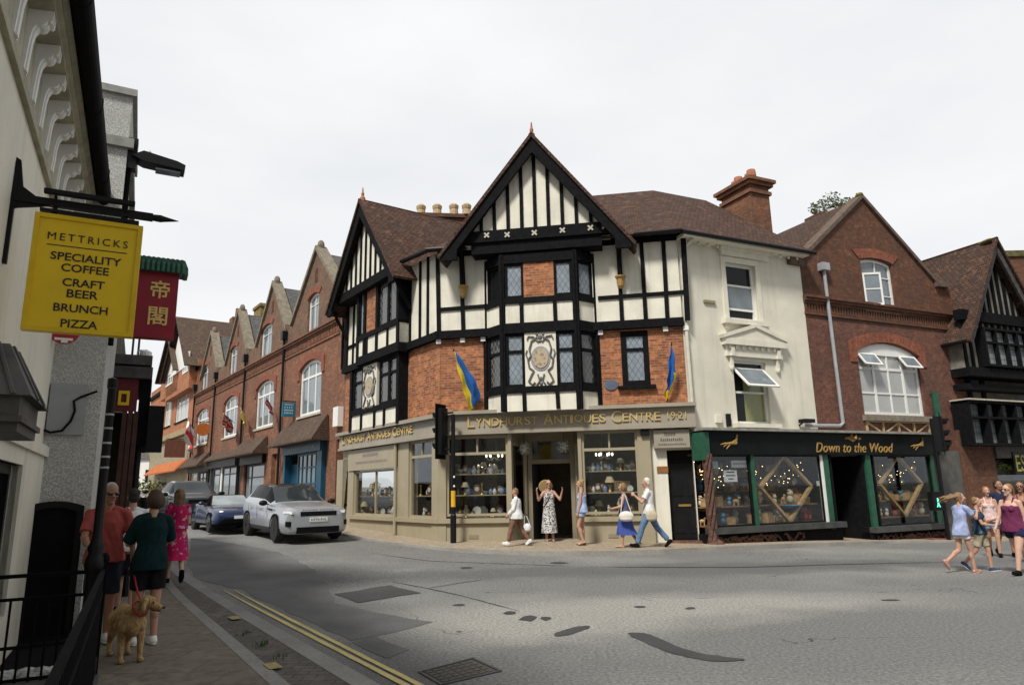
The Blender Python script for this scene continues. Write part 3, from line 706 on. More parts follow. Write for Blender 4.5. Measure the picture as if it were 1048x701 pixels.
x1 = bc.px(537, 370)[0]; x2 = bc.px(570, 370)[0]
leaded(bc, g, x1, *f1, rows=(.66,)); leaded(bc, x2, bc.L-g, *f1, rows=(.66,))
leaded(bl, g, bl.L-g, *f2, pane='pane_dark'); leaded(br, g, br.L-g, *f2)
y1 = bc.px(535.5, 280)[0]; y2 = bc.px(566.5, 280)[0]
leaded(bc, g, y1, *f2); leaded(bc, y2, bc.L-g, *f2)
MB().rect(bc, y1, y2, f2[0], f2[1], -.1, .0).build('brick_panel', M['brick_red'], AN)
leaded(PM_, *wr, rows=(.66,), fw=.16, sill=.14, sillm='timber')
# carved heraldic panel: cartouche with scrolls and a shield
def cartouche(P, s0, s1, z0, z1):
    pn = MB().rect(P, s0, s1, z0, z1, -.1, .01).build('heraldic_panel', M['cream2'], AN)
    c = (s0+s1)/2; w = (s1-s0)/2; h = (z1-z0)/2; zc = (z0+z1)/2; ring = MB(); m = MB(); w2 = MB()
    P0 = lambda x, z, d=.03: P.w(c+x*w, zc+z*h, d)
    for sx in (-1, 1):
        for pts, r in (([(.18, .80), (.55, .66), (.70, .36), (.60, .12), (.80, -.02), (.72, -.3), (.45, -.42), (.62, -.60), (.78, -.8), (.55, -.93), (.38, -.84)], .028),
                       ([(.12, .62), (.42, .82), (.75, .84), (.82, .72)], .024), ([(.2, -.55), (.1, -.8), (.3, -.95)], .022), ([(.85, .34), (.93, .2), (.84, .05)], .02)):
            ring.tube([P0(sx*x, z, .035) for x, z in pts], r*1.0, 6)
    for x, z, r in ((0, .80, .07), (0, .66, .05), (.2, .9, .04), (-.2, .9, .04), (0, -.72, .06), (0, -.9, .05)): ring.ell(P0(x, z, .02), (r, .03, r), 8, 6)
    ring.build('scroll_work', plain('painted scroll ' , (.13, .125, .12), .7), pn)
    n = 20
    m.prism(P, [(c+w*.50*math.cos(2*math.pi*i/n), zc+h*.02+h*.36*math.sin(2*math.pi*i/n)) for i in range(n)], 0, .05)
    m.build('shield', spots('shield paint', (.42, .36, .27), [((.30, .17, .13), 11, .55), ((.5, .42, .2), 17, .58)]), pn)
    w2.prism(P, [(c+w*.62*math.cos(2*math.pi*i/n), zc+h*.02+h*.45*math.sin(2*math.pi*i/n)) for i in range(n)], 0, .03)
    w2.build('shield_rim', plain('grey shield rim', (.30, .30, .33), .7), pn)
cartouche(bc, x1+.01, x2-.01, f1[0]-.02, f1[1]+.02)
# the gable over the bay
GP = PM_.off(.62); GB = PM_.off(.95)
ga = GB.px(544, 139); gl = GB.px(452.5, 259); gr = GB.px(645.5, 246)
gzt = (gl[1]+gr[1])/2; hw = (gr[0]-gl[0])/2; gc = (gl[0]+gr[0])/2
zbm0, zbm1 = GP.px(550, 245)[1], GP.px(550, 233.5)[1]
def gline(z, inset=0): return hw*(ga[1]-z)/(ga[1]-gzt)-inset
wall(GP, 'gable_wall', [(gc-gline(zbm0, .3), zbm0), (gc+gline(zbm0, .3), zbm0), (gc, ga[1]-.35)], [], M['cream'], AN, -.5, 0)
tb = MB(); tb.rect(GP, gc-gline(zbm0, .12), gc+gline(zbm0, .12), zbm0, zbm1, -.1, .12)
tb.rect(GP, gc-gline(zbm0, .55), gc+gline(zbm0, .55), zbm0-.34, zbm0, -.5, .04)  # black block below the beam puts in the soffit's shadow band
for i, x in enumerate((480, 492.6, 506, 520, 534, 547.7, 561.4, 575.6, 590, 604.7, 618)):
    s = GP.px(x, 225)[0]; tz = ga[1]-.3-abs(s-gc)*(ga[1]-gzt)/hw
    if tz > zbm1+.15: tb.rect(GP, s-.05, s+.05, zbm1-.02, tz, -.02, .05)
tb.build('gable_timber', M['timber'], AN)
tb = MB()
for sg in (-1, 1):
    tb.prism(GB, [(gc+sg*hw, gzt), (gc, ga[1]), (gc, ga[1]-.54), (gc+sg*(hw-.36), gzt)], -.09, 0)
    tb.rect(GB, gc+sg*(hw-.22)-.22, gc+sg*(hw-.22)+.22, gzt-.22, gzt+.1, -.1, .012)
tb.build('bargeboard', M['timber'], AN)
for x, y in ((499, 242.5), (519.8, 242), (547.5, 240), (576, 237.5), (604.5, 235), (619, 233.5)):
    s, z = GP.px(x, y); bo = MB(); bo.bar(GP, (s-.07, z-.07), (s+.07, z+.07), .05, .12, .15); bo.bar(GP, (s-.07, z+.07), (s+.07, z-.07), .05, .12, .152)
    bo.build('beam_boss', M['stone'], AN)
for x, y0, y1 in ((633, 250, 288), (472.8, 262, 298)):
    s, z1 = PM_.px(x, y0, .35); z0 = PM_.px(x, y1, .35)[1]
    p = PM_.w(s, z1, .35); q = PM_.w(s, z0, .2); c = MB(); c.tube([PM_.w(s, z1+.2, .55), p, PM_.w(s, z0+.25, .2)], .07, 6)
    k = c.build('gable_bracket', M['timber'], AN)
    MB().lathe(q, [(.04, -.18), (.09, -.1), (.11, .1), (.16, .16), (.16, .2), (.08, .22)], 8).build('corbel', M['gold_dk'], k)
# finials
def finial(P, s, z, d, name='finial'):
    p = P.w(s, z, d); MB().lathe(p, [(.1, -.1), (.1, .05), (.05, .1), (.06, .2), (.03, .28), (.02, .42), (.01, .45)], 8).build(name, M['pot'], AN)
finial(GB, gc, ga[1]+.05, -.1)
# roofs
dz = .10
def P3(P, s, z, d): return P.w(s, z, d)
back = -6.0
gsl = []
for sg in (-1, 1):
    e = .16
    foot = (gc+sg*(hw+e), gzt-e*(ga[1]-gzt)/hw+dz); 
    gsl.append([P3(GB, gc, ga[1]+dz, .06), P3(GB, foot[0], foot[1], .06), P3(GB, foot[0], foot[1], -2.0 if sg < 0 else back), P3(GB, gc, ga[1]+dz, back-.9)])
slope('gable_roof', gsl, M['tile'], AN)
RK = at_y(668.4, 195, 22.6)                                # where the main ridge meets the cream house ridge
zr = RK.z; ev = ZE+.02
eD = PM_.w(s_end+.1, ev, .5); 
rl = PM_.w(gc+.3, zr, (Vector((RK.x, RK.y))-PM_.A).dot(PM_.n))
CRr = PR_.px(836, 262, .45)                                # right end of the cream eaves
zc2 = CRr[1]
eC = PR_.w(CRr[0], ev+.12, .45); dR = (Vector((RK.x, RK.y))-PR_.A).dot(PR_.n); sR = (Vector((RK.x, RK.y))-PR_.A).dot(PR_.e)
sRe = CRr[0]-.95
rC = PR_.w(sRe-1.0, zr, dR)
slope('main_roof', [[PM_.w(gc+1.0, ev, .5), eD, RK, rl], [PM_.w(gc+1.0, ev, -7), rl, RK, PM_.w(s_end+1.5, ev, -7)]], M['tile'], AN)
g_ = MB(); g_.tube([PM_.w(gc+hw+.1, ev-.02, .56), PM_.w(s_end+.12, ev+.0, .56)], .06, 8); g_.build('gutter', M['black'], AN)
# white dentils under the jetty beam
b = MB()
for x, y in ((495, 348), (474, 350), (449.5, 352)):
    s, z = PM_.px(x, y); b.rect(PM_, s-.07, s+.07, zb0-.13, zb0, 0, .1)
for x in (614.5, 681, 702): s, z = PM_.px(x, 338); b.rect(PM_, s-.07, s+.07, zb0-.13, zb0, 0, .1)
b.build('dentils', M['white'], AN)
# blue wall plaque
s, z = PM_.px(625.5, 394); b = MB(); b.prism(PM_, [(s+.2*math.cos(a*.3927)*(1.0), z+.15*math.sin(a*.3927)) for a in range(16)], 0, .03)
b.build('wall_plaque', plain('blue grey plaque', (.10, .13, .19), .5), AN)

# --- side wing on the left street
zwf = 3.76
BWf = PW_.rect(360, 409, 345, 420, .3)
BW = PW_.off(.3); b0, b1 = BW.px(359.5, 400)[0], BW.px(408.5, 400)[0]
wall(PW_, 'brick_wall', hole(.75, PW_.L+.02, zwf-.1, zb0+.03), [hole(b0+.1, b1-.1, zwf, zb0-.05)], M['brick_red'], AN, -.35, 0)
wall(PW_.off(.06), 'render_wall', hole(.75, PW_.L+.04, zb1-.03, ZE+.1), [], M['cream'], AN, -.35, 0)
wall(PW_, 'end_wall', hole(0, .75, zwf-.1, ZE+.1), [], M['brick_row'], AN, -.35, 0)
b = MB(); b.rect(BW, b0, b1, zwf-.05, 4.4, -.4, 0); b.build('bay_panel', M['cream'], AN)
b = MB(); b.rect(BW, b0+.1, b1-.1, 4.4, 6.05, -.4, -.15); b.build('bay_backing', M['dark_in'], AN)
tb = MB(); UW = PW_.off(.06)
tb.rect(PW_, .7, PW_.L+.12, zb0, zb1, -.1, .17)
tb.rect(BW, b0-.05, b1+.05, 6.0, 6.22, -.35, .08)
tb.rect(BW, b0, b1, 4.32, 4.5, -.35, .05)
for x in (b0+.05, b1-.05): tb.rect(BW, x-.09, x+.09, zwf, 6.1, -.35, .05)
for x, y0, y1 in ((370, 423, 440), (383.5, 421, 436), (393.5, 420, 434)):
    s = BW.px(x, (y0+y1)/2)[0]; tb.rect(BW, s-.07, s+.07, zwf, 4.4, -.02, .04)
for x in (352, 363, 411.5, 420.5, 430.5, 438.5):
    s = UW.px(x, 320)[0]; tb.rect(UW, s-.05, s+.05, zb1-.02, ZE+.1, -.02, .05)
s = UW.L; tb.rect(UW, s-.16, s+.05, zb1-.02, ZE+.05, -.02, .075)
tb.rect(UW, UW.px(410, 328)[0], UW.L, 7.02, 7.13, -.02, .05); tb.rect(UW, .75, UW.px(365, 345)[0], 7.02, 7.13, -.02, .05)
tb.rect(UW, .75, UW.L, ZE-.1, ZE+.1, -.02, .08)
tb.build('timber_frame', M['timber'], AN)
def w2n(xl, xr): return BW.px(xl, 400)[0], BW.px(xr, 400)[0]
a, c = w2n(360.5, 371); leaded(BW, a+.12, c, 4.5, 6.0, rows=(.66,), pane='pane_lead_dk')
a, c = w2n(388, 408); leaded(BW, a, (a+c)/2, 4.5, 6.0, rows=(.66,), pane='pane_lead_dk'); leaded(BW, (a+c)/2, c-.12, 4.5, 6.0, rows=(.66,), pane='pane_lead_dk')
a, c = w2n(371.5, 385.5); cartouche(BW, a, c, 4.4, 6.0)
# wing second-floor oriel
OW = PW_.off(.42); o0, o1 = OW.px(366.5, 320)[0], OW.px(409, 320)[0]
ob = MB(); ob.rect(OW, o0, o1, zb1, 7.0, -.4, 0); ob.build('bay_panel', M['cream'], AN)
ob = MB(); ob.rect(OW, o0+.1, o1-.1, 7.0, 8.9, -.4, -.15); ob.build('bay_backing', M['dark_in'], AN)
tb = MB(); tb.rect(OW, o0, o1, 6.95, 7.12, -.4, .06); tb.rect(OW, o0, o1, 8.75, 8.98, -.4, .06); tb.rect(OW, o0, o1, zb0-.04, zb1+.02, -.4, .05)
for x in (o0+.08, OW.px(374, 320)[0], OW.px(386.5, 320)[0], o1-.08): tb.rect(OW, x-.08, x+.08, zb1, 8.8, -.38, .05)
for x in (376, 397): s = OW.px(x, 345)[0]; tb.rect(OW, s-.06, s+.06, zb1, 7.0, -.1, .04)
tb.build('bay_frame', M['timber'], AN)
q0, q1 = OW.px(374.5, 320)[0], OW.px(386, 320)[0]
leaded(OW, o0+.15, q0-.08, 7.12, 8.75); MB().rect(OW, q0+.07, q1-.07, 7.12, 8.75, -.1, 0).build('brick_panel', M['brick_red'], AN)
mid = (q1+o1)/2; leaded(OW, q1+.07, mid, 7.12, 8.75, pane='pane_lead_dk'); leaded(OW, mid, o1-.15, 7.12, 8.75, pane='pane_lead_dk')
# wing gable
WG = PW_.off(.55); WB = PW_.off(.85)
wa = WB.px(369.5, 205); wl = WB.px(335, 317); wr_ = WB.px(403, 284); wz = (wl[1]+wr_[1])/2; wh = (wr_[0]-wl[0])/2; wc = (wl[0]+wr_[0])/2
zg0 = WG.px(375, 290)[1]; kk = (wa[1]-wz)/wh
zg0 = max(zg0, wz+.1)
def wl_(z, ins): return (wa[1]-z)/kk-ins
wall(WG, 'gable_wall', [(wc-wl_(zg0, .25), zg0), (wc+wl_(zg0, .25), zg0), (wc, wa[1]-.3)], [], M['cream'], AN, -.5, 0)
tb = MB(); tb.rect(WG, wc-wl_(zg0, .1), wc+wl_(zg0, .1), zg0-.25, zg0+.08, -.5, .1)
for i in range(-4, 5):
    s = wc+i*.42; t = wa[1]-.3-abs(s-wc)*kk
    if t > zg0+.2: tb.rect(WG, s-.05, s+.05, zg0, t, -.02, .05)
tb.build('gable_timber', M['timber'], AN)
tb = MB()
for sg in (-1, 1):
    tb.prism(WB, [(wc+sg*wh, wz), (wc, wa[1]), (wc, wa[1]-.6), (wc+sg*(wh-.4), wz)], -.09, 0)
    tb.rect(WB, wc+sg*(wh-.2)-.2, wc+sg*(wh-.2)+.2, wz-.2, wz+.1, -.1, .012)
tb.build('bargeboard', M['timber'], AN)
fs = []
for sg in (-1, 1):
    e = .12; f_ = (wc+sg*(wh+e), wz-e*kk+.08)
    fs.append([WB.w(wc, wa[1]+.1, .06), WB.w(f_[0], f_[1], .06), WB.w(f_[0], f_[1], -7), WB.w(wc, wa[1]+.1, -8)])
slope('gable_roof', fs, M['tile'], AN)
finial(WB, wc, wa[1]+.1, -.1)
for sx in (-1, 1):
    s = wc+sx*(wh-.25); MB().tube([WB.w(s, wz, -.2), WB.w(s, wz-.3, -.3), PW_.w(s, wz-1.0, .12)], .07, 6).build('gable_bracket', M['timber'], AN)
# roof over the corner between both gables
apx = PM_.w(gc-1.0, 11.9, -4.2)
c1 = PW_.w(wc+wh-.3, ev+.2, .45); c2 = PM_.w(-.25, ev, .5); c3 = PM_.w(gc-hw+.6, ev, .5)
slope('corner_roof', [[c1, c2, apx], [c2, c3, apx]], M['tile'], AN)
g_ = MB(); g_.tube([c1, c2+Vector((-.03, -.03, 0)), c3], .06, 8); g_.build('gutter', M['black'], AN)
# chimney with four buff pots
cy = 27.0; L_ = at_y(424, 215, cy); R_ = at_y(480, 224, cy+.3)
d = (R_-L_); L2 = d.length; d.normalize(); ang = math.atan2(d.y, d.x)
b = MB(); cen = (L_+R_)/2; b.box((cen.x, cen.y+.35, cen.z-1.7), (L2-.2, .7, 3.4), Matrix.Rotation(ang, 4, 'Z')); b.box((cen.x, cen.y+.35, cen.z-.06), (L2+.1, .9, .16), Matrix.Rotation(ang, 4, 'Z'))
ch = b.build('chimney', M['brick_dark'], AN)
for x in (431, 447.5, 464.5, 477.5):
    p = at_y(x, 216, cy+.3); MB().lathe((p.x, p.y, cen.z), [(.2, 0), (.17, .25), (.19, .3), (.21, .42), (.14, .5), (.12, .5)], 10).build('chimney_pot', M['pot_pale'], ch)

# --- shopfront
gM = lambda s: gz(*v2(PM_.w(s, 0, 0)))+.1
gW = lambda s: gz(*v2(PW_.w(s, 0, 0)))+.08
zs = .85                                                   # window sill level
FA = PM_.off(.12)
b = MB(); b.rect(FA, -.05, s_end+.15, FB, FT, -.3, .05); b.rect(FA, -.09, s_end+.19, FT-.05, FT+.05, -.3, .2); b.rect(FA, -.06, s_end+.15, FB-.07, FB+.02, -.2, .10)
b.build('fascia', M['fascia'], AN)
def small_caps(txt, P, s0, s1, z0, h, d, parent):
    """display capitals with larger initials: widths shared out letter by letter"""
    wd = {'I': .32, 'L': .62, 'E': .64, 'T': .66, 'S': .66, 'R': .74, 'C': .8, 'Y': .74, 'N': .82, 'D': .82, 'H': .82, 'U': .78, 'A': .84, 'Q': .92, ' ': .42}
    tot = 0; out = []; first = True
    for ch in txt:
        k = 1.28 if first and ch != ' ' else 1.0; out.append((ch, k, wd.get(ch, .7)*k)); tot += wd.get(ch, .7)*k+.10; first = ch == ' '
    u = (s1-s0)/tot; x = s0
    for ch, k, w in out:
        if ch != ' ': text_mesh(ch, 1, .02, P, x, x+w*u, z0-(.02 if k > 1 else 0), d, 'letter', M['gold'], parent, zt=z0+h*k*(1.0 if ch != 'Q' else 1.0), offset=.006)
        x += (w+.10)*u
fas_s0 = FA.px(479, 433)[0]; fas_s1 = FA.px(677, 428)[0]
small_caps('LYNDHURST ANTIQUES CENTRE', FA, fas_s0, fas_s1, FB+.15, .24, .05, AN)
a_, c_ = FA.px(683, 427)[0], FA.px(702, 426)[0]
text_mesh('19·21', 1, .02, FA, a_, c_, FB+.17, .05, 'number_lettering', M['gold'], AN, zt=FB+.37)
FW = PW_.off(.12)
b = MB(); b.rect(FW, .7, PW_.L+.06, FB-.06, zwf, -.3, .05); b.rect(FW, .66, PW_.L+.12, zwf-.05, zwf+.06, -.3, .2); b.rect(FW, .7, PW_.L+.08, FB-.12, FB-.04, -.2, .1)
b.build('fascia', M['fascia'], AN)
small_caps('LYNDHURST ANTIQUES CENTRE', FW, FW.px(352, 450)[0], FW.px(425, 440)[0], FB+.12, .22, .05, AN)
# glazed shop windows: frame + real glass, dim interior behind
def shopwin(P, xl, xr, yt, yb, ytr, mull=(), parent=AN, frame='olive', s=None, d=0.0):
    s0, s1, z0, z1 = P.rect(xl, xr, yt, yb) if s is None else s
    zt = P.px((xl+xr)/2, ytr)[1] if ytr else None
    b = MB(); fw = .07; b.prism(P, hole(s0, s1, z0, z1), d-.1, d, [hole(s0+fw, s1-fw, z0+fw, z1-fw)])
    if zt: b.rect(P, s0+.04, s1-.04, zt-.04, zt+.04, d-.09, d-.006)
    for m_ in mull:
        x = s0+(s1-s0)*m_[0]; lo = z0 if m_[1] == 'all' or m_[1] == 'lo' else zt; hi = z1 if m_[1] != 'lo' else zt
        b.rect(P, x-.025, x+.025, lo+.03, hi-.03, d-.085, d-.012)
    w = b.build('shop_window', M[frame], parent); MB().rect(P, s0+.03, s1-.03, z0+.03, z1-.03, d-.055, d-.045).build('pane', M['glass'], w)
    return s0, s1, z0, z1
w1 = shopwin(PM_, 457, 520.5, 446, 528, 464, [(.5, 'hi')])
w2_ = shopwin(PM_, 596, 654, 440.5, 526, 459.5, [(.5, 'hi')])
# recessed lobby with the open door
ls0, ls1 = w1[1], w2_[0]; dr0, dr1 = PM_.px(541, 510, -.9)[0], PM_.px(589, 510, -.9)[0]
LBl = PM_.sub(ls0, 0, dr0, -.9); LBr = PM_.sub(dr1, -.9, ls1, 0); LBc = PM_.sub(dr0, -.9, dr1, -.9)
for P in (LBl, LBr):
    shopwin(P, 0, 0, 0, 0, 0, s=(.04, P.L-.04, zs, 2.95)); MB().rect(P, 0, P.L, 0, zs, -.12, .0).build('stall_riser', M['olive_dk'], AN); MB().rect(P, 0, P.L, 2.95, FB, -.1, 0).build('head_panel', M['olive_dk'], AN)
gl_ = gM((dr0+dr1)/2)
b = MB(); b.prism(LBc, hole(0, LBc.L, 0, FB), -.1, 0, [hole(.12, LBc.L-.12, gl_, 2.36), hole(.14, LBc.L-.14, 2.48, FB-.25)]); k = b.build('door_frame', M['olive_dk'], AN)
MB().rect(LBc, .13, LBc.L-.13, 2.47, FB-.24, -.06, -.05).build('pane', M['glass'], k)
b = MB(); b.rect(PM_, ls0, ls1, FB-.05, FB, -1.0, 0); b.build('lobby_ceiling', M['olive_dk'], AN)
dl = PM_.sub(dr0+.15, -.95, dr0+.25, -1.8); MB().rect(dl, 0, dl.L, gl_, 2.34, -.05, 0).build('door', M['black'], AN)
# masonry under the windows, pilasters
for x0, x1 in ((-.02, ls0), (ls1, PM_.px(667, 540)[0])): MB().rect(PM_, x0, x1, -.1, zs-.12, -.3, .03).build('stall_riser', M['olive'], AN)
for x0, x1 in ((-.05, ls0+.02), (ls1-.02, w2_[1]+.05)): MB().rect(PM_, x0, x1, zs-.13, zs, -.3, .12).build('window_sill', M['olive'], AN)
pz = FB
for x0, x1 in ((-.03, w1[0]), (w1[1]-.0, w1[1]+.1), (ls1-.1, ls1), (w2_[1], PM_.px(667.5, 490)[0])): MB().rect(PM_, x0, x1, zs if x0 < 5 and x0 != -.03 else 0, pz, -.28, .06).build('pilaster', M['olive'], AN)
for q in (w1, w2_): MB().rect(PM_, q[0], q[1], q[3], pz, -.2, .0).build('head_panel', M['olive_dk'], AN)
# ventilation grilles
for x, y in ((485, 549), (628, 548)): s, z = PM_.px(x, y); MB().rect(PM_, s-.14, s+.14, z-.05, z+.05, .03, .045).build('air_brick', M['olive_dk'], AN)
# side door bay at the right end
sd0, sd1 = PM_.px(685.5, 510)[0], PM_.px(712.5, 510)[0]; pv0 = PM_.px(667.5, 510)[0]
g2 = gM(sd0)
wall(PM_, 'side_entry_wall', hole(pv0, s_end+.05, -.1, FB), [hole(sd0, sd1, g2+.08, 2.62)], M['cream2'], AN, -.5, -.12)
dw = MB().rect(PM_, sd0, sd1, g2+.08, 2.25, -.42, -.36).build('door', M['black'], AN)
b = MB()
for i, j in ((0, 0), (1, 0), (0, 1), (1, 1)):
    x = sd0+.1+i*.40; z = g2+.25+j*1.0; b.prism(PM_, hole(x, x+.3, z, z+.75), -.36, -.345, [hole(x+.04, x+.26, z+.04, z+.71)])
b.build('door_moulding', M['black'], dw)
s, z = PM_.px(701, 517, -.3); MB().rect(PM_, s-.17, s+.17, z-.03, z+.03, -.36, -.34).build('letter_plate', plain('brass', (.55, .38, .10), .35, metal=.7), dw)
b = MB(); b.rect(PM_, sd0, sd1, 2.25, 2.62, -.44, -.34); b.build('transom', M['pane_dark'], AN)
b = MB(); b.rect(PM_, sd0-.1, sd1+.08, -.1, g2+.08, -.5, .12); b.build('doorstep', M['brick_dull'], AN)
b = MB(); q = PM_.rect(669, 705.5, 440, 459); b.rect(PM_, q[0], q[1], q[2]+.02, q[3], -.12, .1)
sg = b.build('name_board', M['fascia'], AN)
b = MB()
for k_, (f0, f1, zz, hh) in enumerate(((.3, .62, .68, .10), (.18, .82, .40, .08), (.12, .9, .18, .05))):
    n = 7+4*k_; 
    for i in range(n):
        x = q[0]+(q[1]-q[0])*(f0+(f1-f0)*(i+.1)/n); b.rect(PM_, x, x+(q[1]-q[0])*(f1-f0)/n*.62, q[2]+(q[3]-q[2])*zz, q[2]+(q[3]-q[2])*zz+hh*(.8 if i % 3 else 1), .1, .106)
b.build('faded_lettering', plain('faded dark lettering', (.10, .09, .08), .7), sg)
q = PM_.rect(672.5, 684, 477, 483.5); MB().rect(PM_, q[0], q[1], q[2], q[3], -.12, -.09).build('door_plaque', plain('rust brown plaque', (.25, .11, .03), .6), AN)
q = PM_.rect(655.5, 664.5, 439, 446); MB().rect(PM_, q[0], q[1], q[2], q[3], .06, .16).build('alarm_box', M['black'], AN)
s, z = PM_.px(552.5, 422, .3); b = MB(); b.ell(PM_.w(s, FT+.03, .25), (.18, .12, .05)); b.build('fascia_lamp', M['lead'], AN)
# wing shopfront
b = MB()
dA0, dA1 = PW_.px(344.5, 510)[0], PW_.px(356, 510)[0]
b.prism(PW_, hole(.75, dA1+.35, 0, FB), -.3, .02, [hole(dA0, dA1, gW(dA0), 2.85)]); b.build('side_wall', M['olive'], AN)
dW = MB().rect(PW_, dA0, dA1, gW(dA0), 2.3, -.16, -.1).build('door', M['olive'], AN)
b = MB(); 
for i in (0, 1): b.rect(PW_, dA0+.15+i*.32, dA0+.38+i*.32, 1.85, 2.15, -.1, -.09)
b.rect(PW_, dA0+.3, dA1-.3, 1.15, 1.25, -.1, -.085); b.build('door_light', M['pane_dark'], dW)
MB().rect(PW_, dA0, dA1, 2.38, 2.85, -.16, -.1).build('transom', M['pane_dark'], AN)
w3 = shopwin(PW_, 363, 407, 473, 527.5, 0, [(.5, 'all')], s=(*PW_.rect(363, 407, 473, 527.5)[:2], zs, 2.38))
s0, s1 = PW_.px(408.5, 500)[0], PW_.px(419.5, 500)[0]; s2_, s3_ = s1, PW_.px(443.5, 500)[0]
w4 = shopwin(PW_, 420, 443, 446, 528, 467, [(.5, 'hi')], s=(s2_, s3_, zs, FB-.12))
b = MB(); b.rect(PW_, dA1+.35, PW_.L+.02, 0, zs-.12, -.3, .03); b.build('stall_riser', M['olive'], AN)
b = MB(); b.rect(PW_, dA1+.3, PW_.L+.06, zs-.13, zs, -.3, .12); b.build('window_sill', M['olive'], AN)
for x0, x1, z0, z1 in ((s0, s1, zs, FB), (s3_, PW_.L+.03, 0, FB), (dA1+.1, w3[0], zs, FB-.9)): MB().rect(PW_, x0, x1, z0, z1, -.28, .06).build('pilaster', M['olive'], AN)
q0, q1 = PW_.px(359, 465)[0], PW_.px(407.5, 460)[0]
nb = MB().rect(PW_, q0, q1, 2.40, FB-.15, -.2, .1).build('name_board', M['olive'], AN)
b = MB()
for i in range(20): x = q0+.7+(q1-q0-1.3)*i/20; b.rect(PW_, x, x+.08, 2.62, 2.70, .1, .106)
for i in range(9): x = q0+1.3+(q1-q0-2.6)*i/9; b.rect(PW_, x, x+.1, 2.85, 2.95, .1, .106)
b.build('faded_lettering', plain('pale mauve lettering', (.23, .18, .19), .7), nb)
dp = MB(); sp = PW_.px(407.8, 500)[0]; dp.tube([PW_.w(sp, gW(sp), .12), PW_.w(sp, FB-.05, .12)], .05, 8); dp.build('downpipe', M['olive'], AN)
# interior
b = MB()
for P, a, c in ((PM_, .1, ls0-.05), (PM_, ls1+.05, pv0)):
    b.rect(P, a, c, .12, FB+.1, -2.6, -2.5)
b.rect(PW_, 1.9, PW_.L-.2, .2, FB+.1, -2.2, -2.1)
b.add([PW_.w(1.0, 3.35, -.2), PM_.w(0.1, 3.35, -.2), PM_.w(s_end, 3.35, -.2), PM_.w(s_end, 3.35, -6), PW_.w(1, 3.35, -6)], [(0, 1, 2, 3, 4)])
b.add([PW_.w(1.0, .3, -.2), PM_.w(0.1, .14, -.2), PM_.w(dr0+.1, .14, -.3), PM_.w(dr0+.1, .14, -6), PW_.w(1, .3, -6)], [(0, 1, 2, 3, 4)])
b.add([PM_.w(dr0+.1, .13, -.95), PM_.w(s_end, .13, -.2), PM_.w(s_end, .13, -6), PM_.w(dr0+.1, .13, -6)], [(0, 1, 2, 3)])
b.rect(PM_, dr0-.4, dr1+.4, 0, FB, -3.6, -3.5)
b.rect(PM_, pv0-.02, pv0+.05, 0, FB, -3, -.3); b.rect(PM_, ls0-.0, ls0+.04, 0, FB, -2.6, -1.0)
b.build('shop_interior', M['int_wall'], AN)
# display shelves and ornaments
SHELVES = []
for P, a, c in ((PM_, w1[0], w1[1]), (PM_, w2_[0], w2_[1]), (PW_, w3[0], w3[1]), (PW_, w4[0], w4[1])):
    for z in (zs+.02, 1.5, 2.1)[:3 if P is PM_ else 2]: MB().rect(P, a+.03, c-.03, z-.03, z, -.75 if z < 2 else -.5, -.18 if z < 2 else -.3).build('display_shelf', M['olive'], AN); SHELVES.append((P, a+.1, c-.1, z))
# ================================================================ CREAM HOUSE
gR = lambda s, d=0: gz(*v2(PR_.w(s, 0, d)))+.1
cs1 = PR_.px(830.5, 380)[0]                                   # party line cream / brick
CH = thing('cream_house', 'cream rendered house with pedimented window and tall brick chimney above the wood gift shop', 'house', (PD[0], PD[1], 0))
ZC = zc2
u = PR_.rect(743.5, 774, 271, 327.5); l = PR_.rect(752.5, 786.5, 370, 433.5)
SF = 3.28                                                   # bottom of the masonry, behind the shop fascia
wall(PR_, 'render_wall', hole(0, cs1, SF-.2, ZC), [hole(*u), hole(*l)], M['cream2'], CH, -.35, 0)
body('core', [v2(PR_.w(0.05, 0, -.5)), v2(PR_.w(cs1, 0, -.5)), v2(PR_.w(cs1, 0, -6.5)), v2(PR_.w(0.05, 0, -6.5))], 3.3, ZC, M['dark_in'], CH)
def sash(P, r, parent, split=.45, top='pane_dark', low='pane_grey', openlow=0):
    s0, s1, z0, z1 = r; zm = z0+(z1-z0)*split; b = MB()
    b.prism(P, hole(*r), -.2, -.1, [hole(s0+.07, s1-.07, z0+.08, z1-.07)]); b.rect(P, s0+.05, s1-.05, zm-.03, zm+.03, -.19, -.115)
    k = b.build('window', M['white'], parent)
    MB().rect(P, s0+.06, s1-.06, zm+.02, z1-.05, -.165, -.155).build('pane', M[top], k)
    MB().rect(P, s0+.06, s1-.06, z0+.06+openlow, zm-.02, -.15, -.14).build('pane', M[low], k)
    if openlow:
        MB().rect(P, s0+.06, s1-.06, z0+.06, z0+.06+openlow, -.19, -.18).build('pane', M['pane_dark'], k)
        MB().rect(P, s0+.07, s1-.07, z0+.04+openlow, z0+.10+openlow, -.16, -.12).build('sash_rail', M['white'], k)
    return k
k = sash(PR_, u, CH, .62, openlow=.28)
b = MB(); b.prism(PR_, hole(u[0]-.16, u[1]+.16, u[2]-.05, u[3]+.18), -.02, .05, [hole(u[0], u[1], u[2], u[3])]); b.build('window_surround', M['trim'], CH)
b = MB(); q = PR_.rect(735.5, 783, 257, 268); b.rect(PR_, q[0], q[1], q[2]+.1, q[3], 0, .14); b.rect(PR_, q[0]-.05, q[1]+.05, q[3]-.09, q[3]+.02, 0, .2); b.build('window_cornice', M['trim'], CH)
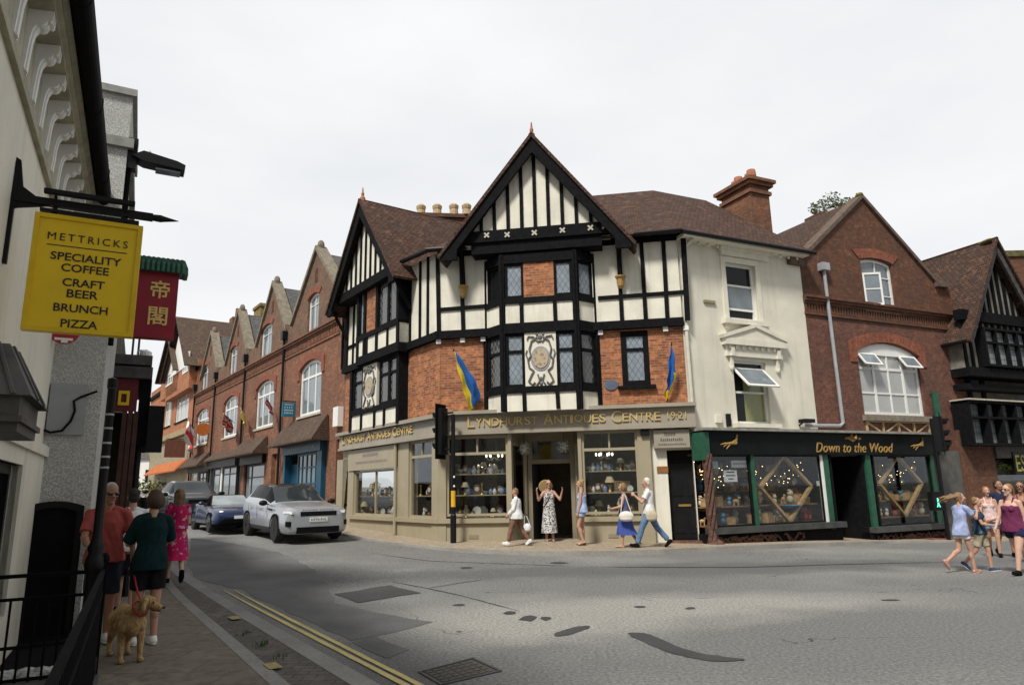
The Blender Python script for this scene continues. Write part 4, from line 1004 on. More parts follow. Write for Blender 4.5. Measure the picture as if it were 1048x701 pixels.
b = MB(); b.rect(PR_, u[0]-.28, u[1]+.28, u[2]-.17, u[2]-.03, -.02, .18); b.rect(PR_, u[0]-.2, u[0]-.05, u[2]-.3, u[2]-.17, 0, .1); b.rect(PR_, u[1]+.05, u[1]+.2, u[2]-.3, u[2]-.17, 0, .1); b.build('sill', M['trim'], CH)
# lower window with the tilted-out top light
b = MB(); b.prism(PR_, hole(*l), -.22, -.1, [hole(l[0]+.06, l[1]-.06, l[2]+.07, l[3]-.06)]); zm = l[2]+(l[3]-l[2])*.50; b.rect(PR_, l[0]+.04, l[1]-.04, zm-.03, zm+.03, -.21, -.11)
k = b.build('window', M['white'], CH)
mid = l[0]+(l[1]-l[0])*.36
MB().rect(PR_, l[0]+.05, mid, l[2]+.05, l[3]-.3, -.17, -.16).build('pane', M['pane_dark'], k)
MB().rect(PR_, mid, l[1]-.05, l[2]+.05, l[3]-.3, -.17, -.16).build('pane', pane_mat('green curtain pane', (.17, .18, .05), curtain=(.30, .31, .12)), k)
MB().rect(PR_, l[0]+.05, l[1]-.05, l[3]-.3, l[3]-.05, -.17, -.16).build('pane', M['pane_dark'], k)
t0 = PR_.w(l[0]+.05, l[3]-.2, -.1); t1 = PR_.w(l[1]-.05, l[3]-.2, -.1); out = PR_.w(0, 0, 1)-PR_.w(0, 0, 0); dn = out*.62+Vector((0, 0, -.62))
b = MB(); e = (t1-t0).normalized(); nn = e.cross(dn.normalized()); 
def slab4(b, a, c, d_, f, th):
    v = [a, c, d_, f]; b.add([p-nn*th for p in v]+[p+nn*th for p in v], [(0, 1, 2, 3), (4, 5, 6, 7), (0, 1, 5, 4), (1, 2, 6, 5), (2, 3, 7, 6), (3, 0, 4, 7)])
w_ = .07; dl_ = dn.normalized()
slab4(b, t0, t1, t1+dl_*w_, t0+dl_*w_, .02); slab4(b, t0+dn, t1+dn, t1+dn-dl_*w_, t0+dn-dl_*w_, .02); slab4(b, t0, t0+e*w_, t0+e*w_+dn, t0+dn, .021); slab4(b, t1, t1-e*w_, t1-e*w_+dn, t1+dn, .021)
k2 = b.build('open_casement', M['white'], CH); b = MB(); slab4(b, t0+e*.05+dl_*.05, t1-e*.05+dl_*.05, t1-e*.05+dn-dl_*.05, t0+e*.05+dn-dl_*.05, .006); b.build('pane', M['pane_grey'], k2)
b = MB(); b.rect(PR_, l[0]-.2, l[1]+.2, l[2]-.13, l[2]-.01, -.02, .2); b.build('sill', M['trim'], CH)
# pediment on consoles
q = PR_.rect(738.5, 799.5, 347, 357); ax, az = PR_.px(769.5, 333, .3)
b = MB(); c_ = (q[0]+q[1])/2; b.rect(PR_, q[0], q[1], q[2]+.05, q[3]-.06, 0, .20); b.rect(PR_, q[0]+.1, q[1]-.1, q[2]-.28, q[2]+.05, 0, .10)
b.prism(PR_, [(q[0]-.06, q[3]-.06), (q[1]+.06, q[3]-.06), (c_, az)], 0, .18)
for sg_ in (0, 1):
    x = q[0]-.08 if not sg_ else q[1]+.08; b.bar(PR_, (x, q[3]-.02), (c_, az+.03), .11, 0, .23)
b.build('pediment', M['trim'], CH)
b = MB(); 
for i in range(9): x = q[0]+.2+(q[1]-q[0]-.4)*i/8; b.rect(PR_, x-.04, x+.04, q[2]-.06, q[2]+.04, .09, .15)
b.build('dentil_course', M['trim'], CH)
for x in (q[0]+.28, q[1]-.28):
    b = MB(); b.rect(PR_, x-.06, x+.06, q[2]-.28, q[2]-.02, 0, .16); b.rect(PR_, x-.05, x+.05, q[2]-.62, q[2]-.28, 0, .08); b.ell(PR_.w(x, q[2]-.62, .04), (.06, .06, .09)); b.build('console', M['trim'], CH)
# eaves, gutter, roof
b = MB(); n = 13
for i in range(n): x = .35+(cs1-.6)*i/(n-1); b.ell(PR_.w(x, ZC-.07, .14), (.05, .05, .05), 8, 6)
b.build('eaves_brackets', M['trim'], CH)
MB().rect(PR_, -.05, cs1, ZC-.02, ZC+.07, -.3, .42).build('soffit', M['trim'], CH)
eD2 = PR_.w(-.3, ZC+.10, .5); eC2 = PR_.w(cs1+.12, ZC+.10, .5)
rk2 = Vector((RK.x, RK.y, RK.z)); chip = PR_.w(cs1-1.0, zr, dR)
slope('roof', [[eD, eC2, chip, rk2], [chip, eC2, PR_.w(cs1+.12, ZC, -5.5)], [rk2, chip, PR_.w(cs1+.1, ZC, -5.5), PR_.w(.2, ZC, -6)]], M['tile'], CH)
MB().tube([PR_.w(-.2, ZC+.05, .54), PR_.w(cs1+.15, ZC+.05, .54)], .06, 8).build('gutter', M['black'], CH)
# chimney
cY = 24.6
A_ = at_y(732, 204, cY-.6); B_ = at_y(767.5, 184, cY-1.0); zt_ = PR_.px(767, 184, -2.6)[1]
cw = MB(); p0 = PR_.px(733, 206, -2.6)[0]; p1 = PR_.px(787, 190, -2.6)[0]
f_l = PR_.px(768.5, 210, -1.5)
sA = PR_.px(768.5, 205, -1.7)[0]; sB = PR_.px(787.5, 205, -1.7)[0]; ztop = PR_.px(778, 184.5, -1.7)[1]
cw.rect(PR_, sA, sB, ZC, ztop-.25, -3.15, -1.7)
for j, (o_, z0_, z1_) in enumerate(((.07, ztop-.55, ztop-.42), (.12, ztop-.25, ztop-.12), (.2, ztop-.12, ztop))): cw.rect(PR_, sA-o_, sB+o_, z0_, z1_, -3.15-o_, -1.7+o_)
chm = cw.build('chimney', M['brick_chim'], CH)
b = MB(); b.rect(PR_, sA-.12, sB+.1, ZC+.9, ZC+1.35, -3.0, -1.62); b.build('flashing', M['lead'], chm)
for i, dd in enumerate((-1.95, -2.25, -2.6, -2.95)):
    MB().lathe(PR_.w((sA+sB)/2+(.12 if i % 2 else -.06), ztop, dd), [(.17, 0), (.15, .1), (.18, .22), (.17, .36), (.15, .46), (.11, .46)], 10).build('chimney_pot', M['pot'], chm)
# pipes and fittings on the cream wall
b = MB(); p_0 = PR_.px(709.5, 262)[0]
b.tube([PR_.w(.35, ZC-.05, .35), PR_.w(.06, ZC-.35, .08), PR_.w(.06, 6.0, .08), PR_.w(.08, SF, .08)], .05, 8); b.build('downpipe', M['pipe_cream'], CH)
s, z = PR_.px(744.5, 430); MB().rect(PR_, s-.06, s+.06, z-.18, z+.18, 0, .09).build('meter_box', M['black'], CH)
s, z = PR_.px(734.5, 429); MB().rect(PR_, s-.1, s+.1, z-.1, z+.1, 0, .07).build('vent_hood', M['trim'], CH)
s, z = PR_.px(820, 432); b = MB(); b.rect(PR_, s-.22, s+.2, z-.04, z+.07, .1, .35); b.tube([PR_.w(s-.1, z-.1, 0), PR_.w(s-.1, z, .2)], .025, 6); b.build('flood_lamp', M['black'], CH)
s, z = PR_.px(725, 309); MB().rect(PR_, s-.2, s+.22, z-.04, z+.04, 0, .06).build('conduit_box', plain('mossy pipe', (.30, .28, .16), .8), CH)
# ================================================================ BRICK GABLE HOUSE
BH = thing('brick_gable_house', 'dark red brick house with steep gable and arched white window beside the cream house', 'house', v2(PR_.w(cs1, 0, 0))+(0,))
bs_1 = PR_.px(978, 335)[0]
ap = PR_.px(881.5, 204); kl = PR_.px(840, 268)[1]; kr = PR_.px(955, 284)[1]; kz = (kl+kr)/2
zst = PR_.px(900, 318)[1]
aw = PR_.rect(883.5, 915, 266, 317)
fwv = PR_.rect(880.5, 942.5, 352, 425)
sL, sR_ = cs1+.1, bs_1-.9
slp = (ap[1]-kz)/((sR_-sL)/2); ac = (sL+sR_)/2
outer = [(cs1, SF-.3), (bs_1, SF-.3), (bs_1, kz-.4), (sR_, kz), (ac, ap[1]), (sL, kz), (cs1, kz-.4)]
wall(PR_, 'upper_wall', [(cs1, zst), (bs_1, zst), (bs_1, kz-.3), (sR_, kz), (ac, ap[1]), (sL, kz), (cs1, kz-.3)], [arch_outline(*aw, .12)], M['brick_dark'], BH, -.35, 0)
wall(PR_, 'lower_wall', hole(cs1, bs_1, SF-.3, zst), [arch_outline(*fwv, .36)], M['brick_dull'], BH, -.35, 0)
body('core', [v2(PR_.w(cs1+.02, 0, -.5)), v2(PR_.w(bs_1-.02, 0, -.5)), v2(PR_.w(bs_1-.02, 0, -7)), v2(PR_.w(cs1+.02, 0, -7))], 3.3, kz-.3, M['dark_in'], BH)
b = MB()
for o_, z0_, z1_ in ((.06, zst-.42, zst-.34), (.05, zst-.05, zst+.03), (.12, zst+.03, zst+.12), (.18, zst+.12, zst+.2)): b.rect(PR_, cs1-.02, bs_1+.02, z0_, z1_, -.1, o_)
n = 60
for i in range(n): x = cs1+(bs_1-cs1)*(i+.5)/n; b.rect(PR_, x-.03, x+.03, zst-.32, zst-.06, 0, .035)
b.build('string_course', M['brick_dark'], BH)
b = MB(); cw_ = .26
for sg_ in (-1, 1):
    x0 = sL if sg_ < 0 else sR_
    b.prism(PR_, [(x0+sg_*.12, kz-.18), (ac, ap[1]+.02), (ac, ap[1]+.17), (x0+sg_*.12, kz-.01)], -.4, .09)
    b.rect(PR_, x0+sg_*.35-.3, x0+sg_*.35+.3, kz-.32, kz-.08, -.4, .16)
b.build('gable_coping', plain('dark coping tile', (.12, .085, .065), .9, .3, 6), BH)
MB().ell(PR_.w(ac, ap[1]+.16, -.05), (.12, .18, .09)).build('moss_patch', M['moss'], BH)
# relieving arches
def arch_band(P, s0, s1, z1, rise, w, mat, parent, d=.03, ears=0.0):
    o_ = arch_outline(s0-w, s1+w, z1-rise-.02-ears, z1+w, rise+.02); i_ = arch_outline(s0, s1, z1-rise-.02-ears, z1, rise); poly = o_[2:]+i_[2:][::-1]
    if ears: poly = [o_[1]]+o_[2:]+[o_[0]]+[i_[0]]+i_[2:][::-1]+[i_[1]]
    return MB().prism(P, poly, -.05, d).build('brick_arch', mat, parent)
arch_band(PR_, aw[0]-.05, aw[1]+.05, aw[3]+.03, .12, .32, M['brick_arch'], BH)
arch_band(PR_, fwv[0]-.02, fwv[1]+.02, fwv[3]+.03, .38, .34, M['brick_arch'], BH, .04, .35)
k = window(PR_, *aw, cols=(.52,), rows=(.3, .66), pane='pane_grey', parent=BH, rise=.12, fw=.09, d=-.1, sill=.1)
# open side-hung casement of the attic window
h0 = PR_.w(aw[0]+.1, 0, -.08); b = MB(); cp = Plane(v2(h0), v2(PR_.w(aw[0]+.62, 0, .22))); z0_, z1_ = aw[2]+.12, aw[3]-.55
b.prism(cp, hole(0, cp.L, z0_, z1_), -.04, .02, [hole(.06, cp.L-.06, z0_+.07, z1_-.07)]); b.rect(cp, .03, cp.L-.03, (z0_+z1_)/2-.02, (z0_+z1_)/2+.02, -.03, .012); k2 = b.build('open_casement', M['white'], BH)
MB().rect(cp, .05, cp.L-.05, z0_+.06, z1_-.06, -.015, -.005).build('pane', M['pane_grey'], k2)
k = window(PR_, *fwv, cols=((.26, .09), .5, (.74, .09)), rows=(.30, (.64, .09)), pane='pane_curtain', parent=BH, rise=.36, fw=.10, bw=.05, d=-.08)
MB().prism(PR_, arch_outline(fwv[0]+.1, fwv[1]-.1, fwv[3]-.42, fwv[3]-.08, .3), -.11, -.07).build('arch_panel', M['white'], k)
for xa, xb in ((.02, .3), (.68, .96)):                     # two small top lights pushed open
    w0 = fwv[0]+(fwv[1]-fwv[0])*xa; w1_ = fwv[0]+(fwv[1]-fwv[0])*xb; zt2 = fwv[2]+(fwv[3]-fwv[2])*.84
    t0 = PR_.w(w0, zt2, -.05); t1 = PR_.w(w1_, zt2, -.05); dn = out*.28+Vector((0, 0, -.42)); e = (t1-t0).normalized(); nn = e.cross(dn.normalized()); dl_ = dn.normalized(); b = MB()
    slab4(b, t0, t1, t1+dl_*.06, t0+dl_*.06, .02); slab4(b, t0+dn, t1+dn, t1+dn-dl_*.06, t0+dn-dl_*.06, .02); slab4(b, t0, t0+e*.06, t0+e*.06+dn, t0+dn, .021); slab4(b, t1, t1-e*.06, t1-e*.06+dn, t1+dn, .021)
    k2 = b.build('open_casement', M['white'], BH); b = MB(); slab4(b, t0+e*.04+dl_*.04, t1-e*.04+dl_*.04, t1-e*.04+dn-dl_*.04, t0+e*.04+dn-dl_*.04, .006); b.build('pane', M['pane_grey'], k2)
b = MB(); b.rect(PR_, fwv[0]-.12, fwv[1]+.15, fwv[2]-.2, fwv[2]-.01, -.1, .16); b.build('sill', M['stone_dk'], BH)
b = MB(); z0_ = fwv[2]-.62; z1_ = fwv[2]-.24; b.rect(PR_, fwv[0]-.02, fwv[1]+.06, z1_, z1_+.06, 0, .07)
nb_ = 4
for i in range(nb_+1):
    x = fwv[0]+(fwv[1]-fwv[0])*i/nb_
    if i % 2 == 0 or i in (1, 3): b.rect(PR_, x-.025, x+.025, z0_, z1_, 0, .06)
for i in range(nb_):
    xa = fwv[0]+(fwv[1]-fwv[0])*i/nb_; xb = fwv[0]+(fwv[1]-fwv[0])*(i+1)/nb_
    b.bar(PR_, (xa, z1_ if i % 2 == 0 else z0_), (xb, z0_ if i % 2 == 0 else z1_), .05, 0, .05)
b.build('sill_bracket_frame', M['pot_pale'], BH)
for sg_ in (0,):
    P_ = PR_
    slope('roof', [[P_.w(ac, ap[1]+.08, -.3), P_.w(sL-.1, kz-.1, -.3), P_.w(sL-.1, kz-.1, -7.2), P_.w(ac, ap[1]+.08, -7.2)], [P_.w(ac, ap[1]+.08, -.3), P_.w(sR_+.3, kz-.35, -.3), P_.w(sR_+.3, kz-.35, -7.2), P_.w(ac, ap[1]+.08, -7.2)]], M['tile'], BH)
b = MB(); hx, hz = PR_.px(840, 272); b.rect(PR_, hx-.16, hx+.16, hz-.2, hz+.05, 0, .22)
xb_ = PR_.px(856.5, 436)[0]; b.tube([PR_.w(hx, hz-.15, .1), PR_.w(hx+.02, 6, .1), PR_.w(hx+.04, 3.45, .1), PR_.w(hx-.1, 3.36, .1), PR_.w(cs1-.6, 3.34, .1)], .055, 8); b.build('downpipe', M['pipe_grey'], BH)
# green hanging sign edge-on
gs, g0_ = PR_.px(955, 427); g1_ = PR_.px(954, 402)[1]
k = thing('hanging_sign', 'narrow green hanging sign seen almost edge-on on the dark red brick wall', 'sign', PR_.w(gs, g0_, .3))
b = MB(); hp = Plane(v2(PR_.w(gs-.12, 0, .16)), v2(PR_.w(gs+.10, 0, .20))); b.rect(hp, 0, hp.L, g0_, g1_, -.03, .03); b.build('board', plain('dull green sign paint', (.018, .085, .05), .5), k)
b = MB(); b.tube([PR_.w(gs, g1_-.06, -.02), PR_.w(gs, g1_-.06, .2)], .02, 6); b.tube([PR_.w(gs, g0_+.06, -.02), PR_.w(gs, g0_+.06, .2)], .015, 6); b.build('bracket', M['black'], k)
# old stack with a self-sown bush behind the brick gable
k = thing('chimney_stack', 'low dark chimney stack with a white cap behind the brick gable', 'chimney', at_y(852, 240, 29))
p0 = at_y(836, 224, 29); p1 = at_y(868, 215, 29.5); b = MB(); mid = (p0+p1)/2; b.box((mid.x, mid.y+.4, mid.z-1.6), ((p1-p0).length, 1.0, 3.2), Matrix.Rotation(.35, 4, 'Z')); b.build('stack', M['brick_dark'], k)
MB().box((mid.x+.1, mid.y+.2, mid.z+.12), (.5, .5, .3), Matrix.Rotation(.35, 4, 'Z')).build('stack_cap', M['white'], k)
leaf = plain('bush leaf', (.10, .13, .05), .7, .45, 12)
def leafball(b, c, r, n, size, rnd, flat=1.0):
    for i in range(n):
        v = Vector((rnd.gauss(0, 1), rnd.gauss(0, 1), rnd.gauss(0, 1)*flat)).normalized()*r*rnd.random()**.45
        q = Quaternion(Vector((rnd.gauss(0, 1), rnd.gauss(0, 1), rnd.gauss(0, 1))).normalized(), rnd.uniform(0, 6)); s = size*rnd.uniform(.6, 1.4)
        b.add([c+v+q@Vector((-s, 0, 0)), c+v+q@Vector((0, -s*.45, .1*s)), c+v+q@Vector((s, 0, 0)), c+v+q@Vector((0, s*.45, .1*s))], [(0, 1, 2, 3)])
def bush(name, label, cat, base, blobs, n, size, seed, stemmat=None, leafm=None, group=None):
    rnd = random.Random(seed); t = thing(name, label, cat, base, group=group); st = MB(); lf = MB(); base = Vector(base)
    for c, r in blobs:
        c = Vector(c); st.tube([base, base.lerp(c, .5)+Vector((rnd.uniform(-.05, .05), 0, .05)), c], [.03, .02, .008], 5); leafball(lf, c, r, n, size, rnd)
    st.build('stem', M['bark'], t); lf.build('foliage', leafm or leaf, t, recalc=False); return t
bb_ = [at_y(x, y, 29.4) for x, y in ((835, 218), (841, 211), (848, 206), (854, 212), (861, 209), (843, 222), (867, 208), (877, 206), (852, 205), (833, 213), (857, 216))]
bush('rooftop_bush', 'straggly green bush growing out of the chimney behind the brick gable', 'bush', at_y(850, 224, 29.4), [(p, (.26+.10*(i % 3))) for i, p in enumerate(bb_)], 70, .075, 5)
# ================================================================ TIMBERED HOUSE on the right edge
TB = thing('timbered_house', 'blackened half-timbered house with jettied gable at the right edge', 'house', v2(PR_.w(bs_1, 0, 0))+(-.3,))
TP = PR_.off(.5); TG = PR_.off(.9)
ts0 = bs_1+.05; tap = TG.px(1018, 245); tl = TG.px(991, 349); tsl = (tap[1]-tl[1])/(tap[0]-tl[0]); ts1 = 2*tap[0]-tl[0]
wall(PR_, 'render_wall', hole(ts0, ts1+3, 0, tl[1]-.1), [], plain('grimy grey render', (.12, .115, .10), .9, .3, 2), TB, -.4, 0)
body('core', [v2(PR_.w(ts0, 0, -.3)), v2(PR_.w(ts1+3, 0, -.3)), v2(PR_.w(ts1+3, 0, -8)), v2(PR_.w(ts0, 0, -8))], 0, tl[1]-.15, M['dark_in'], TB)
zj1 = TP.px(1010, 378)[1]; zj0 = TP.px(1010, 392)[1]
tw_ = ts1-ts0
wall(TP, 'gable_wall', [(tl[0]+.25, zj1), (ts1-.25, zj1), (ts1-.25, tl[1]+.2), (tap[0], tap[1]-.3), (tl[0]+.25, tl[1]+.2)], [], plain('dull grey plaster', (.20, .19, .165), .9, .25, 3), TB, -.5, 0)
tb = MB(); zbeam = TP.px(1018, 325)[1]
tb.rect(TP, tl[0]+.2, ts1-.2, zbeam-.28, zbeam+.1, -.1, .16); tb.rect(TP, tl[0]+.2, ts1-.2, zj1-.3, zj1, -.6, .2); tb.rect(TP, tl[0]+.2, ts1-.2, zj0-.25, zj0-.05, -.6, .02)
for i in range(-7, 8):
    s = tap[0]+i*.34; t = tap[1]-.25-abs(s-tap[0])*tsl
    if t > zbeam+.2: tb.rect(TP, s-.07, s+.07, zbeam, t, -.02, .05)
for i in range(-9, 10): s = tap[0]+i*.36; tb.rect(TP, s-.07, s+.07, zj1, zbeam-.2, -.02, .05) if tl[0]+.25 < s < ts1-.25 else None
tb.build('timber_frame', M['timber'], TB)
tb = MB()
for sg_ in (-1, 1):
    x0 = tap[0]+sg_*(tap[0]-tl[0]); tb.prism(TG, [(x0, tl[1]), (tap[0], tap[1]), (tap[0], tap[1]-.5), (x0-sg_*.3, tl[1])], -.09, 0)
tb.build('bargeboard', M['timber_grey'], TB)
rf = slope('roof', [[TG.w(tap[0], tap[1]+.08, .1), TG.w(tl[0]-.05, tl[1]+.0, .1), TG.w(tl[0]-.05, tl[1], -9), TG.w(tap[0], tap[1]+.08, -9)], [TG.w(tap[0], tap[1]+.08, .1), TG.w(ts1+.05, tl[1], .1), TG.w(ts1+.05, tl[1], -9), TG.w(tap[0], tap[1]+.08, -9)]], M['tile'], TB)
MB().ell(TG.w(tap[0]-.1, tap[1]-.02, -.3), (.12, .4, .07)).build('moss_patch', M['moss'], rf)
MB().tube([TG.w(tl[0]-.08, tl[1]+.0, .0), TG.w(tl[0]-.08, tl[1]+.0, -8)], .06, 8).build('gutter', M['black'], TB)
q = TP.rect(1001, 1040, 339, 377)
k = window(TP.off(.25), q[0], q[1]+.3, q[2], q[3], cols=(.27, .52, .76), rows=(.62,), frame='timber', pane='pane_sq', parent=TB, d=.05, fw=.08, bw=.06, th=.3)
OP = PR_.off(.7); q = OP.rect(994, 1060, 408, 456)
k = window(OP, q[0], q[1], q[2], q[3]-.1, cols=(.28, .5, .72), rows=(.62,), frame='timber', pane='pane_sq', parent=TB, d=.0, fw=.09, bw=.07, th=.6)
MB().rect(OP, q[0]-.06, q[1]+.1, q[3]-.1, q[3]-.05, -.6, .08).build('bay_cornice', M['stone'], TB)
tb = MB()
for x in (ts0+.12, ts0+.9): tb.rect(PR_, x-.1, x+.1, 3.3, tl[1]-.15, -.02, .06)
tb.rect(PR_, ts0, ts1+3, 3.2, 3.45, -.02, .3); tb.build('wall_timber', M['timber'], TB)
# shop under it: sign fascia with yellow letters, window with plants
FZ0, FZ1 = 2.35, 3.15
fb = MB().rect(PR_, ts0+.55, ts1+3, FZ0, FZ1, -.1, .35).build('fascia', M['timber_grey'], TB)
q = PR_.rect(1037, 1056, 466, 484, .35); kb = MB().rect(PR_, q[0], q[1]+.6, q[2]-.05, q[3]+.12, .3, .39).build('sign_panel', M['black'], TB)
text_mesh('ES', 1, .01, PR_, q[0]+.08, q[0]+.62, q[2]+.05, .39, 'sign_lettering', plain('dull lime letters', (.33, .31, .06), .5), TB, zt=q[3]+.02)
shopwin(PR_, 0, 0, 0, 0, 0, s=(ts0+.6, ts1+2.5, .35, FZ0), parent=TB, frame='timber', d=.12)
MB().rect(PR_, ts0+.5, ts1+3, -.6, .35, -.2, .14).build('stall_riser', M['timber'], TB)
pl_ = MB(); rnd = random.Random(9)
for i in range(16): leafball(pl_, PR_.w(ts0+1.0+i*.3, 2.12+rnd.uniform(-.12, .08), .06), .16, 26, .06, rnd)
tag(pl_.build('window_ivy', plain('bright ivy', (.16, .26, .035), .6, .5, 8), None, recalc=False), 'bright green trailing plants along the top of the right-edge shop window', 'plants', kind='stuff')
b = MB(); xx = PR_.px(994, 455)[0]; x2_ = PR_.px(999, 520)[0]; b.tube([PR_.w(xx+.6, 3.25, .1), PR_.w(xx+.05, 3.22, .2), PR_.w(xx, 3.1, .2), PR_.w(x2_, -.3, .2)], .055, 8); b.build('downpipe', M['pipe_grey'], TB)
# chimney of a house further back
k = thing('chimney_stack', 'square brick chimney stack with a mossy cap at the right edge', 'chimney', at_y(1042, 300, 33))
p0 = at_y(1030, 262, 33); b = MB(); b.box((p0.x+1.0, p0.y+.7, p0.z/2), (2.0, 1.4, p0.z)); b.build('stack', M['brick_dark'], k); b = MB(); b.box((p0.x+1, p0.y+.7, p0.z+.1), (2.2, 1.6, .3)); b.build('stack_cap', plain('dark mossy cap', (.10, .09, .035), .95, .4, 5), k)
# ================================================================ GIFT SHOP FRONT (under the cream and brick houses)
GRN = plain('worn green shop paint', (.018, .09, .05), .5, .2, 5)
GS = thing('gift_shopfront', 'dark shopfront with green posts, twisted bark and a black fascia under the cream house', 'shopfront', v2(PR_.w(5, 0, .3))+(0,))
G = PR_.off(.32); gs0, gs1 = G.px(722, 500)[0], G.px(962, 500)[0]
gft = 3.10; gfb = 2.45
b = MB(); b.rect(G, gs0-.02, gs1+.1, gfb, gft, -.4, .12); fa = b.build('fascia', plain('black green fascia', (.006, .009, .008), .5, .3, 2, spec=.12), GS)
b = MB(); b.rect(G, gs0-.12, gs1+.2, gft, gft+.07, -.5, .28); b.build('gutter', plain('dirty lead gutter', (.26, .25, .22), .7, .25, 5), GS)
t0s = G.px(831, 458)[0]; t1s = G.px(910, 457)[0]
text_mesh('Down to the Wood', 1, .012, G, t0s, t1s, gfb+.07, .12, 'fascia_lettering', M['gold_dk'], GS, shear=.34, zt=gfb+.36, space=1.05)
b = MB(); rnd = random.Random(3); s, z = G.px(869, 452)
for i in range(9):
    a = math.pi*(i/8); p = G.w(s, gfb+.40, .13); q = G.w(s+.36*math.cos(a), gfb+.47+.08*math.sin(a), .135); b.tube([p, p.lerp(q, .5)+Vector((0, 0, .05)), q], [.02, .018, .008], 5)
leafball(b, G.w(s, gfb+.53, .14), .12, 50, .04, rnd, .3); leafball(b, G.w(s-.25, gfb+.51, .14), .08, 26, .035, rnd, .3); leafball(b, G.w(s+.25, gfb+.51, .14), .08, 26, .035, rnd, .3)
b.build('tree_emblem', M['gold_dk'], GS, recalc=False)
for xs_ in (748, 938):
    b = MB(); s, z = G.px(xs_, 450); 
    for i in range(3): b.tube([G.w(s+.12-i*.02, gfb+.55-.1*i, .13), G.w(s+.05, gfb+.4-.05*i, .14), G.w(s-.15-.1*i, gfb+.3, .135), G.w(s-.3-.1*i, gfb+.15+.06*i, .13)], [.03, .035, .03, .012], 5)
    b.build('branch_emblem', M['gold_dk'], GS)
# windows, posts
def gx(x, y=500): return G.px(x, y)[0]
sillz0, sillz1 = .36, .52
wins = [(gx(723), gx(770)), (gx(773), gx(843)), (gx(897), gx(956))]
for i, (a, c) in enumerate(wins):
    b = MB(); b.prism(G, hole(a, c, sillz1 if i < 2 else .3, gfb), -.08, 0, [hole(a+.05, c-.05, (sillz1 if i < 2 else .3)+.05, gfb-.05)])
    k = b.build('shop_window', M['black'], GS); MB().rect(G, a+.02, c-.02, (sillz1 if i < 2 else .3)+.02, gfb-.02, -.05, -.04).build('pane', M['glass'], k)
    if i:
        cx = (a+c)/2; zc_ = 1.5; hw_ = min(.98, (c-a)/2-.04); hh = .93; b = MB(); pts = [(cx, zc_+hh), (cx+hw_, zc_+.05), (cx, zc_-hh), (cx-hw_, zc_+.05)]
        for j in range(4): b.bar(G, pts[j], pts[(j+1) % 4], .075, -.22, -.10)
        b.build('diamond_frame', M['wood_pale'], GS)
gp = [gx(771.5), gx(847), gx(890.5), gx(957)]
for i, x in enumerate(gp):
    w = (.06, .10, .11, .08)[i]; b = MB(); b.rect(G, x-w, x+w, .3, gfb, -.12, .05); b.build('post', GRN, GS)
b = MB(); b.rect(G, gx(842.5)-.02, gx(844.8), .5, gfb, -.1, .03); b.build('post', M['white'], GS)
b = MB(); b.rect(G, gs0-.12, gs0+.1, 2.3, gft-.05, -.3, .18); b.build('bracket', GRN, GS)
b = MB(); b.rect(G, gs0+.05, gx(856), sillz0, sillz1, -.2, .24); b.build('window_sill', plain('weathered black sill', (.05, .052, .05), .5, .3, 3), GS)
b = MB(); b.rect(G, gx(885), gs1, .14, .3, -.2, .24); b.build('window_sill', plain('weathered black sill', (.06, .062, .06), .5, .3, 3), GS)
MB().rect(G, gs0-.1, gx(856), -.35, sillz0, -.3, .05).build('stall_riser', M['timber'], GS); MB().rect(G, gx(885), gs1+.1, -.7, .14, -.3, .05).build('stall_riser', M['timber'], GS)
def roots(b, s0, s1, z0, z1, n, rnd, d=.07):
    for i in range(n):
        x = rnd.uniform(s0, s1); L = rnd.uniform(.5, 1.3); ph = rnd.uniform(0, 6); am = (z1-z0)*rnd.uniform(.25, .5); zc = (z0+z1)/2
        pts = [G.w(max(s0, min(s1, x+L*(j/7-.5))), max(z0, min(z1, zc+am*math.sin(ph+j*1.1))), d+.03*math.sin(j+ph)) for j in range(8)]
        b.tube(pts, [rnd.uniform(.02, .035)]*8, 5)
rnd = random.Random(11); b = MB(); roots(b, gs0+.2, gx(815), -.05, .3, 22, rnd); b.build('root_carving', M['bark'], GS); b = MB(); roots(b, gx(890), gs1-.1, -.4, .08, 26, rnd); b.build('root_carving', M['bark'], GS)
b = MB()
for j in range(5):
    pts = [G.w(gs0+.05+.1*math.sin(j*1.3+i*.9), -.1+i*.32, .1+.07*math.cos(j*1.3+i*.9)) for i in range(9)]; b.tube(pts, [.09, .07, .05, .05, .05, .045, .05, .05, .06], 6)
b.ell(G.w(gs0+.1, .05, .12), (.26, .2, .2)); b.build('tree_trunk_post', M['bark'], GS)
# interior
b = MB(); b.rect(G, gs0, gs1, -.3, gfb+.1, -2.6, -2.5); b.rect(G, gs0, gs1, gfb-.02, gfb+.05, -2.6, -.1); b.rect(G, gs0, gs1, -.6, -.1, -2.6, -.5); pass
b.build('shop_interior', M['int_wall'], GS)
MB().rect(G, gx(857), gx(884), -.3, gfb, -1.25, -1.2).build('door', M['dark_in'], GS)  # near-black door and sides put the recess shade into the colour
for x in (gx(852), gx(885)): MB().rect(G, x, x+.08, -.3, gfb, -1.2, 0).build('entry_side', M['timber'], GS)
GSH = []
for a, c in wins:
    for z in (.56, 1.06): MB().rect(G, a+.06, c-.06, z-.04, z, -.7, -.24).build('display_shelf', M['wood'], GS); GSH.append((G, a+.1, c-.1, z))
b = MB(); b.rect(PR_, gs1+.12, PR_.px(981, 500)[0], -.7, 2.6, -.2, .2); b.build('pier', plain('grey pier panel', (.10, .098, .09), .8, .25, 3, streak=.3), GS)
b = MB(); b.rect(PR_, PR_.px(981, 500)[0]+.02, ts0+.55, -.7, 3.3, -.2, .26); b.build('brick_pier', M['brick_dark'], TB)
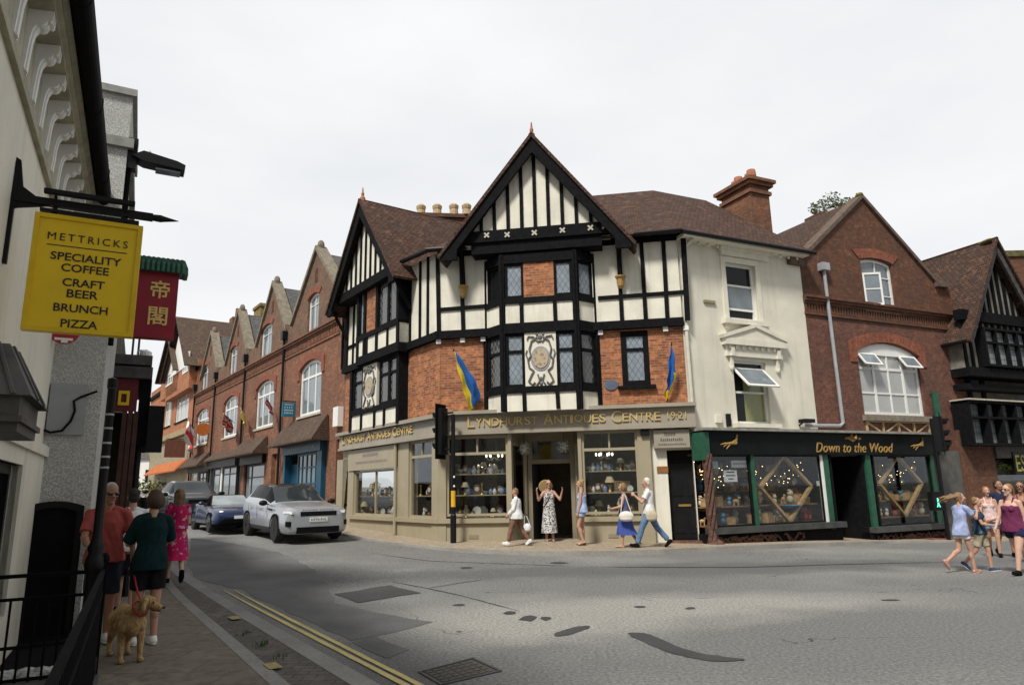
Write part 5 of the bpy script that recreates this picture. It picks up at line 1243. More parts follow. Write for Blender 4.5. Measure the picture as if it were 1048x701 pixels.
# ================================================================ BRICK ROW up the left street
zr1 = {}
pr = PRow
def n2s(n): return ROWL-n
att = pr.rect(315, 326, 301, 343); ffw = pr.rect(306.7, 328.6, 369, 424)
ZST = 8.36
def townhouse(n0, n1, na, aw, fwn, label, shop, first):
    s0, s1 = n2s(n1), n2s(n0); apx = n2s(na); zg = gz(*v2(pr.w(s0, 0)))
    T = thing('brick_townhouse', label, 'house', v2(pr.w((s0+s1)/2, 0))+(gz(*v2(pr.w((s0+s1)/2, 0))),), group='gabled brick townhouses')
    hwid = min(apx-s0, s1-apx)-.05; apz = 12.25; kz = 9.55
    a0, a1 = aw; f0, f1 = fwn; az0, az1 = att[2], att[3]; fz0, fz1 = ffw[2], ffw[3]
    wall(pr, 'gable_wall', [(s0, ZST), (s1, ZST), (s1, kz-.25), (apx+hwid, kz), (apx, apz), (apx-hwid, kz), (s0, kz-.25)], [arch_outline(a0, a1, az0, az1, .18)], M['brick_row_up'], T, -.35, 0)
    wall(pr, 'front_wall', hole(s0, s1, 3.6, ZST), [arch_outline(f0, f1, fz0, fz1, .3)], M['brick_row'], T, -.35, 0)
    body('core', [v2(pr.w(s0+.02, 0, -.4)), v2(pr.w(s1-.02, 0, -.4)), v2(pr.w(s1-.02, 0, -8)), v2(pr.w(s0+.02, 0, -8))], 3.6, kz-.2, M['dark_in'], T)
    b = MB()
    for o_, z0, z1 in ((.05, ZST-.5, ZST-.42), (.06, ZST-.08, ZST), (.14, ZST, ZST+.1), (.2, ZST+.1, ZST+.17)): b.rect(pr, s0, s1, z0, z1, -.1, o_)
    m = 40
    for i in range(m): x = s0+(s1-s0)*(i+.5)/m; b.rect(pr, x-.04, x+.04, ZST-.38, ZST-.1, 0, .05)
    b.build('string_course', M['brick_row'], T)
    b = MB()
    for sg in (-1, 1): b.prism(pr, [(apx+sg*(hwid+.15), kz-.2), (apx, apz), (apx, apz+.22), (apx+sg*(hwid+.15), kz+.06)], -.4, .12)
    b.ell(pr.w(apx, apz+.24, -.14), (.17, .17, .26), 8, 6); b.build('gable_coping', M['stone_dk'], T)
    for sg in (-1, 1): slope('roof_slope', [[pr.w(apx, apz-.1, -.35), pr.w(apx+sg*(hwid+.1), kz-.1, -.35), pr.w(apx+sg*(hwid+.1), kz-.1, -7.5), pr.w(apx, apz-.1, -7.5)]], M['slate'], T)
    arch_band(pr, a0-.04, a1+.04, az1+.02, .18, .26, M['brick_arch'], T); arch_band(pr, f0-.03, f1+.03, fz1+.02, .32, .3, M['brick_arch'], T, .05, .4)
    window(pr, a0, a1, az0, az1, cols=(.5,), rows=(.74,), pane='pane_grey', parent=T, rise=.18, fw=.1, d=-.1, sill=.1)
    window(pr, f0, f1, fz0, fz1, cols=((.333, .09), (.667, .09)), rows=((.70, .1),), pane='pane_grey', parent=T, rise=.3, fw=.13, bw=.075, d=-.08, sill=.12)
    MB().tube([pr.w(s0+.1, kz-.6, .12), pr.w(s0+.1, 3.9, .12), pr.w(s0+.1, zg, .12)], .06, 8).build('downpipe', M['black'], T)
    MB().rect(pr, s0-.06, s0+.26, kz-.7, kz-.3, .02, .26).build('pipe_hopper', M['black'], T)
    # vent carving in the gable
    b = MB()
    for k in range(3): b.bar(pr, (apx-.12+.12*k, apz-1.5), (apx-.12+.12*k, apz-.9+.1*(k == 1)), .07, -.02, .02)
    b.build('gable_vent', M['brick_dark'], T)
    # lower storey
    lw = MB(); zc = 3.6
    def canopy(x0, x1, z0=3.35, z1=4.25, dd=.85):
        b = MB(); v = [pr.w(x0-.1, z0, dd), pr.w(x1+.1, z0, dd), pr.w(x1-.25, z1, .05), pr.w(x0+.25, z1, .05), pr.w(x0-.1, z0-.08, dd), pr.w(x1+.1, z0-.08, dd), pr.w(x1-.1, z0-.08, .0), pr.w(x0+.1, z0-.08, .0)]
        b.add(v, [(0, 1, 2, 3), (4, 5, 6, 7), (0, 1, 5, 4), (1, 2, 6, 5), (0, 3, 7, 4), (2, 3, 7, 6)]); b.build('tiled_canopy', M['tile_brown'], T)
    zg0 = zg-.3
    def sw(x0, x1, z0, z1, cols, rows, fr, pane, d=.05): return window(pr, x0, x1, z0, z1, cols=cols, rows=rows, frame=fr, pane=pane, parent=T, d=d, fw=.1, bw=.06, name='shop_window')
    if shop == 'blue':
        x0, x1 = pr.px(294.5, 470)[0], pr.px(334, 470)[0]; xd = pr.px(306, 470)[0]; xw = pr.px(329, 470)[0]
        canopy(pr.px(293, 440)[0], pr.px(339, 430)[0], 3.75, 4.75, .8)
        MB().rect(pr, x0, x1, 3.3, 3.72, -.1, .28).build('fascia', M['blue_shop'], T)
        b = MB()
        for i in range(12): b.rect(pr, x0+1.0+i*.26, x0+1.13+i*.26, 3.46, 3.54, .28, .29)
        b.build('fascia_lettering', plain('pale gold lettering', (.35, .36, .28), .6), T)
        sw(xd, xw, zg+.75, 3.3, (.2, .4, .6, .8), (.33, .68), 'blue_shop', 'pane_teal')
        for xa, xb in ((x0, x0+.25), (xw, x1)): MB().rect(pr, xa, xb, zg0, 3.3, -.1, .2).build('pilaster', M['blue_shop'], T)
        MB().rect(pr, xd, xw, zg0, zg+.75, -.1, .1).build('stall_riser', M['blue_shop'], T); MB().rect(pr, x0+.25, xd-.05, zg0, 2.9, -.2, -.1).build('door', M['blue_shop'], T)
        MB().rect(pr, s0, x0-.01, zg0, 3.6, -.35, 0).build('side_pier', M['brick_row'], T); MB().rect(pr, x1+.01, s1, zg0, 3.6, -.35, 0).build('side_pier', M['brick_row'], T)
    elif shop == 'wood':
        xa, xb = pr.px(249, 450)[0], pr.px(276, 445)[0]; canopy(xa, xb, 3.65, 4.45, .8)
        c = (xa+xb)/2; wall(pr, 'ground_wall', hole(s0, s1, zg0, 3.6), [hole(xa+.5, xb-.6, zg+.05, 3.3), hole(xb+.5, s1-.4, zg+.05, 3.5)], M['brick_row'], T, -.35, 0)
        MB().rect(pr, xa+.3, xb-.4, 3.15, 3.6, -.1, .2).build('shop_board', M['black'], T)
        sw(xa+.5, xb-.6, zg+.05, 3.15, (.3,), (.7,), 'black', 'pane_grey', -.1)
        MB().rect(pr, xb+.5, s1-.4, zg+.05, 3.5, -.25, -.2).build('door', M['wood'], T)
    elif shop == 'black':
        b = MB(); b.rect(pr, s0+.15, s1-.1, 3.2, 3.7, -.1, .3); b.build('fascia', M['black'], T); canopy(s0+.2, s1-.2, 3.7, 4.1, .5)
        sw(s0+1.0, s0+2.6, zg+.5, 3.2, (), (.75,), 'black', 'pane_grey'); sw(s0+3.2, s1-.6, zg+.4, 3.2, (.5,), (.75,), 'black', 'pane_grey')
        wall(pr, 'ground_wall', hole(s0, s1, zg0, 3.6), [hole(s0+1.0, s0+2.6, zg+.5, 3.2), hole(s0+3.2, s1-.6, zg+.4, 3.2)], M['black'], T, -.35, 0)
        MB().rect(pr, s0+2.75, s0+3.05, zg, 3.2, 0, .06).build('pilaster', M['white'], T)
    else:
        canopy(s0+.2, s1-.3, 3.5, 4.3, .8); MB().rect(pr, s0+.3, s1-.3, 3.1, 3.5, -.1, .3).build('fascia', M['timber_grey'], T)
        sw(s0+.8, s0+2.4, zg+.4, 3.1, (), (.7,), 'trim', 'pane_grey'); sw(s0+3.0, s1-.9, zg+.4, 3.1, (.5,), (.7,), 'timber_grey', 'pane_grey')
        wall(pr, 'ground_wall', hole(s0, s1, zg0, 3.6), [hole(s0+.8, s0+2.4, zg+.4, 3.1), hole(s0+3.0, s1-.9, zg+.4, 3.1)], M['timber_grey'], T, -.35, 0)
    return T
def xs(a, b, y): return (pr.px(a, y)[0], pr.px(b, y)[0])
townhouse(0.02, 6.8, 2.95, xs(315, 326, 322), xs(306.7, 328.6, 397), 'nearest gabled brick townhouse, above the blue shopfront next to the timbered corner shop', 'blue', True)
townhouse(6.8, 13.5, 9.2, xs(267, 278, 348), xs(262, 280, 415), 'gabled brick townhouse with the red and white flag and a small brown tiled porch', 'wood', False)
townhouse(13.5, 20.3, 15.8, xs(235.2, 242.2, 370), xs(229, 242.7, 428), 'gabled brick townhouse with the union flag and a black shopfront', 'black', False)
townhouse(20.3, 26.2, 22.6, xs(207, 213, 385), xs(201, 212.8, 438), 'farthest gabled brick townhouse, behind the round orange sign', 'grey', False)
# chimney seen between the second and third gables
k = thing('chimney_stack', 'mossy yellow brick chimney stack between the brick gables of the left street', 'chimney', pr.w(n2s(14.5), 9.5, -5.5))
p0 = pr.px(262, 318, -5.5); p1 = pr.px(272, 318, -5.5)
b = MB(); b.rect(pr, p0[0]-.6, p0[0]+1.4, 9.6, p0[1]+.1, -6.6, -5.5); b.rect(pr, p0[0]-.7, p0[0]+1.5, p0[1]+.1, p0[1]+.35, -6.7, -5.4); b.build('stack', plain('mossy yellow brick', (.22, .16, .06), .95, .4, 5), k)
# ---- tile-hung orange houses beyond
OH = thing('orange_brick_house', 'tall orange brick house with two white-fronted gables farther up the left street', 'house', v2(pr.w(n2s(34), 0))+(gz(*v2(pr.w(n2s(34), 0))),))
o1_, o0_ = n2s(26.25), n2s(46)
zt0 = pr.px(180, 393)[1]; zt1 = pr.px(180, 383)[1]
we1 = pr.rect(180.5, 193, 402, 430); we2 = pr.rect(169, 175, 411, 436)
zez = pr.px(194, 374)[1]
wall(pr, 'front_wall', hole(o0_, o1_, 0, zez), [hole(*we1), hole(*we2)], M['brick_orange'], OH, -.35, 0)
body('core', [v2(pr.w(o0_, 0, -.5)), v2(pr.w(o1_, 0, -.5)), v2(pr.w(o1_, 0, -9)), v2(pr.w(o0_, 0, -9))], 0, zez, M['dark_in'], OH)
for w_ in (we1, we2): window(pr, *w_, cols=(.33, .66), rows=(.6,), pane='pane_curtain', frame='white', parent=OH, d=-.06, fw=.12, bw=.08, sill=.12, sillm='timber')
GO = pr.off(.5)
for ax_, ay_, fx_, fy_, wx in ((186.4, 326, 195.5, 373, (188, 193.5, 362, 381)), (177, 344, 183.5, 378, (170.5, 177, 378, 394))):
    a_ = GO.px(ax_, ay_); f_ = GO.px(fx_, fy_); hw_ = f_[0]-a_[0]
    wall(GO, 'gable_wall', [(a_[0]-hw_+.3, f_[1]-1.6), (f_[0]-.3, f_[1]-1.6), (f_[0]-.3, f_[1]), (a_[0], a_[1]-.4), (a_[0]-hw_+.3, f_[1])], [], M['brick_orange'], OH, -.6, 0)
    wall(GO, 'gable_panel', [(a_[0]-hw_*.55, f_[1]+.1), (a_[0]+hw_*.55, f_[1]+.1), (a_[0], a_[1]-.5)], [], M['white'], OH, 0, .05)
    b = MB()
    for sg in (-1, 1): b.prism(GO, [(a_[0]+sg*hw_, f_[1]), (a_[0], a_[1]), (a_[0], a_[1]-.35), (a_[0]+sg*(hw_-.25), f_[1])], .3, .4)
    b.build('bargeboard', M['timber'], OH)
    for sg in (-1, 1): slope('roof_slope', [[GO.w(a_[0], a_[1]+.1, .45), GO.w(a_[0]+sg*(hw_+.1), f_[1]-.05, .45), GO.w(a_[0]+sg*(hw_+.1), f_[1]-.05, -9), GO.w(a_[0], a_[1]+.1, -9)]], M['tile_brown'], OH)
    q = GO.rect(*wx); window(GO, *q, cols=(.33, .66), rows=(.5,), pane='pane_curtain', parent=OH, d=.04, fw=.12, bw=.08)
b = MB(); b.rect(pr, o0_, o1_, zt0-.1, zt0+.2, -.1, .15); b.build('string_course', M['timber'], OH)
b = MB(); zf_ = pr.px(180, 447)[1]; b.rect(pr, o0_, o1_, zf_-.1, zf_+.3, -.1, .3); b.build('fascia', plain('tan shop fascia', (.32, .25, .13), .6), OH)
b = MB(); b.rect(pr, o0_+.5, o1_-.4, 2.4, zf_-.2, -.1, .06); b.build('shop_window', plain('tan shopfront', (.30, .26, .17), .6), OH)
b = MB(); v = [pr.w(o0_+6, 3.4, .9), pr.w(o1_-.5, 3.4, .9), pr.w(o1_-.5, 4.2, .05), pr.w(o0_+6, 4.2, .05)]; b.add(v+[p-Vector((0, 0, .1)) for p in v], [(0, 1, 2, 3), (4, 5, 6, 7), (0, 1, 5, 4), (1, 2, 6, 5), (2, 3, 7, 6), (3, 0, 4, 7)]); b.build('awning', plain('orange awning', (.42, .12, .03), .8), OH)
b = MB(); p0 = pr.px(236, 330, -4); b.rect(pr, p0[0]-.5, p0[0]+.6, 12, p0[1]+.4, -5, -4); b.lathe(pr.w(p0[0], p0[1]+.4, -4.5), [(.2, 0), (.15, .9)], 8); b.build('chimney', M['brick_chim'], OH)
# far end of the street: white house, hedge
WH = thing('white_cottage', 'small white cottage at the far end of the left street', 'house', at_z(149, 490, 2.0)); p = Vector(at_y(149, 485, 62))
b = MB(); b.box((p.x-1.5, p.y+3, 2.5), (9, 6, 5)); b.build('wall', M['white'], WH)
b = MB(); b.add([(p.x-6.2, p.y-.2, 4.9), (p.x+3.2, p.y-.2, 4.9), (p.x+3.2, p.y+6.2, 4.9), (p.x-6.2, p.y+6.2, 4.9), (p.x-6.2, p.y+3, 7.2), (p.x+3.2, p.y+3, 7.2)], [(0, 1, 5, 4), (2, 3, 4, 5), (0, 4, 3), (1, 2, 5), (0, 1, 2, 3)]); b.build('roof', M['slate'], WH)
for i in range(3): MB().box((p.x-4+i*2.2, p.y-.02, 3.4), (.8, .1, 1.1)).build('window', M['pane_dark'], WH)
hm = plain('hedge leaf', (.10, .15, .04), .7, .4, 3); b = MB(); rnd = random.Random(2); q = at_y(150, 495, 55)
for i in range(14): leafball(b, Vector((q.x-3.5+i*.42, q.y, 2.3+.25*math.sin(i*2.1))), .6, 60, .14, rnd)
tag(b.build('hedge', hm, None, recalc=False), 'green hedge in front of the small white cottage', 'hedge')
# ================================================================ LEFT SIDE: cream building
pl = PL_
LB = thing('cream_building', 'cream building with bracketed cornice and black gutter at the left edge', 'building', v2(pl.w(2, 0))+(0,))
ze = 4.86
wall(pl, 'wall', hole(-9, 4.05, -.2, ze), [hole(.75, 2.25, .55, 1.98)], M['cream2'], LB, -.35, 0)
wall(pl, 'wall_base', hole(-9, 4.0, -.2, 2.16), [hole(.75, 2.25, .55, 1.98)], M['cream2'], LB, -.05, .035)
MB().rect(pl, -9, 4.0, 2.14, 2.26, -.05, .075).build('string_moulding', M['trim'], LB)
window(pl, .75, 2.25, .55, 1.98, cols=(.5,), rows=(.5,), frame='black', pane='pane_dark', parent=LB, d=-.06, fw=.09)
b = MB(); prof = [(0, ze-.10), (.045, ze-.10), (.045, ze-.02), (.03, ze), (.03, ze+.50), (.20, ze+.53), (.20, ze+.58), (.235, ze+.60), (.235, ze+.64), (.275, ze+.67), (.275, ze+.74), (0, ze+.74)]
b.loft([[pl.w(s, z, d) for d, z in prof] for s in (-9, 4.0)]); b.build('cornice', plain('dirty olive cream paint', (.36, .34, .245), .7, .2, 4, streak=.2), LB)
bp = [(.025, ze-.01), (.05, ze), (.055, ze+.12), (.06, ze+.25), (.072, ze+.34), (.095, ze+.385), (.125, ze+.39), (.145, ze+.405), (.16, ze+.44), (.18, ze+.435), (.193, ze+.45), (.195, ze+.528), (.025, ze+.498)]
tr_ = tessellate_polygon([[Vector((d, z, 0)) for d, z in bp]]); n = len(bp)
for i in range(19):
    s = -4.6+i*.475; bb = MB()
    bb.add([pl.w(s-.07, z, d) for d, z in bp]+[pl.w(s+.07, z, d) for d, z in bp], [tuple(t) for t in tr_]+[tuple(j+n for j in t) for t in tr_]+[(j, (j+1) % n, (j+1) % n+n, j+n) for j in range(n)])
    bp2 = [(d+.012 if .03 < d < .19 else d, z) for d, z in bp]; bb.add([pl.w(s-.03, z, d) for d, z in bp2]+[pl.w(s+.03, z, d) for d, z in bp2], [tuple(t) for t in tr_]+[tuple(j+n for j in t) for t in tr_]+[(j, (j+1) % n, (j+1) % n+n, j+n) for j in range(n)])
    bb.build('cornice_bracket', M['white'], LB)
b = MB(); gp_ = [(.28+.075+.075*math.cos(a), ze+.72+.10*math.sin(a)) for a in [math.pi+math.pi*k/8 for k in range(9)]]+[(.43, ze+.82), (.28, ze+.82)]
b.loft([[pl.w(s, z, d) for d, z in gp_] for s in (-9, 4.03)])
for s in (-2.2, -.4, 1.4, 3.2): b.loft([[pl.w(q, ze+.70+(z-ze-.70)*1.06, .355+(d-.355)*1.08) for d, z in gp_] for q in (s, s+.07)])
b.build('gutter', M['black_matt'], LB)
slope('roof', [[pl.w(-9, ze+.86, .3), pl.w(4.0, ze+.86, .3), pl.w(4.0, ze+3, -4), pl.w(-9, ze+3, -4)]], M['slate'], LB)
body('core', [v2(pl.w(-9, 0, -.4)), v2(pl.w(4, 0, -.4)), v2(pl.w(4, 0, -6)), v2(pl.w(-9, 0, -6))], 0, ze+.9, M['dark_in'], LB)
# lead covered hood over the doorway
hm_ = plain('weathered grey lead', (.075, .07, .066), .65, .3, 5)
b = MB(); s0, s1, z0, z1, z2 = -1.78, -1.04, 2.0, 2.19, 2.52
b.rect(pl, s0, s1, z0, z1, 0, .48)
base = [(s0-.04, 0), (s1+.04, 0), (s1+.04, .53), (s0-.04, .53)]; top = [(s0+.28, 0), (s1-.02, 0), (s1-.02, .36), (s0+.28, .36)]
b.add([pl.w(s, z1, d) for s, d in base]+[pl.w(s, z2, d) for s, d in top], [(0, 1, 2, 3), (4, 5, 6, 7), (0, 1, 5, 4), (1, 2, 6, 5), (2, 3, 7, 6), (3, 0, 4, 7)])
for t in (.25, .55, .85): b.tube([pl.w(s0-.04, z1+.005, .53*t), pl.w(s0+.28, z2+.005, .36*t)], .012, 5)
for t in (.3, .7): b.tube([pl.w(s0+(s1-s0)*t, z1+.005, .53), pl.w(s0+.28+(s1-s0-.3)*t, z2+.005, .36)], .012, 5)
b.rect(pl, s0-.03, s1+.03, z0+.05, z0+.08, 0, .50)
b.build('door_hood', hm_, LB)
# ---- roughcast building
RCs = 3.95; RF = Plane(v2(pl.w(RCs, 0, -4)), v2(pl.w(RCs, 0, 4)))     # flank wall facing the camera; s-4 is the distance from the cream wall plane
rd = RF.px(105, 400)[0]-4; rtop = RF.px(131, 92)[1]
RC = thing('roughcast_building', 'grey pebbledashed building standing proud of the cream building', 'building', v2(pl.w(RCs, 0, rd))+(0,))
body('wall', [v2(pl.w(RCs, 0, -4)), v2(pl.w(RCs, 0, rd)), v2(pl.w(6.6, 0, rd)), v2(pl.w(6.6, 0, -4))], -.2, rtop-.1, M['roughcast'], RC)
b = MB(); z5 = RF.px(120, 145)[1]; b.rect(RF, 0, rd+4.07, z5-.08, z5+.06, -3, .06); b.build('string_course', plain('grey string course', (.26, .26, .24), .9, .2, 6), RC)
b = MB(); b.rect(RF, 0, rd+4.05, rtop-.1, rtop, -2.8, .05); b.build('coping', plain('grey coping', (.30, .30, .28), .9, .2, 6), RC)
b = MB(); q0 = RF.px(49, 425)[0]; q1 = RF.px(87, 425)[0]; zq0, zq1 = RF.px(68, 445)[1], RF.px(68, 393)[1]; b.rect(RF, q0, q1, zq0, zq1, -.02, .05); b.build('cement_panel', M['grey_panel'], RC)
b = MB(); pts = [(38, 437), (52, 443), (64, 441), (73, 431), (77, 421), (76, 411), (83, 407), (100, 401)]
b.tube([RF.w(*RF.px(x, y), .07) for x, y in pts], .014, 6); b.build('cable', M['black_matt'], RC)
b = MB()
b.tube([RF.w(rd+4.03, 3.6, -.1), RF.w(rd+4.03, z5-.1, -.1)], .035, 8); b.build('downpipe', M['black_matt'], RC)
# round red and white sign peeping out under the yellow sign
rs = thing('round_sign', 'small round red and white sign half hidden behind the big yellow sign', 'sign', RF.w(*RF.px(66, 344), .35))
c = RF.px(66, 338, .35); b = MB(); b.prism(RF, [(c[0]+.17*math.cos(i*.3142), c[1]+.17*math.sin(i*.3142)) for i in range(20)], .33, .37); b.build('disc', plain('red disc', (.45, .02, .03), .5), rs)
b = MB(); b.rect(RF, c[0]-.09, c[0]+.10, c[1]-.13, c[1]-.10, .37, .375); b.rect(RF, c[0]-.02, c[0]+.05, c[1]-.16, c[1]-.11, .37, .377); b.build('sign_marking', M['white'], rs); b = MB(); b.tube([RF.w(c[0], c[1], .33), RF.w(c[0], c[1]+.1, 0)], .02, 6); b.build('bracket', M['black'], rs)
# ---- maroon restaurant front beyond
RS = thing('restaurant_front', 'dark maroon restaurant front with flat timber porch beyond the pebbledashed wall', 'shopfront', v2(pl.w(8, 0, rd))+(0,))
body('wall', [v2(pl.w(6.62, 0, -4)), v2(pl.w(6.62, 0, rd-.05)), v2(pl.w(16, 0, rd-.05)), v2(pl.w(16, 0, -4))], -.2, 5.2, plain('mossy dark wall', (.07, .07, .045), .95, .4, 1.5), RS)
QF = Plane(v2(pl.w(6.7, 0, -4)), v2(pl.w(6.7, 0, 4)))
x0, x1 = rd+4.0, QF.px(156, 370)[0]
z0 = QF.px(140, 384)[1]; z1 = QF.px(140, 370)[1]
b = MB(); b.rect(QF, x0-.3, x1, z1-.06, z1+.1, -3, .08); b.build('porch_roof', M['timber_grey'], RS)
b = MB(); b.rect(QF, x0-.3, x1+.02, z0-.05, z0+.14, -3, .05); b.build('porch_beam', M['timber_grey'], RS)
q = QF.rect(101, 141, 386, 420); MB().rect(QF, x0-.2, q[1], q[2], z0-.06, -.12, -.04).build('fascia_panel', M['red_shop'], RS)
b = MB(); xm = QF.px(126, 407)[0]; zz = QF.px(126, 407)[1]; b.prism(QF, hole(xm-.07, xm+.09, zz-.12, zz+.12), -.04, -.02, [hole(xm-.03, xm+.05, zz-.07, zz+.07)]); xm = QF.px(106, 407)[0]; b.prism(QF, hole(xm-.07, xm+.07, zz-.12, zz+.12), -.04, -.02, [hole(xm-.03, xm+.04, zz-.07, zz+.07)]); b.build('fascia_lettering', M['yellow'], RS)
pwood = plain('dark red brown porch wood', (.06, .022, .015), .5, .3, 8)
for xp in (123, 129, 135): xm = QF.px(xp, 470)[0]; MB().rect(QF, xm-.035, xm+.035, 0, q[2], -.14, -.05).build('porch_post', pwood, RS)
MB().rect(QF, x0-.3, QF.px(139, 470)[0], -.1, q[2], -.45, -.35).build('porch_screen', plain('dark green porch screen', (.028, .03, .02), .9, .4, 2), RS)
xa, xb = QF.px(143, 400)[0], QF.px(155, 400)[0]; MB().rect(QF, xa, xb, QF.px(149, 455)[1], z0-.05, -2.5, -.1).build('side_screen', M['black_matt'], RS)
# dome camera on the porch
cc = thing('dome_camera', 'white dome security camera on the porch roof of the maroon restaurant', 'camera', QF.w(*QF.px(148, 368), -.1))
s, z = QF.px(149, 365, -.1); b = MB(); b.tube([QF.w(s-.12, z1+.08, -.1), QF.w(s-.12, z+.1, -.1), QF.w(s, z+.1, -.1)], .02, 6); b.lathe(QF.w(s, z-.02, -.1), [(.02, .14), (.09, .1), (.1, 0), (.095, -.02)], 12); b.build('housing', M['white'], cc); MB().ell(QF.w(s, z-.03, -.1), (.08, .08, .07)).build('dome', M['black'], cc)
for xp in (136.5, 142.5):
    s, _ = QF.px(xp, 350, -.1); tag(MB().tube([QF.w(s, z1+.08, -.1), QF.w(s, z1+1.6, -.1)], .018, 6).build('vertical_pipe', M['iron']), 'thin grey pipe rising from the restaurant porch roof, %s' % ('left of the pair' if xp < 140 else 'beside the dome camera'), 'pipe')
# ================================================================ signs, lamps, lights on the left
PS = Plane(v2(pl.w(.1, 0, 0)), v2(pl.w(.1, 0, 2)))
YS = thing('hanging_sign', 'yellow hanging sign listing coffee, beer, brunch and pizza on a black iron bracket', 'sign', pl.w(.1, 2.9, .55))
d0_, d1_, z0_, z1_ = .175, .935, 2.925, 3.885
MB().rect(PS, d0_+.02, d1_-.02, z0_+.02, z1_-.02, -.03, .03).build('board', M['yellow'], YS)
b = MB()
for q in ((d0_, d1_, z0_, z0_+.035), (d0_, d1_, z1_-.035, z1_), (d0_, d0_+.035, z0_+.035, z1_-.035), (d1_-.035, d1_, z0_+.035, z1_-.035)): b.rect(PS, *q, -.045, .045)
b.build('frame', plain('yellow frame paint', (.74, .50, .012), .4, .08, 6), YS)
mid = (d0_+d1_)/2
def sign_line(t, zc, h, w, sp=1.0): text_mesh(t, 1, .002, PS, mid-w/2, mid+w/2, zc-h/2, .03, 'lettering', M['navy_letter'], YS, zt=zc+h/2, space=sp, offset=.012 if sp < 1.1 else .0)
sign_line('METTRICKS', 3.705, .062, .56, 1.35)
MB().rect(PS, mid-.28, mid+.28, 3.627, 3.635, .03, .032).build('rule', M['navy_letter'], YS)
sign_line('SPECIALITY', 3.545, .066, .49); sign_line('COFFEE', 3.455, .066, .33); sign_line('CRAFT', 3.335, .066, .29); sign_line('BEER', 3.245, .066, .215); sign_line('BRUNCH', 3.125, .066, .37); sign_line('PIZZA', 3.0, .066, .25)
b = MB(); zb = 3.99
b.rect(PS, 0, 1.0, zb-.03, zb+.03, -.025, .025); b.tube([PS.w(1.0, zb, 0), PS.w(1.06, zb, 0), PS.w(1.09, zb, 0), PS.w(1.2, zb, 0)], [.03, .034, .026, .003], 8)
b.prism(PS, [(0, zb-.10), (.05, zb-.08), (.3, zb-.02), (.3, zb+.02), (.16, zb+.035), (.07, zb+.10), (.035, zb+.32), (0, zb+.34)], -.012, .012)
b.rect(PS, -.02, .03, zb-.55, zb+.30, -.02, .02); b.rect(PS, .2, .9, zb-.085, zb-.06, -.035, .035)
for x in (.3, .8): b.rect(PS, x-.015, x+.015, z1_-.01, zb, -.012, .012)
b.rect(PS, .22, .86, zb+.05, zb+.085, .05, .10); b.tube([PS.w(.3, zb, .02), PS.w(.3, zb+.06, .07)], .012, 6); b.tube([PS.w(.8, zb, .02), PS.w(.8, zb+.06, .07)], .012, 6)
b.build('bracket', M['black'], YS)
# crimson sign with gilt characters
PC2 = Plane(v2(pl.w(4.8, 0, 0)), v2(pl.w(4.8, 0, 2)))
CS = thing('hanging_sign', 'crimson hanging sign with two gilt Chinese characters under a green tiled top', 'sign', pl.w(4.8, 3.9, 1.1))
MB().rect(PC2, .80, 1.36, 3.88, 4.86, -.1, .1).build('board', M['red_sign'], CS)
b = MB()
b.prism(PC2, [(.70, 4.86), (1.44, 4.86), (1.44, 4.94), (1.40, 5.06), (.74, 5.06), (.70, 4.94)], -.17, .17)
for i in range(11): b.tube([PC2.w(.735+i*.067, 4.85, .185), PC2.w(.735+i*.067, 4.95, .18), PC2.w(.76+i*.062, 5.065, .10)], .036, 6)
for i in range(5): b.tube([PC2.w(1.445, 4.85, -.14+i*.07), PC2.w(1.44, 4.95, -.14+i*.07), PC2.w(1.40, 5.06, -.1+i*.05)], .036, 6)
b.build('tiled_top', M['tin_green'], CS)
b = MB(); b.rect(PC2, .4, .84, 4.5, 4.56, -.03, .03); b.rect(PC2, .4, .84, 4.1, 4.16, -.03, .03); b.build('bracket', M['black'], CS)
for ch_, zc in (('帝', 4.60), ('閣', 4.20)):
    text_mesh(ch_, 1, .004, PC2, 1.00, 1.25, zc-.135, .1, 'gilt_character', plain('gilt character', (.70, .50, .16), .4, .1, 20, metal=.3), CS, zt=zc+.135, offset=.012)
# street lamp on the pebbledashed corner
SL = thing('street_lamp', 'dark flat street lamp head on a wall bracket at the pebbledashed corner', 'street lamp', RF.w(rd+4.05, 6.3, -.1))
l0 = RF.px(137, 158); l1 = RF.px(189, 172)
b = MB(); b.tube([RF.w(rd+3.98, l0[1]+.04, -.1), RF.w(l0[0]+.1, l0[1]+.03, -.1)], .04, 8); b.rect(RF, rd+4.0, rd+4.12, l0[1]-.2, l0[1]+.25, -.18, -.02); b.build('bracket', M['black'], SL)
b = MB(); b.prism(RF, [(l0[0]-.02, l0[1]-.02), (l0[0]+.12, l0[1]-.08), (l1[0], l1[1]-.05), (l1[0]+.01, l1[1]+.03), (l1[0]-.1, l1[1]+.07), (l0[0]+.12, l0[1]+.07)], -.23, .03)
hd = b.build('lamp_head', M['black'], SL); MB().rect(RF, l0[0]+.28, l1[0]-.05, l1[1]-.085, l1[1]-.06, -.18, -.02).build('lamp_glass', M['pane_grey'], hd)
MB().lathe(RF.w(l0[0]+.18, l0[1]+.06, -.1), [(.03, 0), (.03, .06), (.02, .08)], 8).build('photocell', M['trim'], hd)
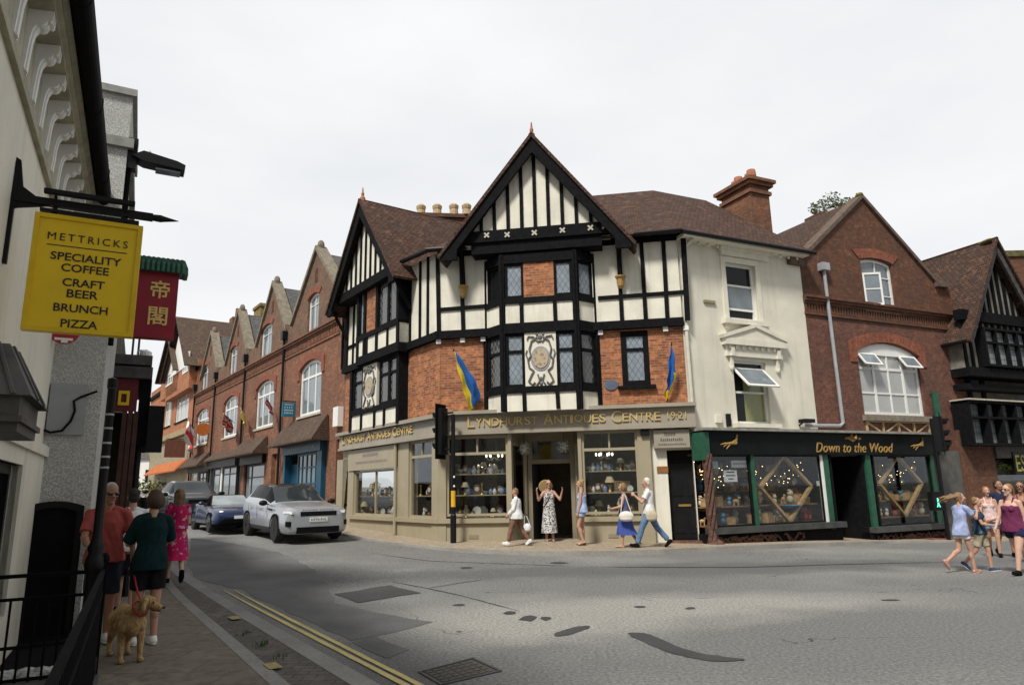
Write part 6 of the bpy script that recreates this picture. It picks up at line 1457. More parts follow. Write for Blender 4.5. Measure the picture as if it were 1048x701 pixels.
# black lamp post / signal post by the railings
pb = at_y(103.5, 509, 6.45); bx, by = pb.x, pb.y; ztop = at_y(112, 388, 6.45).z
LP = thing('black_post', 'black cast post with silver bands in front of the man in red', 'post', (bx, by, gz(bx, by)+.07))
prof = [(.10, 0), (.10, .25), (.065, .32), (.06, .95), (.075, 1.0), (.085, 1.04), (.075, 1.1), (.058, 1.14), (.07, 1.19), (.05, 1.24), (.038, 1.3), (.036, ztop-gz(bx, by)-.12), (.044, ztop-gz(bx, by)-.1), (.044, ztop-gz(bx, by)-.02), (.0, ztop-gz(bx, by))]
MB().lathe((bx, by, gz(bx, by)+.02), prof, 14).build('shaft', M['black'], LP, smooth=40)
for y in (396.5, 424, 438, 453, 467, 478): z = at_y(108, y, 6.45).z; MB().lathe((bx, by, z-.012), [(.04, 0), (.04, .018)], 14).build('band', M['pipe_grey'], LP)
# railings round the basement area
cr = at_y(106.5, 577, 6.5); cs = (Vector((cr.x, cr.y))-pl.A).dot(pl.e); cd = (Vector((cr.x, cr.y))-pl.A).dot(pl.n)
RL = thing('railing', 'black iron railing round the basement area at the foot of the cream building', 'railing', pl.w(cs, 0, cd))
rb_ = .07
b = MB(); b.rect(pl, cs-.03, cs+.03, rb_, 1.06, cd-.03, cd+.03); b.ell(pl.w(cs, 1.1, cd), (.045, .045, .06), 8, 6); b.build('corner_post', M['black_matt'], RL)
b = MB()
for z, h in ((1.0, .02), (.81, .016), (.42, .016), (.16, .016)): b.rect(pl, cs-.010, cs+.010, z-h*.8, z+h*.8, .06, cd)
for i in range(8): b.tube([pl.w(cs, rb_, .1+i*(cd-.12)/8), pl.w(cs, .81, .1+i*(cd-.12)/8)], .010, 6)
b.build('end_panel', M['black_matt'], RL)
b = MB(); L_r = 5.2
for z, h in ((1.0, .018), (.81, .012), (.16, .014)): b.rect(pl, cs-L_r, cs, z-h, z+h, cd-.016, cd+.016)
for i in range(44): b.tube([pl.w(cs-.1-i*.116, rb_, cd), pl.w(cs-.1-i*.116, .98, cd)], .011, 6)
b.build('side_panel', M['black_matt'], RL)
wd = MB().rect(pl, cs-L_r, cs+.04, -.05, .14, .04, cd+.04).build('area_coping', M['timber_grey'], None); tag(wd, 'grey weathered coping boards at the foot of the black railing', 'coping')
# black arched box in the corner
RK2 = RF.off(.06); a0_ = RF.off(.36).px(17, 600)[0]; a1_ = RF.off(.36).px(76, 600)[0]; az_ = RF.off(.36).px(48, 515)[1]
BX = thing('black_cabinet', 'tall black arched panel box standing behind the railing against the pebbledash', 'cabinet', RK2.w((a0_+a1_)/2, 0, .2))
b = MB(); b.prism(RK2, arch_outline(a0_, a1_, .05, az_, .06), 0, .3); b.build('casing', M['black_matt'], BX)
b = MB(); b.prism(RK2, arch_outline(a0_-.02, a1_+.02, .05, az_+.025, .065), .3, .33, [arch_outline(a0_+.05, a1_-.05, .12, az_-.05, .055)]); b.build('panel_frame', M['black'], BX)
# white stones in the area
b = MB(); rnd = random.Random(4)
for i in range(34): b.ell(pl.w(rnd.uniform(cs+.06, cs+.45), .11, rnd.uniform(.1, .62)), (rnd.uniform(.06, .12), rnd.uniform(.05, .09), rnd.uniform(.04, .07)), 7, 5, Matrix.Rotation(rnd.uniform(0, 6), 4, 'Z'))
MB().rect(pl, cs+.01, RCs, .085, .093, .04, cd-.1).build('area_dark_sheet', M['black_matt'], RL)  # black sheet over the paving stands in for the pit's darkness
tag(b.build('rubble', plain('pale rubble stones', (.42, .42, .41), .9, .35, 9)), 'pale broken stones behind the railing', 'stones', kind='stuff')
# ================================================================ traffic lights
def signal_head(parent, P, hx, hz, w=.30, h=.92, dp=.22, board=True):
    """P: plane whose normal is the direction the lenses face"""
    MB().rect(P, hx-w/2, hx+w/2, hz, hz+h, -dp, 0).build('signal_box', M['black'], parent)
    if board: MB().rect(P, hx-w/2-.10, hx+w/2+.10, hz-.12, hz+h+.12, -.07, -.045).build('backing_board', M['black_matt'], parent)
    for k, c in enumerate(((.30, .01, .01), (.28, .13, .01), (.01, .12, .06))):
        z = hz+h*(5-2*k)/6
        l = MB().prism(P, [(hx+.095*math.cos(a*.5236), z+.095*math.sin(a*.5236)) for a in range(12)], 0, .02).build('lens', plain('signal lens', c, .2), parent)
        b = MB(); r = .115; o = [(hx+r*math.cos(a), z+r*math.sin(a)) for a in [math.pi*(-.15+1.3*i/10) for i in range(11)]]
        vs = [P.w(x, zz, .0) for x, zz in o]+[P.w(x, zz, .05+.15*max(0, (zz-z+r)/(2*r))) for x, zz in o]
        b.add(vs, [(i, i+1, 12+i, 11+i) for i in range(10)]); b.build('visor', M['black_matt'], parent, recalc=False)
p = gpx(464, 556, .09)
T1 = thing('traffic_light', 'black traffic light pole with a yellow label in front of the antiques shop corner', 'traffic light', p)
def zat(x, y, Y): return at_y(x, y, Y).z
b = MB(); zt = zat(461.5, 424, p.y); b.tube([p-Vector((0, 0, .15)), Vector((p.x, p.y, p.z+.75)), Vector((p.x, p.y, p.z+.8)), Vector((p.x, p.y, zt))], [.085, .085, .06, .06], 12); b.build('pole', M['black'], T1)
MB().lathe((p.x, p.y, p.z), [(.22, 0), (.2, .012)], 12).build('base_plate', M['kerb_pale'], T1)
zy0, zy1 = zat(465, 518.5, p.y), zat(465, 502, p.y); MB().lathe((p.x, p.y, zy0), [(.064, 0), (.064, zy1-zy0)], 14).build('label', plain('amber label', (.75, .42, .02), .5), T1)
for y in (488, 497.5): z = zat(464, y, p.y); MB().ell((p.x+.03, p.y-.055, z), (.03, .02, .035), 8, 6).build('sticker', M['white'], T1)
fdir = Vector((-.88, .47)); 
TP1 = Plane((p.x-fdir.x*0+fdir.x*.15, p.y+fdir.y*.15), (p.x+fdir.x*.15-fdir.y*1.0, p.y+fdir.y*.15+fdir.x*1.0))
if TP1.n.dot(fdir) < 0: TP1 = Plane((p.x+fdir.x*.15, p.y+fdir.y*.15), (p.x+fdir.x*.15+fdir.y, p.y+fdir.y*.15-fdir.x))
hz1 = zat(452, 465, p.y); ht = zat(452, 417, p.y)
TPh = TP1.off(.34); signal_head(T1, TPh, .0, hz1, .32, ht-hz1, .2)
b = MB()
for z in (hz1+.15, ht-.15): b.tube([Vector((p.x, p.y, z)), TPh.w(0, z, -.15)], .025, 6)
b.build('mounting_arm', M['black'], T1)
# far right
s_ = PR_.px(969.5, 540, 1.0)[0]; p = PR_.w(s_, 0, 1.0); p.z = gz(p.x, p.y)+.03
T3 = thing('traffic_light', 'black traffic light with a pedestrian signal at the right end of the gift shop', 'traffic light', p)
zt = zat(968, 428, p.y); MB().tube([p-Vector((0, 0, .1)), Vector((p.x, p.y, zt))], .06, 10).build('pole', M['black'], T3)
fd = Vector((.85, -.52)); e_ = Vector((-fd.y, fd.x)); A_ = Vector((p.x+.30, p.y-.05)); TQ = Plane(A_, A_+e_)
if TQ.n.dot(fd) < 0: TQ = Plane(A_, A_-e_)
hz3 = zat(976, 462, p.y); ht3 = zat(976, 426, p.y); signal_head(T3, TQ, 0, hz3, .34, ht3-hz3, .25)
b = MB()
for z in (hz3+.15, ht3-.15): b.tube([Vector((p.x, p.y, z)), TQ.w(0, z, -.15)], .025, 6)
b.build('mounting_arm', M['black'], T3)
zp0, zp1 = zat(961, 522, p.y), zat(961, 503, p.y); FQ = Plane((p.x-.45, p.y-.1), (p.x+.1, p.y-.1+.12)); bx_ = MB().rect(FQ, .0, .34, zp0, zp1, -.1, .1).build('pedestrian_signal', M['black'], T3)
gm = bpy.data.materials.new('green walking man'); gm.use_nodes = True; gb = gm.node_tree.nodes['Principled BSDF']; gb.inputs['Base Color'].default_value = (.05, .5, .35, 1); gb.inputs['Emission Color'].default_value = (.15, 1, .65, 1); gb.inputs['Emission Strength'].default_value = 1.0
b = MB(); zm = (zp0+zp1)/2-.06; b.ell(FQ.w(.17, zm+.13, .105), (.03, .01, .03), 8, 6); b.bar(FQ, (.17, zm+.1), (.17, zm), .06, .1, .11); b.bar(FQ, (.17, zm), (.12, zm-.12), .03, .1, .11); b.bar(FQ, (.17, zm), (.22, zm-.12), .03, .1, .11); b.build('walking_man', gm, bx_)
# left: seen from behind
pp = at_y(146, 509, 11.6)
T2 = thing('traffic_light', 'black traffic light seen from behind beside the maroon restaurant porch', 'traffic light', (pp.x, pp.y, gz(pp.x, pp.y)+.07))
z0_, z1_ = zat(152, 466, 11.6), zat(152, 413, 11.6); MB().tube([(pp.x-.15, pp.y, gz(pp.x, pp.y)), (pp.x-.15, pp.y, z1_+.1)], .057, 10).build('pole', M['black'], T2)
fd = Vector((-.5, .87)); A_ = Vector((pp.x+.05, pp.y+.1)); e_ = Vector((-fd.y, fd.x)); TQ = Plane(A_, A_+e_)
if TQ.n.dot(fd) < 0: TQ = Plane(A_, A_-e_)
signal_head(T2, TQ, 0, z0_+.05, .24, z1_-z0_-.1, .2, False)
# ================================================================ flags and hanging things
def weld(mb, name, mat, parent, smooth=35, world=False):
    W = world_of(parent).inverted() if world else Matrix.Identity(4)
    me = bpy.data.meshes.new(name); me.from_pydata([W@v for v in mb.v], [], mb.f); bm = bmesh.new(); bm.from_mesh(me); bmesh.ops.remove_doubles(bm, verts=bm.verts, dist=.002)
    bmesh.ops.dissolve_degenerate(bm, edges=bm.edges, dist=.001); bmesh.ops.recalc_face_normals(bm, faces=bm.faces); bm.to_mesh(me); bm.free()
    me.polygons.foreach_set('use_smooth', [True]*len(me.polygons)); me.set_sharp_from_angle(angle=R(smooth)); return link(name, me, mat, parent)
fl_b = plain('flag blue', (.02, .13, .45), .8, .15, 6); fl_y = plain('flag yellow', (.75, .55, .03), .8, .12, 6)
for x0, y0, x1, y1, dd, lb, wdt in ((464, 357, 483.5, 421, .75, 'blue and yellow flag on a staff left of the bay window', .62), (687.5, 350, 682.5, 411, .55, 'blue and yellow flag on a staff right of the bay window', .5)):
    s1_, z1_ = PM_.px(x1, y1, .1); s0_, z0_ = PM_.px(x0, y0, dd)
    base = PM_.w(s1_, z1_, .1); tip = PM_.w(s0_, z0_, dd)
    T = thing('flag', lb, 'flag', base, group='blue and yellow flags'); T.pop('group') if 'group' in T else None
    MB().tube([base, tip], .016, 6).build('staff', M['black'], T)
    # limp cloth: drawn between the staff and a free edge, in two colours, rippling in depth
    Lp, Rp = ((((464.5, 360), (468.5, 377), (472.5, 392), (476.5, 406), (479.5, 418), (481, 422)), ((466, 359), (475, 372), (484, 386), (490, 398), (491, 407), (484, 421))) if x1 > x0 else
              (((686.6, 354), (684.6, 369), (683, 384), (683, 394), (680, 403), (681.5, 412)), ((688.4, 354), (690.8, 371), (692.2, 383), (689.5, 393), (685.5, 402), (683, 412))))
    def lerp_l(a, t): k = min(4, int(t*5)); f = t*5-k; return (a[k][0]*(1-f)+a[k+1][0]*f, a[k][1]*(1-f)+a[k+1][1]*f)
    def is_y(t, v): return (v < .30 or t > .9) if x1 > x0 else (t > .72 or (v > .72 and t > .38))
    sets = {True: MB(), False: MB()}; gridp = []
    for i in range(31):
        t = i/30; a = lerp_l(Lp, t); c = lerp_l(Rp, t); row = []
        for j in range(13):
            v = j/12; d_ = dd*(1-t)+.1*t+.05*math.sin(v*9+t*4)*min(1, t*3)-.02*v; q = PM_.px(a[0]+(c[0]-a[0])*v, a[1]+(c[1]-a[1])*v, dd*(1-t)+.1*t); row.append(PM_.w(q[0]+.02*math.sin(t*21+v*5), q[1], d_))
        gridp.append(row)
    for i in range(30):
        for j in range(12): sets[is_y((i+.5)/30, (j+.5)/12)].add([gridp[i][j], gridp[i][j+1], gridp[i+1][j+1], gridp[i+1][j]], [(0, 1, 2, 3)])
    for ky, pn, mt in ((False, 'blue_band', fl_b), (True, 'yellow_band', fl_y)): weld(sets[ky], pn, mt, T, 60, True)
def pflag(P0, P1, out, drop, cols, T, seed, n=26, m=18):
    P0 = Vector(P0); P1 = Vector(P1); rnd = random.Random(seed); ph = rnd.uniform(0, 6); out = Vector(out); pick, mats = cols; g_ = []
    for i in range(n+1):
        u = i/n; row = []
        for j in range(m+1):
            v = j/m; w = .07*drop*math.sin(u*9+v*3+ph)*(.3+v)+.04*drop*math.sin(u*17+v*7); row.append(P0.lerp(P1, u)+Vector((0, 0, -drop*v))+out*drop*v*.35*(1-u*.5)+Vector((w, w*.6, 0)))
        g_.append(row)
    sets = {}
    for i in range(n):
        for j in range(m): sets.setdefault(pick((i+.5)/n, (j+.5)/m), MB()).add([g_[i][j], g_[i][j+1], g_[i+1][j+1], g_[i+1][j]], [(0, 1, 2, 3)])
    for k_, mb_ in sets.items(): weld(mb_, *mats[k_], T, 60, True)
def flagpole(x0, y0, x1, y1, d, label, mats, drop, lean, seed, fold=.05):
    a = pr.px(x1, y1, .05); c = pr.px(x0, y0, d); base = pr.w(*a, .05); tip = pr.w(*c, d)
    T = thing('flag', label, 'flag', base); MB().tube([base, tip], .02, 6).build('staff', M['white'], T)
    pflag(tip.lerp(base, .02), tip.lerp(base, .80), Vector((-pr.n.x, -pr.n.y, 0))*0+Vector(lean), drop, mats, T, seed); return T
fw = plain('flag white', (.75, .74, .72), .8, .05, 6); frd = plain('flag red', (.55, .02, .04), .8, .1, 6); fnv = plain('flag navy', (.04, .05, .22), .8, .1, 6)
geo = (lambda u, v: 'r' if abs(u-.5) < .11 or abs(v-.5) < .10 else 'w', {'r': ('red_cross', frd), 'w': ('white_field', fw)})
def uj(u, v):
    if abs(u-.5) < .07 or abs(v-.5) < .09: return 'r'
    if abs(u-.5) < .13 or abs(v-.5) < .17: return 'w'
    a, c = abs(u-v), abs(u+v-1); q = min(a, c); return 'r' if q < .05 else 'w' if q < .13 else 'n'
uni = (uj, {'r': ('red_cross', frd), 'w': ('white_edging', fw), 'n': ('navy_field', fnv)})
flagpole(191.5, 427, 200, 446, 1.3, 'white flag with a red cross hanging beside the round orange sign', geo, 1.5, (.1, 0, 0), 3)
flagpole(229, 423, 240, 433, 1.2, 'red white and blue union flag on the third brick townhouse', uni, .75, (0, 0, 0), 5)
flagpole(246.5, 418, 252.5, 430, .9, 'pale yellow flag beside the second drainpipe of the brick row', (lambda u, v: 'y', {'y': ('cloth', plain('pale yellow cloth', (.72, .62, .14), .8, .1, 6))}), .5, (.3, 0, 0), 7)
flagpole(272, 406, 281, 421, .9, 'red and white flag on the brick townhouse left of the blue sign', (lambda u, v: 'w' if .35 < v < .65 else 'r', {'r': ('red_band', frd), 'w': ('white_band', fw)}), .4, (.3, 0, 0), 9)
# signs on the row
def rowsign(x0, x1, y0, y1, d, name, label, mat, extra=None):
    q = pr.rect(x0, x1, y0, y1, d); P = pr.off(d); T = thing(name, label, 'sign', P.w(q[0], q[2])); MB().rect(P, *q, -.05, 0).build('board', mat, T)
    MB().tube([P.w(q[0]+.1, q[3]+.05), P.w(q[1]+.3, q[3]+.05, -d+.0)], .02, 6).build('bracket', M['black'], T)
    return T, P, q
# board faces the camera, so it hangs across the wall
def cross_sign(xl, xr, yt, yb, nn, dmid, name, label, mat, rnd_=False):
    c = pr.w(n2s(nn), 0, 0); P = Plane(v2(c+Vector((pr.n.x, pr.n.y, 0))*3), v2(c)); q = P.rect(xl, xr, yt, yb)
    T = thing(name, label, 'sign', P.w((q[0]+q[1])/2, q[2]))
    if rnd_: cx, cz, rx, rz_ = (q[0]+q[1])/2, (q[2]+q[3])/2, (q[1]-q[0])/2, (q[3]-q[2])/2; MB().prism(P, [(cx+rx*math.cos(i*.2618), cz+rz_*math.sin(i*.2618)) for i in range(24)], -.05, .05).build('board', mat, T)
    else: MB().rect(P, *q, -.05, .05).build('board', mat, T)
    b = MB(); b.tube([P.w(q[0]+.05, q[3]+.06), P.w(3.0, q[3]+.06)], .025, 6); 
    for f in (.25, .75): b.tube([P.w(q[0]+(q[1]-q[0])*f, q[3]+.06), P.w(q[0]+(q[1]-q[0])*f, q[3]-.02-(.1 if rnd_ else 0))], .015, 5)
    b.build('bracket', M['black'], T); return T, P, q
T, P, q = cross_sign(288.7, 302, 412, 426.5, 5.0, 0, 'hanging_sign', 'small teal blue square hanging sign above the blue shopfront', plain('teal blue sign', (.02, .14, .22), .5))
b = MB()
for k in range(4):
    z = q[3]-(q[3]-q[2])*(.2+.2*k); n_ = 6-(k == 1)*2
    for i in range(n_): x = q[0]+(q[1]-q[0])*(.15+.7*i/n_); b.rect(P, x, x+(q[1]-q[0])*.07, z, z+.07, .05, .055)
b.build('lettering', plain('pale sign lettering', (.4, .5, .52), .6), T)
cross_sign(200.8, 215, 432.5, 446, 21.5, 0, 'hanging_sign', 'round orange hanging sign on the farthest brick townhouse', plain('burnt orange sign', (.44, .13, .025), .6, .2, 8), True)
cross_sign(168.5, 189.5, 450, 468, 27, 0, 'hanging_sign', 'plain rust brown square hanging sign below the orange brick house', plain('rust brown sign', (.14, .05, .03), .6, .15, 5))
# alarm box by the wing
s, z = PW_.px(346.5, 427, .1); tag(MB().rect(PW_, s-.28, s+.22, z-.35, z+.4, .0, .22).build('alarm_box', M['white']), 'white alarm box at the left end of the timbered corner shop', 'alarm box')
# wall lamps and hooks on the antiques front; flower balls in the lobby
for x, y, lb in ((536.4, 458.7, 'pale round flower ball hanging left in the shop doorway'), (577, 456.5, 'pale round flower ball hanging right in the shop doorway')):
    s, z = PM_.px(x, y, -.35); T = thing('flower_ball', lb, 'flowers', PM_.w(s, z, -.35)); b = MB(); rnd = random.Random(int(x)); leafball(b, PM_.w(s, z, -.35), .2, 190, .045, rnd); b.ell(PM_.w(s, z, -.35), .14, 10, 8)
    b.build('flowers', spots('pale dried flowers', (.36, .36, .33), [((.58, .57, .52), 25, .5), ((.16, .2, .12), 18, .56)]), T, recalc=False); MB().tube([PM_.w(s, z+.15, -.35), PM_.w(s, FB-.02, -.35)], .008, 5).build('chain', M['black'], T)
# ================================================================ vehicles
def cat(p0, p1, p2, p3, t):
    return .5*((2*p1)+(-p0+p2)*t+(2*p0-5*p1+4*p2-p3)*t*t+(-p0+3*p1-3*p2+p3)*t**3)
def grid_body(st, us=5, vs=4, roofless=False):
    """st: stations (x, zb, zmid, zbelt, zedge, zroof, w, wbelt, wr); returns fine point grid for one half"""
    ctl = []
    for x, zb, zm, zbelt, ze, zr_, w, wb, wr in st:
        ctl.append([Vector((x, 0, zb)), Vector((x, w*.8, zb)), Vector((x, w*.985, zb+.10)), Vector((x, w, zm)), Vector((x, wb, zbelt)), Vector((x, wr, ze)), Vector((x, wr*.55, zr_-(zr_-ze)*.25)), Vector((x, 0, zr_))])
    for e_, k_ in ((0, .012), (-1, -.012)):
        c0 = sum(ctl[e_], Vector())/8; c0.y = 0; r0 = [c0.lerp(p, .04)+Vector((k_, 0, 0)) for p in ctl[e_]]
        if e_ == 0: ctl.insert(0, r0)
        else: ctl.append(r0)
    def interp(a, k, t, n):
        g = lambda i: a[max(0, min(n-1, i))]
        return cat(g(k-1), g(k), g(k+1), g(k+2), t)
    rows = []; n = len(ctl)
    for k in range(n-1):
        for i in range(us+(1 if k == n-2 else 0)):
            t = i/us; row = [interp([c[j] for c in ctl], k, t, n) for j in range(8)]; rows.append((k+t, row))
    fine = []
    for u_, row in rows:
        fr = []
        for k in range(7):
            for i in range(vs+(1 if k == 6 else 0)): 
                t = i/vs
                if k in (3, 4): q = row[k].lerp(row[k+1], t)       # straight glass sides, crisp belt
                else: q = interp(row, k, t, 8)
                fr.append((k+t, q))
        fine.append((u_, fr))
    return fine
def car_mesh(fine, classify):
    out = {}
    for sg in (1, -1):
        for i in range(len(fine)-1):
            for j in range(len(fine[i][1])-1):
                u = (fine[i][0]+fine[i+1][0])/2-1; v = (fine[i][1][j][0]+fine[i][1][j+1][0])/2
                key = classify(u, v); key = key if key else 'body'
                P = [fine[i][1][j][1], fine[i+1][1][j][1], fine[i+1][1][j+1][1], fine[i][1][j+1][1]]
                P = [Vector((p.x, p.y*sg, p.z)) for p in P]
                if sg < 0: P.reverse()
                kk = key+('_r' if sg < 0 and key == 'side_window' else '')
                out.setdefault(kk, MB()).add(P, [(0, 1, 2, 3)])
    return out
def carpaint(name, c, metal=.3, rough=.3): return plain(name, c, rough, .03, 2, metal=metal, coat=.6)
tyre_m = plain('tyre rubber', (.018, .018, .018), .85, .2, 10); rim_d = plain('dark alloy', (.045, .045, .048), .35, .1, 5, metal=.7); rim_s = plain('silver alloy', (.4, .4, .41), .35, .1, 5, metal=.8)
car_glass = plain('tinted car glass', (.008, .009, .010), .15, .1, 2, spec=.02)
screen_glass = plain('windscreen glass', (.03, .036, .04), .05, .2, 1.2, spec=.6)
lampglass = plain('headlamp glass', (.85, .88, .9), .1, .1, 4, spec=1)
def wheel(T, x, y, r, w, rim):
    k = MB(); sg = 1 if y > 0 else -1
    k.lathe((x, y, r), [(r*.62, -w/2), (r*.9, -w/2), (r, -w*.3), (r, w*.3), (r*.9, w/2), (r*.62, w/2)], 24, 'y'); wm = k.build('wheel', tyre_m, T, smooth=40, local=True)
    b = MB(); b.lathe((x, y+sg*w*.30, r), [(r*.70, -.02), (r*.70, .02), (r*.62, .03), (r*.60, .0)], 24, 'y')
    b.lathe((x, y+sg*w*.42, r), [(r*.16, -.03), (r*.14, .02), (.01, .025)], 12, 'y')
    for i in range(5):
        for dd in (-.16, .16):
            a = i*1.2566+dd; c = Vector((math.cos(a), 0, math.sin(a))); o = Vector((x, y+sg*w*.38, r)); b.cone(o+c*r*.08, o+c*r*.68, r*.06, r*.05, 6)
    b.build('rim', rim, wm, local=True)
    b = MB(); b.lathe((x, y-sg*.02, r), [(r*.63, -.01), (r*.63, .01)], 16, 'y'); b.build('brake_disc', M['black_matt'], wm, local=True)
def arch(b, x, y, r, wid, sg):
    pts = [(r*1.02*math.cos(a), r*1.02*math.sin(a)) for a in [math.pi*i/14 for i in range(15)]]
    pts2 = [(r*wid*math.cos(a), r*wid*math.sin(a)) for a in [math.pi*i/14 for i in range(15)]]
    for i in range(14):
        q = [pts[i], pts[i+1], pts2[i+1], pts2[i]]; vs = [Vector((x+p[0], yy, r+p[1])) for yy in (y-.03*sg, y+.012*sg) for p in q]
        b.add(vs, [(0, 1, 2, 3), (4, 5, 6, 7), (0, 1, 5, 4), (1, 2, 6, 5), (2, 3, 7, 6), (3, 0, 4, 7)])
def suv(label, cat_, loc, rz, paint, group=None, plate='HT74 RVL', rim=rim_d):
    T = thing('parked_car', label, cat_, loc, rz, group)
    st = [(2.40, .42, .60, .74, .78, .80, .52, .50, .40), (2.36, .30, .60, .86, .90, .92, .80, .74, .62), (2.20, .25, .62, .93, .975, 1.0, .92, .84, .72), (1.75, .25, .64, .99, 1.03, 1.06, .965, .88, .74), (1.15, .26, .66, 1.03, 1.08, 1.11, .975, .91, .76), (.82, .26, .66, 1.05, 1.10, 1.14, .975, .92, .77),
          (.10, .26, .66, 1.07, 1.52, 1.585, .975, .92, .66), (-.10, .26, .66, 1.075, 1.56, 1.62, .975, .92, .655), (-.75, .26, .66, 1.09, 1.60, 1.66, .975, .92, .64), (-1.45, .27, .68, 1.11, 1.58, 1.645, .975, .91, .62), (-1.90, .28, .70, 1.13, 1.51, 1.58, .965, .90, .60), (-2.18, .32, .72, 1.13, 1.22, 1.26, .93, .86, .62), (-2.36, .42, .74, 1.00, 1.03, 1.05, .86, .80, .60), (-2.42, .52, .70, .85, .87, .88, .6, .55, .4)]
    f = grid_body(st)
    def cl(u, v):
        if 5.05 < u < 5.95 and v > 5.1: return 'windscreen'
        if 6.0 < u < 10.0 and v > 4.9: return 'roof'
        if 5.25 < u < 9.7 and 4.25 < v < 4.9: return None if 7.35 < u < 7.45 else 'side_window'
        if 10.1 < u < 10.9 and v > 5.1: return 'rear_window'
        if v < 2.2 and u > 2.6: return 'lower_trim'
    o = car_mesh(f, cl)
    weld(o['body'], 'body', paint, T); weld(o['windscreen'], 'windscreen', screen_glass, T); weld(o['roof'], 'roof', plain('gloss black roof', (.02, .02, .021), .15, .1, 3, coat=.6), T)
    weld(o['side_window'], 'side_window', car_glass, T); weld(o['side_window_r'], 'side_window', car_glass, T); weld(o['rear_window'], 'rear_window', car_glass, T); weld(o['lower_trim'], 'lower_trim', plain('grey sill cladding', (.05, .05, .052), .7, .1, 5), T)
    for x in (1.45, -1.42):
        for sg in (1, -1):
            wheel(T, x, sg*.86, .375, .25, rim); b = MB(); arch(b, x, sg*.975, .375, 1.17, sg); b.build('wheel_arch', M['black_matt'], T, local=True)
    b = MB(); b.box((2.385, 0, .82), (.05, 1.06, .13)); g_ = b.build('grille', M['black_matt'], T, local=True); b = MB()
    for i in range(4): b.box((2.412, 0, .775+i*.03), (.006, 1.02, .008))
    b.build('grille_mesh', rim_d, g_, local=True)
    MB().box((2.35, 0, .37), (.14, 1.25, .17)).build('air_intake', M['black_matt'], T, local=True)
    for sg in (1, -1):
        b = MB(); b.box((2.31, sg*.68, .855), (.12, .26, .07), Matrix.Rotation(-sg*.35, 4, 'Z')); b.box((2.19, sg*.84, .87), (.26, .08, .06), Matrix.Rotation(sg*.45-sg*1.0+sg*.0, 4, 'Z')); b.build('headlight', lampglass, T, local=True)
        MB().box((2.28, sg*.78, .55), (.16, .22, .14), Matrix.Rotation(-sg*.5, 4, 'Z')).build('bumper_vent', M['black_matt'], T, local=True)
        b = MB(); b.ell((.60, sg*1.07, 1.10), (.09, .13, .085), 10, 8); b.box((.62, sg*.96, 1.06), (.05, .16, .03)); b.build('door_mirror', M['black'], T, local=True, smooth=True)
        b = MB(); b.box((1.0, sg*.982, .92), (.42, .014, .05), Matrix.Rotation(.06, 4, 'Y')); b.build('wing_vent', M['black'], T, local=True)
        for x in (-.02, -1.02): MB().box((x, sg*.985, .93), (.2, .02, .03)).build('door_handle', paint, T, local=True)
        b = MB()
        for x in (.72, -.35, -1.28): b.box((x, sg*.9755, .70), (.008, .006, .62))
        b.build('door_seam', M['black_matt'], T, local=True)
    pb_ = MB().box((2.42, 0, .655), (.02, .52, .115)).build('number_plate', M['white'], T, local=True)
    Pn = Plane((2.426, -.5), (2.426, .5))
    cuP = T.matrix_world
    wl = Plane((0, 0), (1, 0))
    # plate characters, built in the car's own frame
    cu = bpy.data.curves.new('plate', 'FONT'); cu.body = plate; cu.size = .1; cu.extrude = .002; ob = bpy.data.objects.new('plate', cu); COL.objects.link(ob); dg = bpy.context.evaluated_depsgraph_get(); dg.update()
    me = bpy.data.meshes.new_from_object(ob.evaluated_get(dg)); bpy.data.objects.remove(ob); xs_ = [v.co.x for v in me.vertices]; x0, x1 = min(xs_), max(xs_)
    for v in me.vertices: v.co = Vector((2.432+v.co.z, -.23+(v.co.x-x0)/(x1-x0)*.46, .62+v.co.y))
    link('plate_lettering', me, M['black'], pb_)
    return T
def suv_lettering(T):
    cu = bpy.data.curves.new('b', 'FONT'); cu.body = 'RANGE ROVER'; cu.size = .1; cu.extrude = .003; cu.space_character = 1.6; ob = bpy.data.objects.new('b', cu); COL.objects.link(ob); dg = bpy.context.evaluated_depsgraph_get(); dg.update()
    me = bpy.data.meshes.new_from_object(ob.evaluated_get(dg)); bpy.data.objects.remove(ob); xs_ = [v.co.x for v in me.vertices]; x0, x1 = min(xs_), max(xs_)
    for v in me.vertices: v.co = Vector((2.375+v.co.z-v.co.y*.4, -.46+(v.co.x-x0)/(x1-x0)*.92, .915+v.co.y*.32))
    link('bonnet_lettering', me, rim_d, T)
hd_ = R(-54)
def place(px_, py_, lx, ly, rz, z=0):
    p = gpx(px_, py_, z); c = Matrix.Rotation(rz, 2) @ Vector((lx, ly)); x, y = p.x-c.x, p.y-c.y; return Vector((x, y, gz(x, y)))
silver = carpaint('pale silver paint', (.40, .42, .45), .45, .3)
C1 = suv('pale silver SUV with black roof parked facing the junction by the antiques shop', 'car', place(282, 555.5, 1.45, -.9, hd_), hd_, silver); suv_lettering(C1)
# slight nose-down tilt with the street
C1.rotation_euler = (0, R(1.2), hd_)
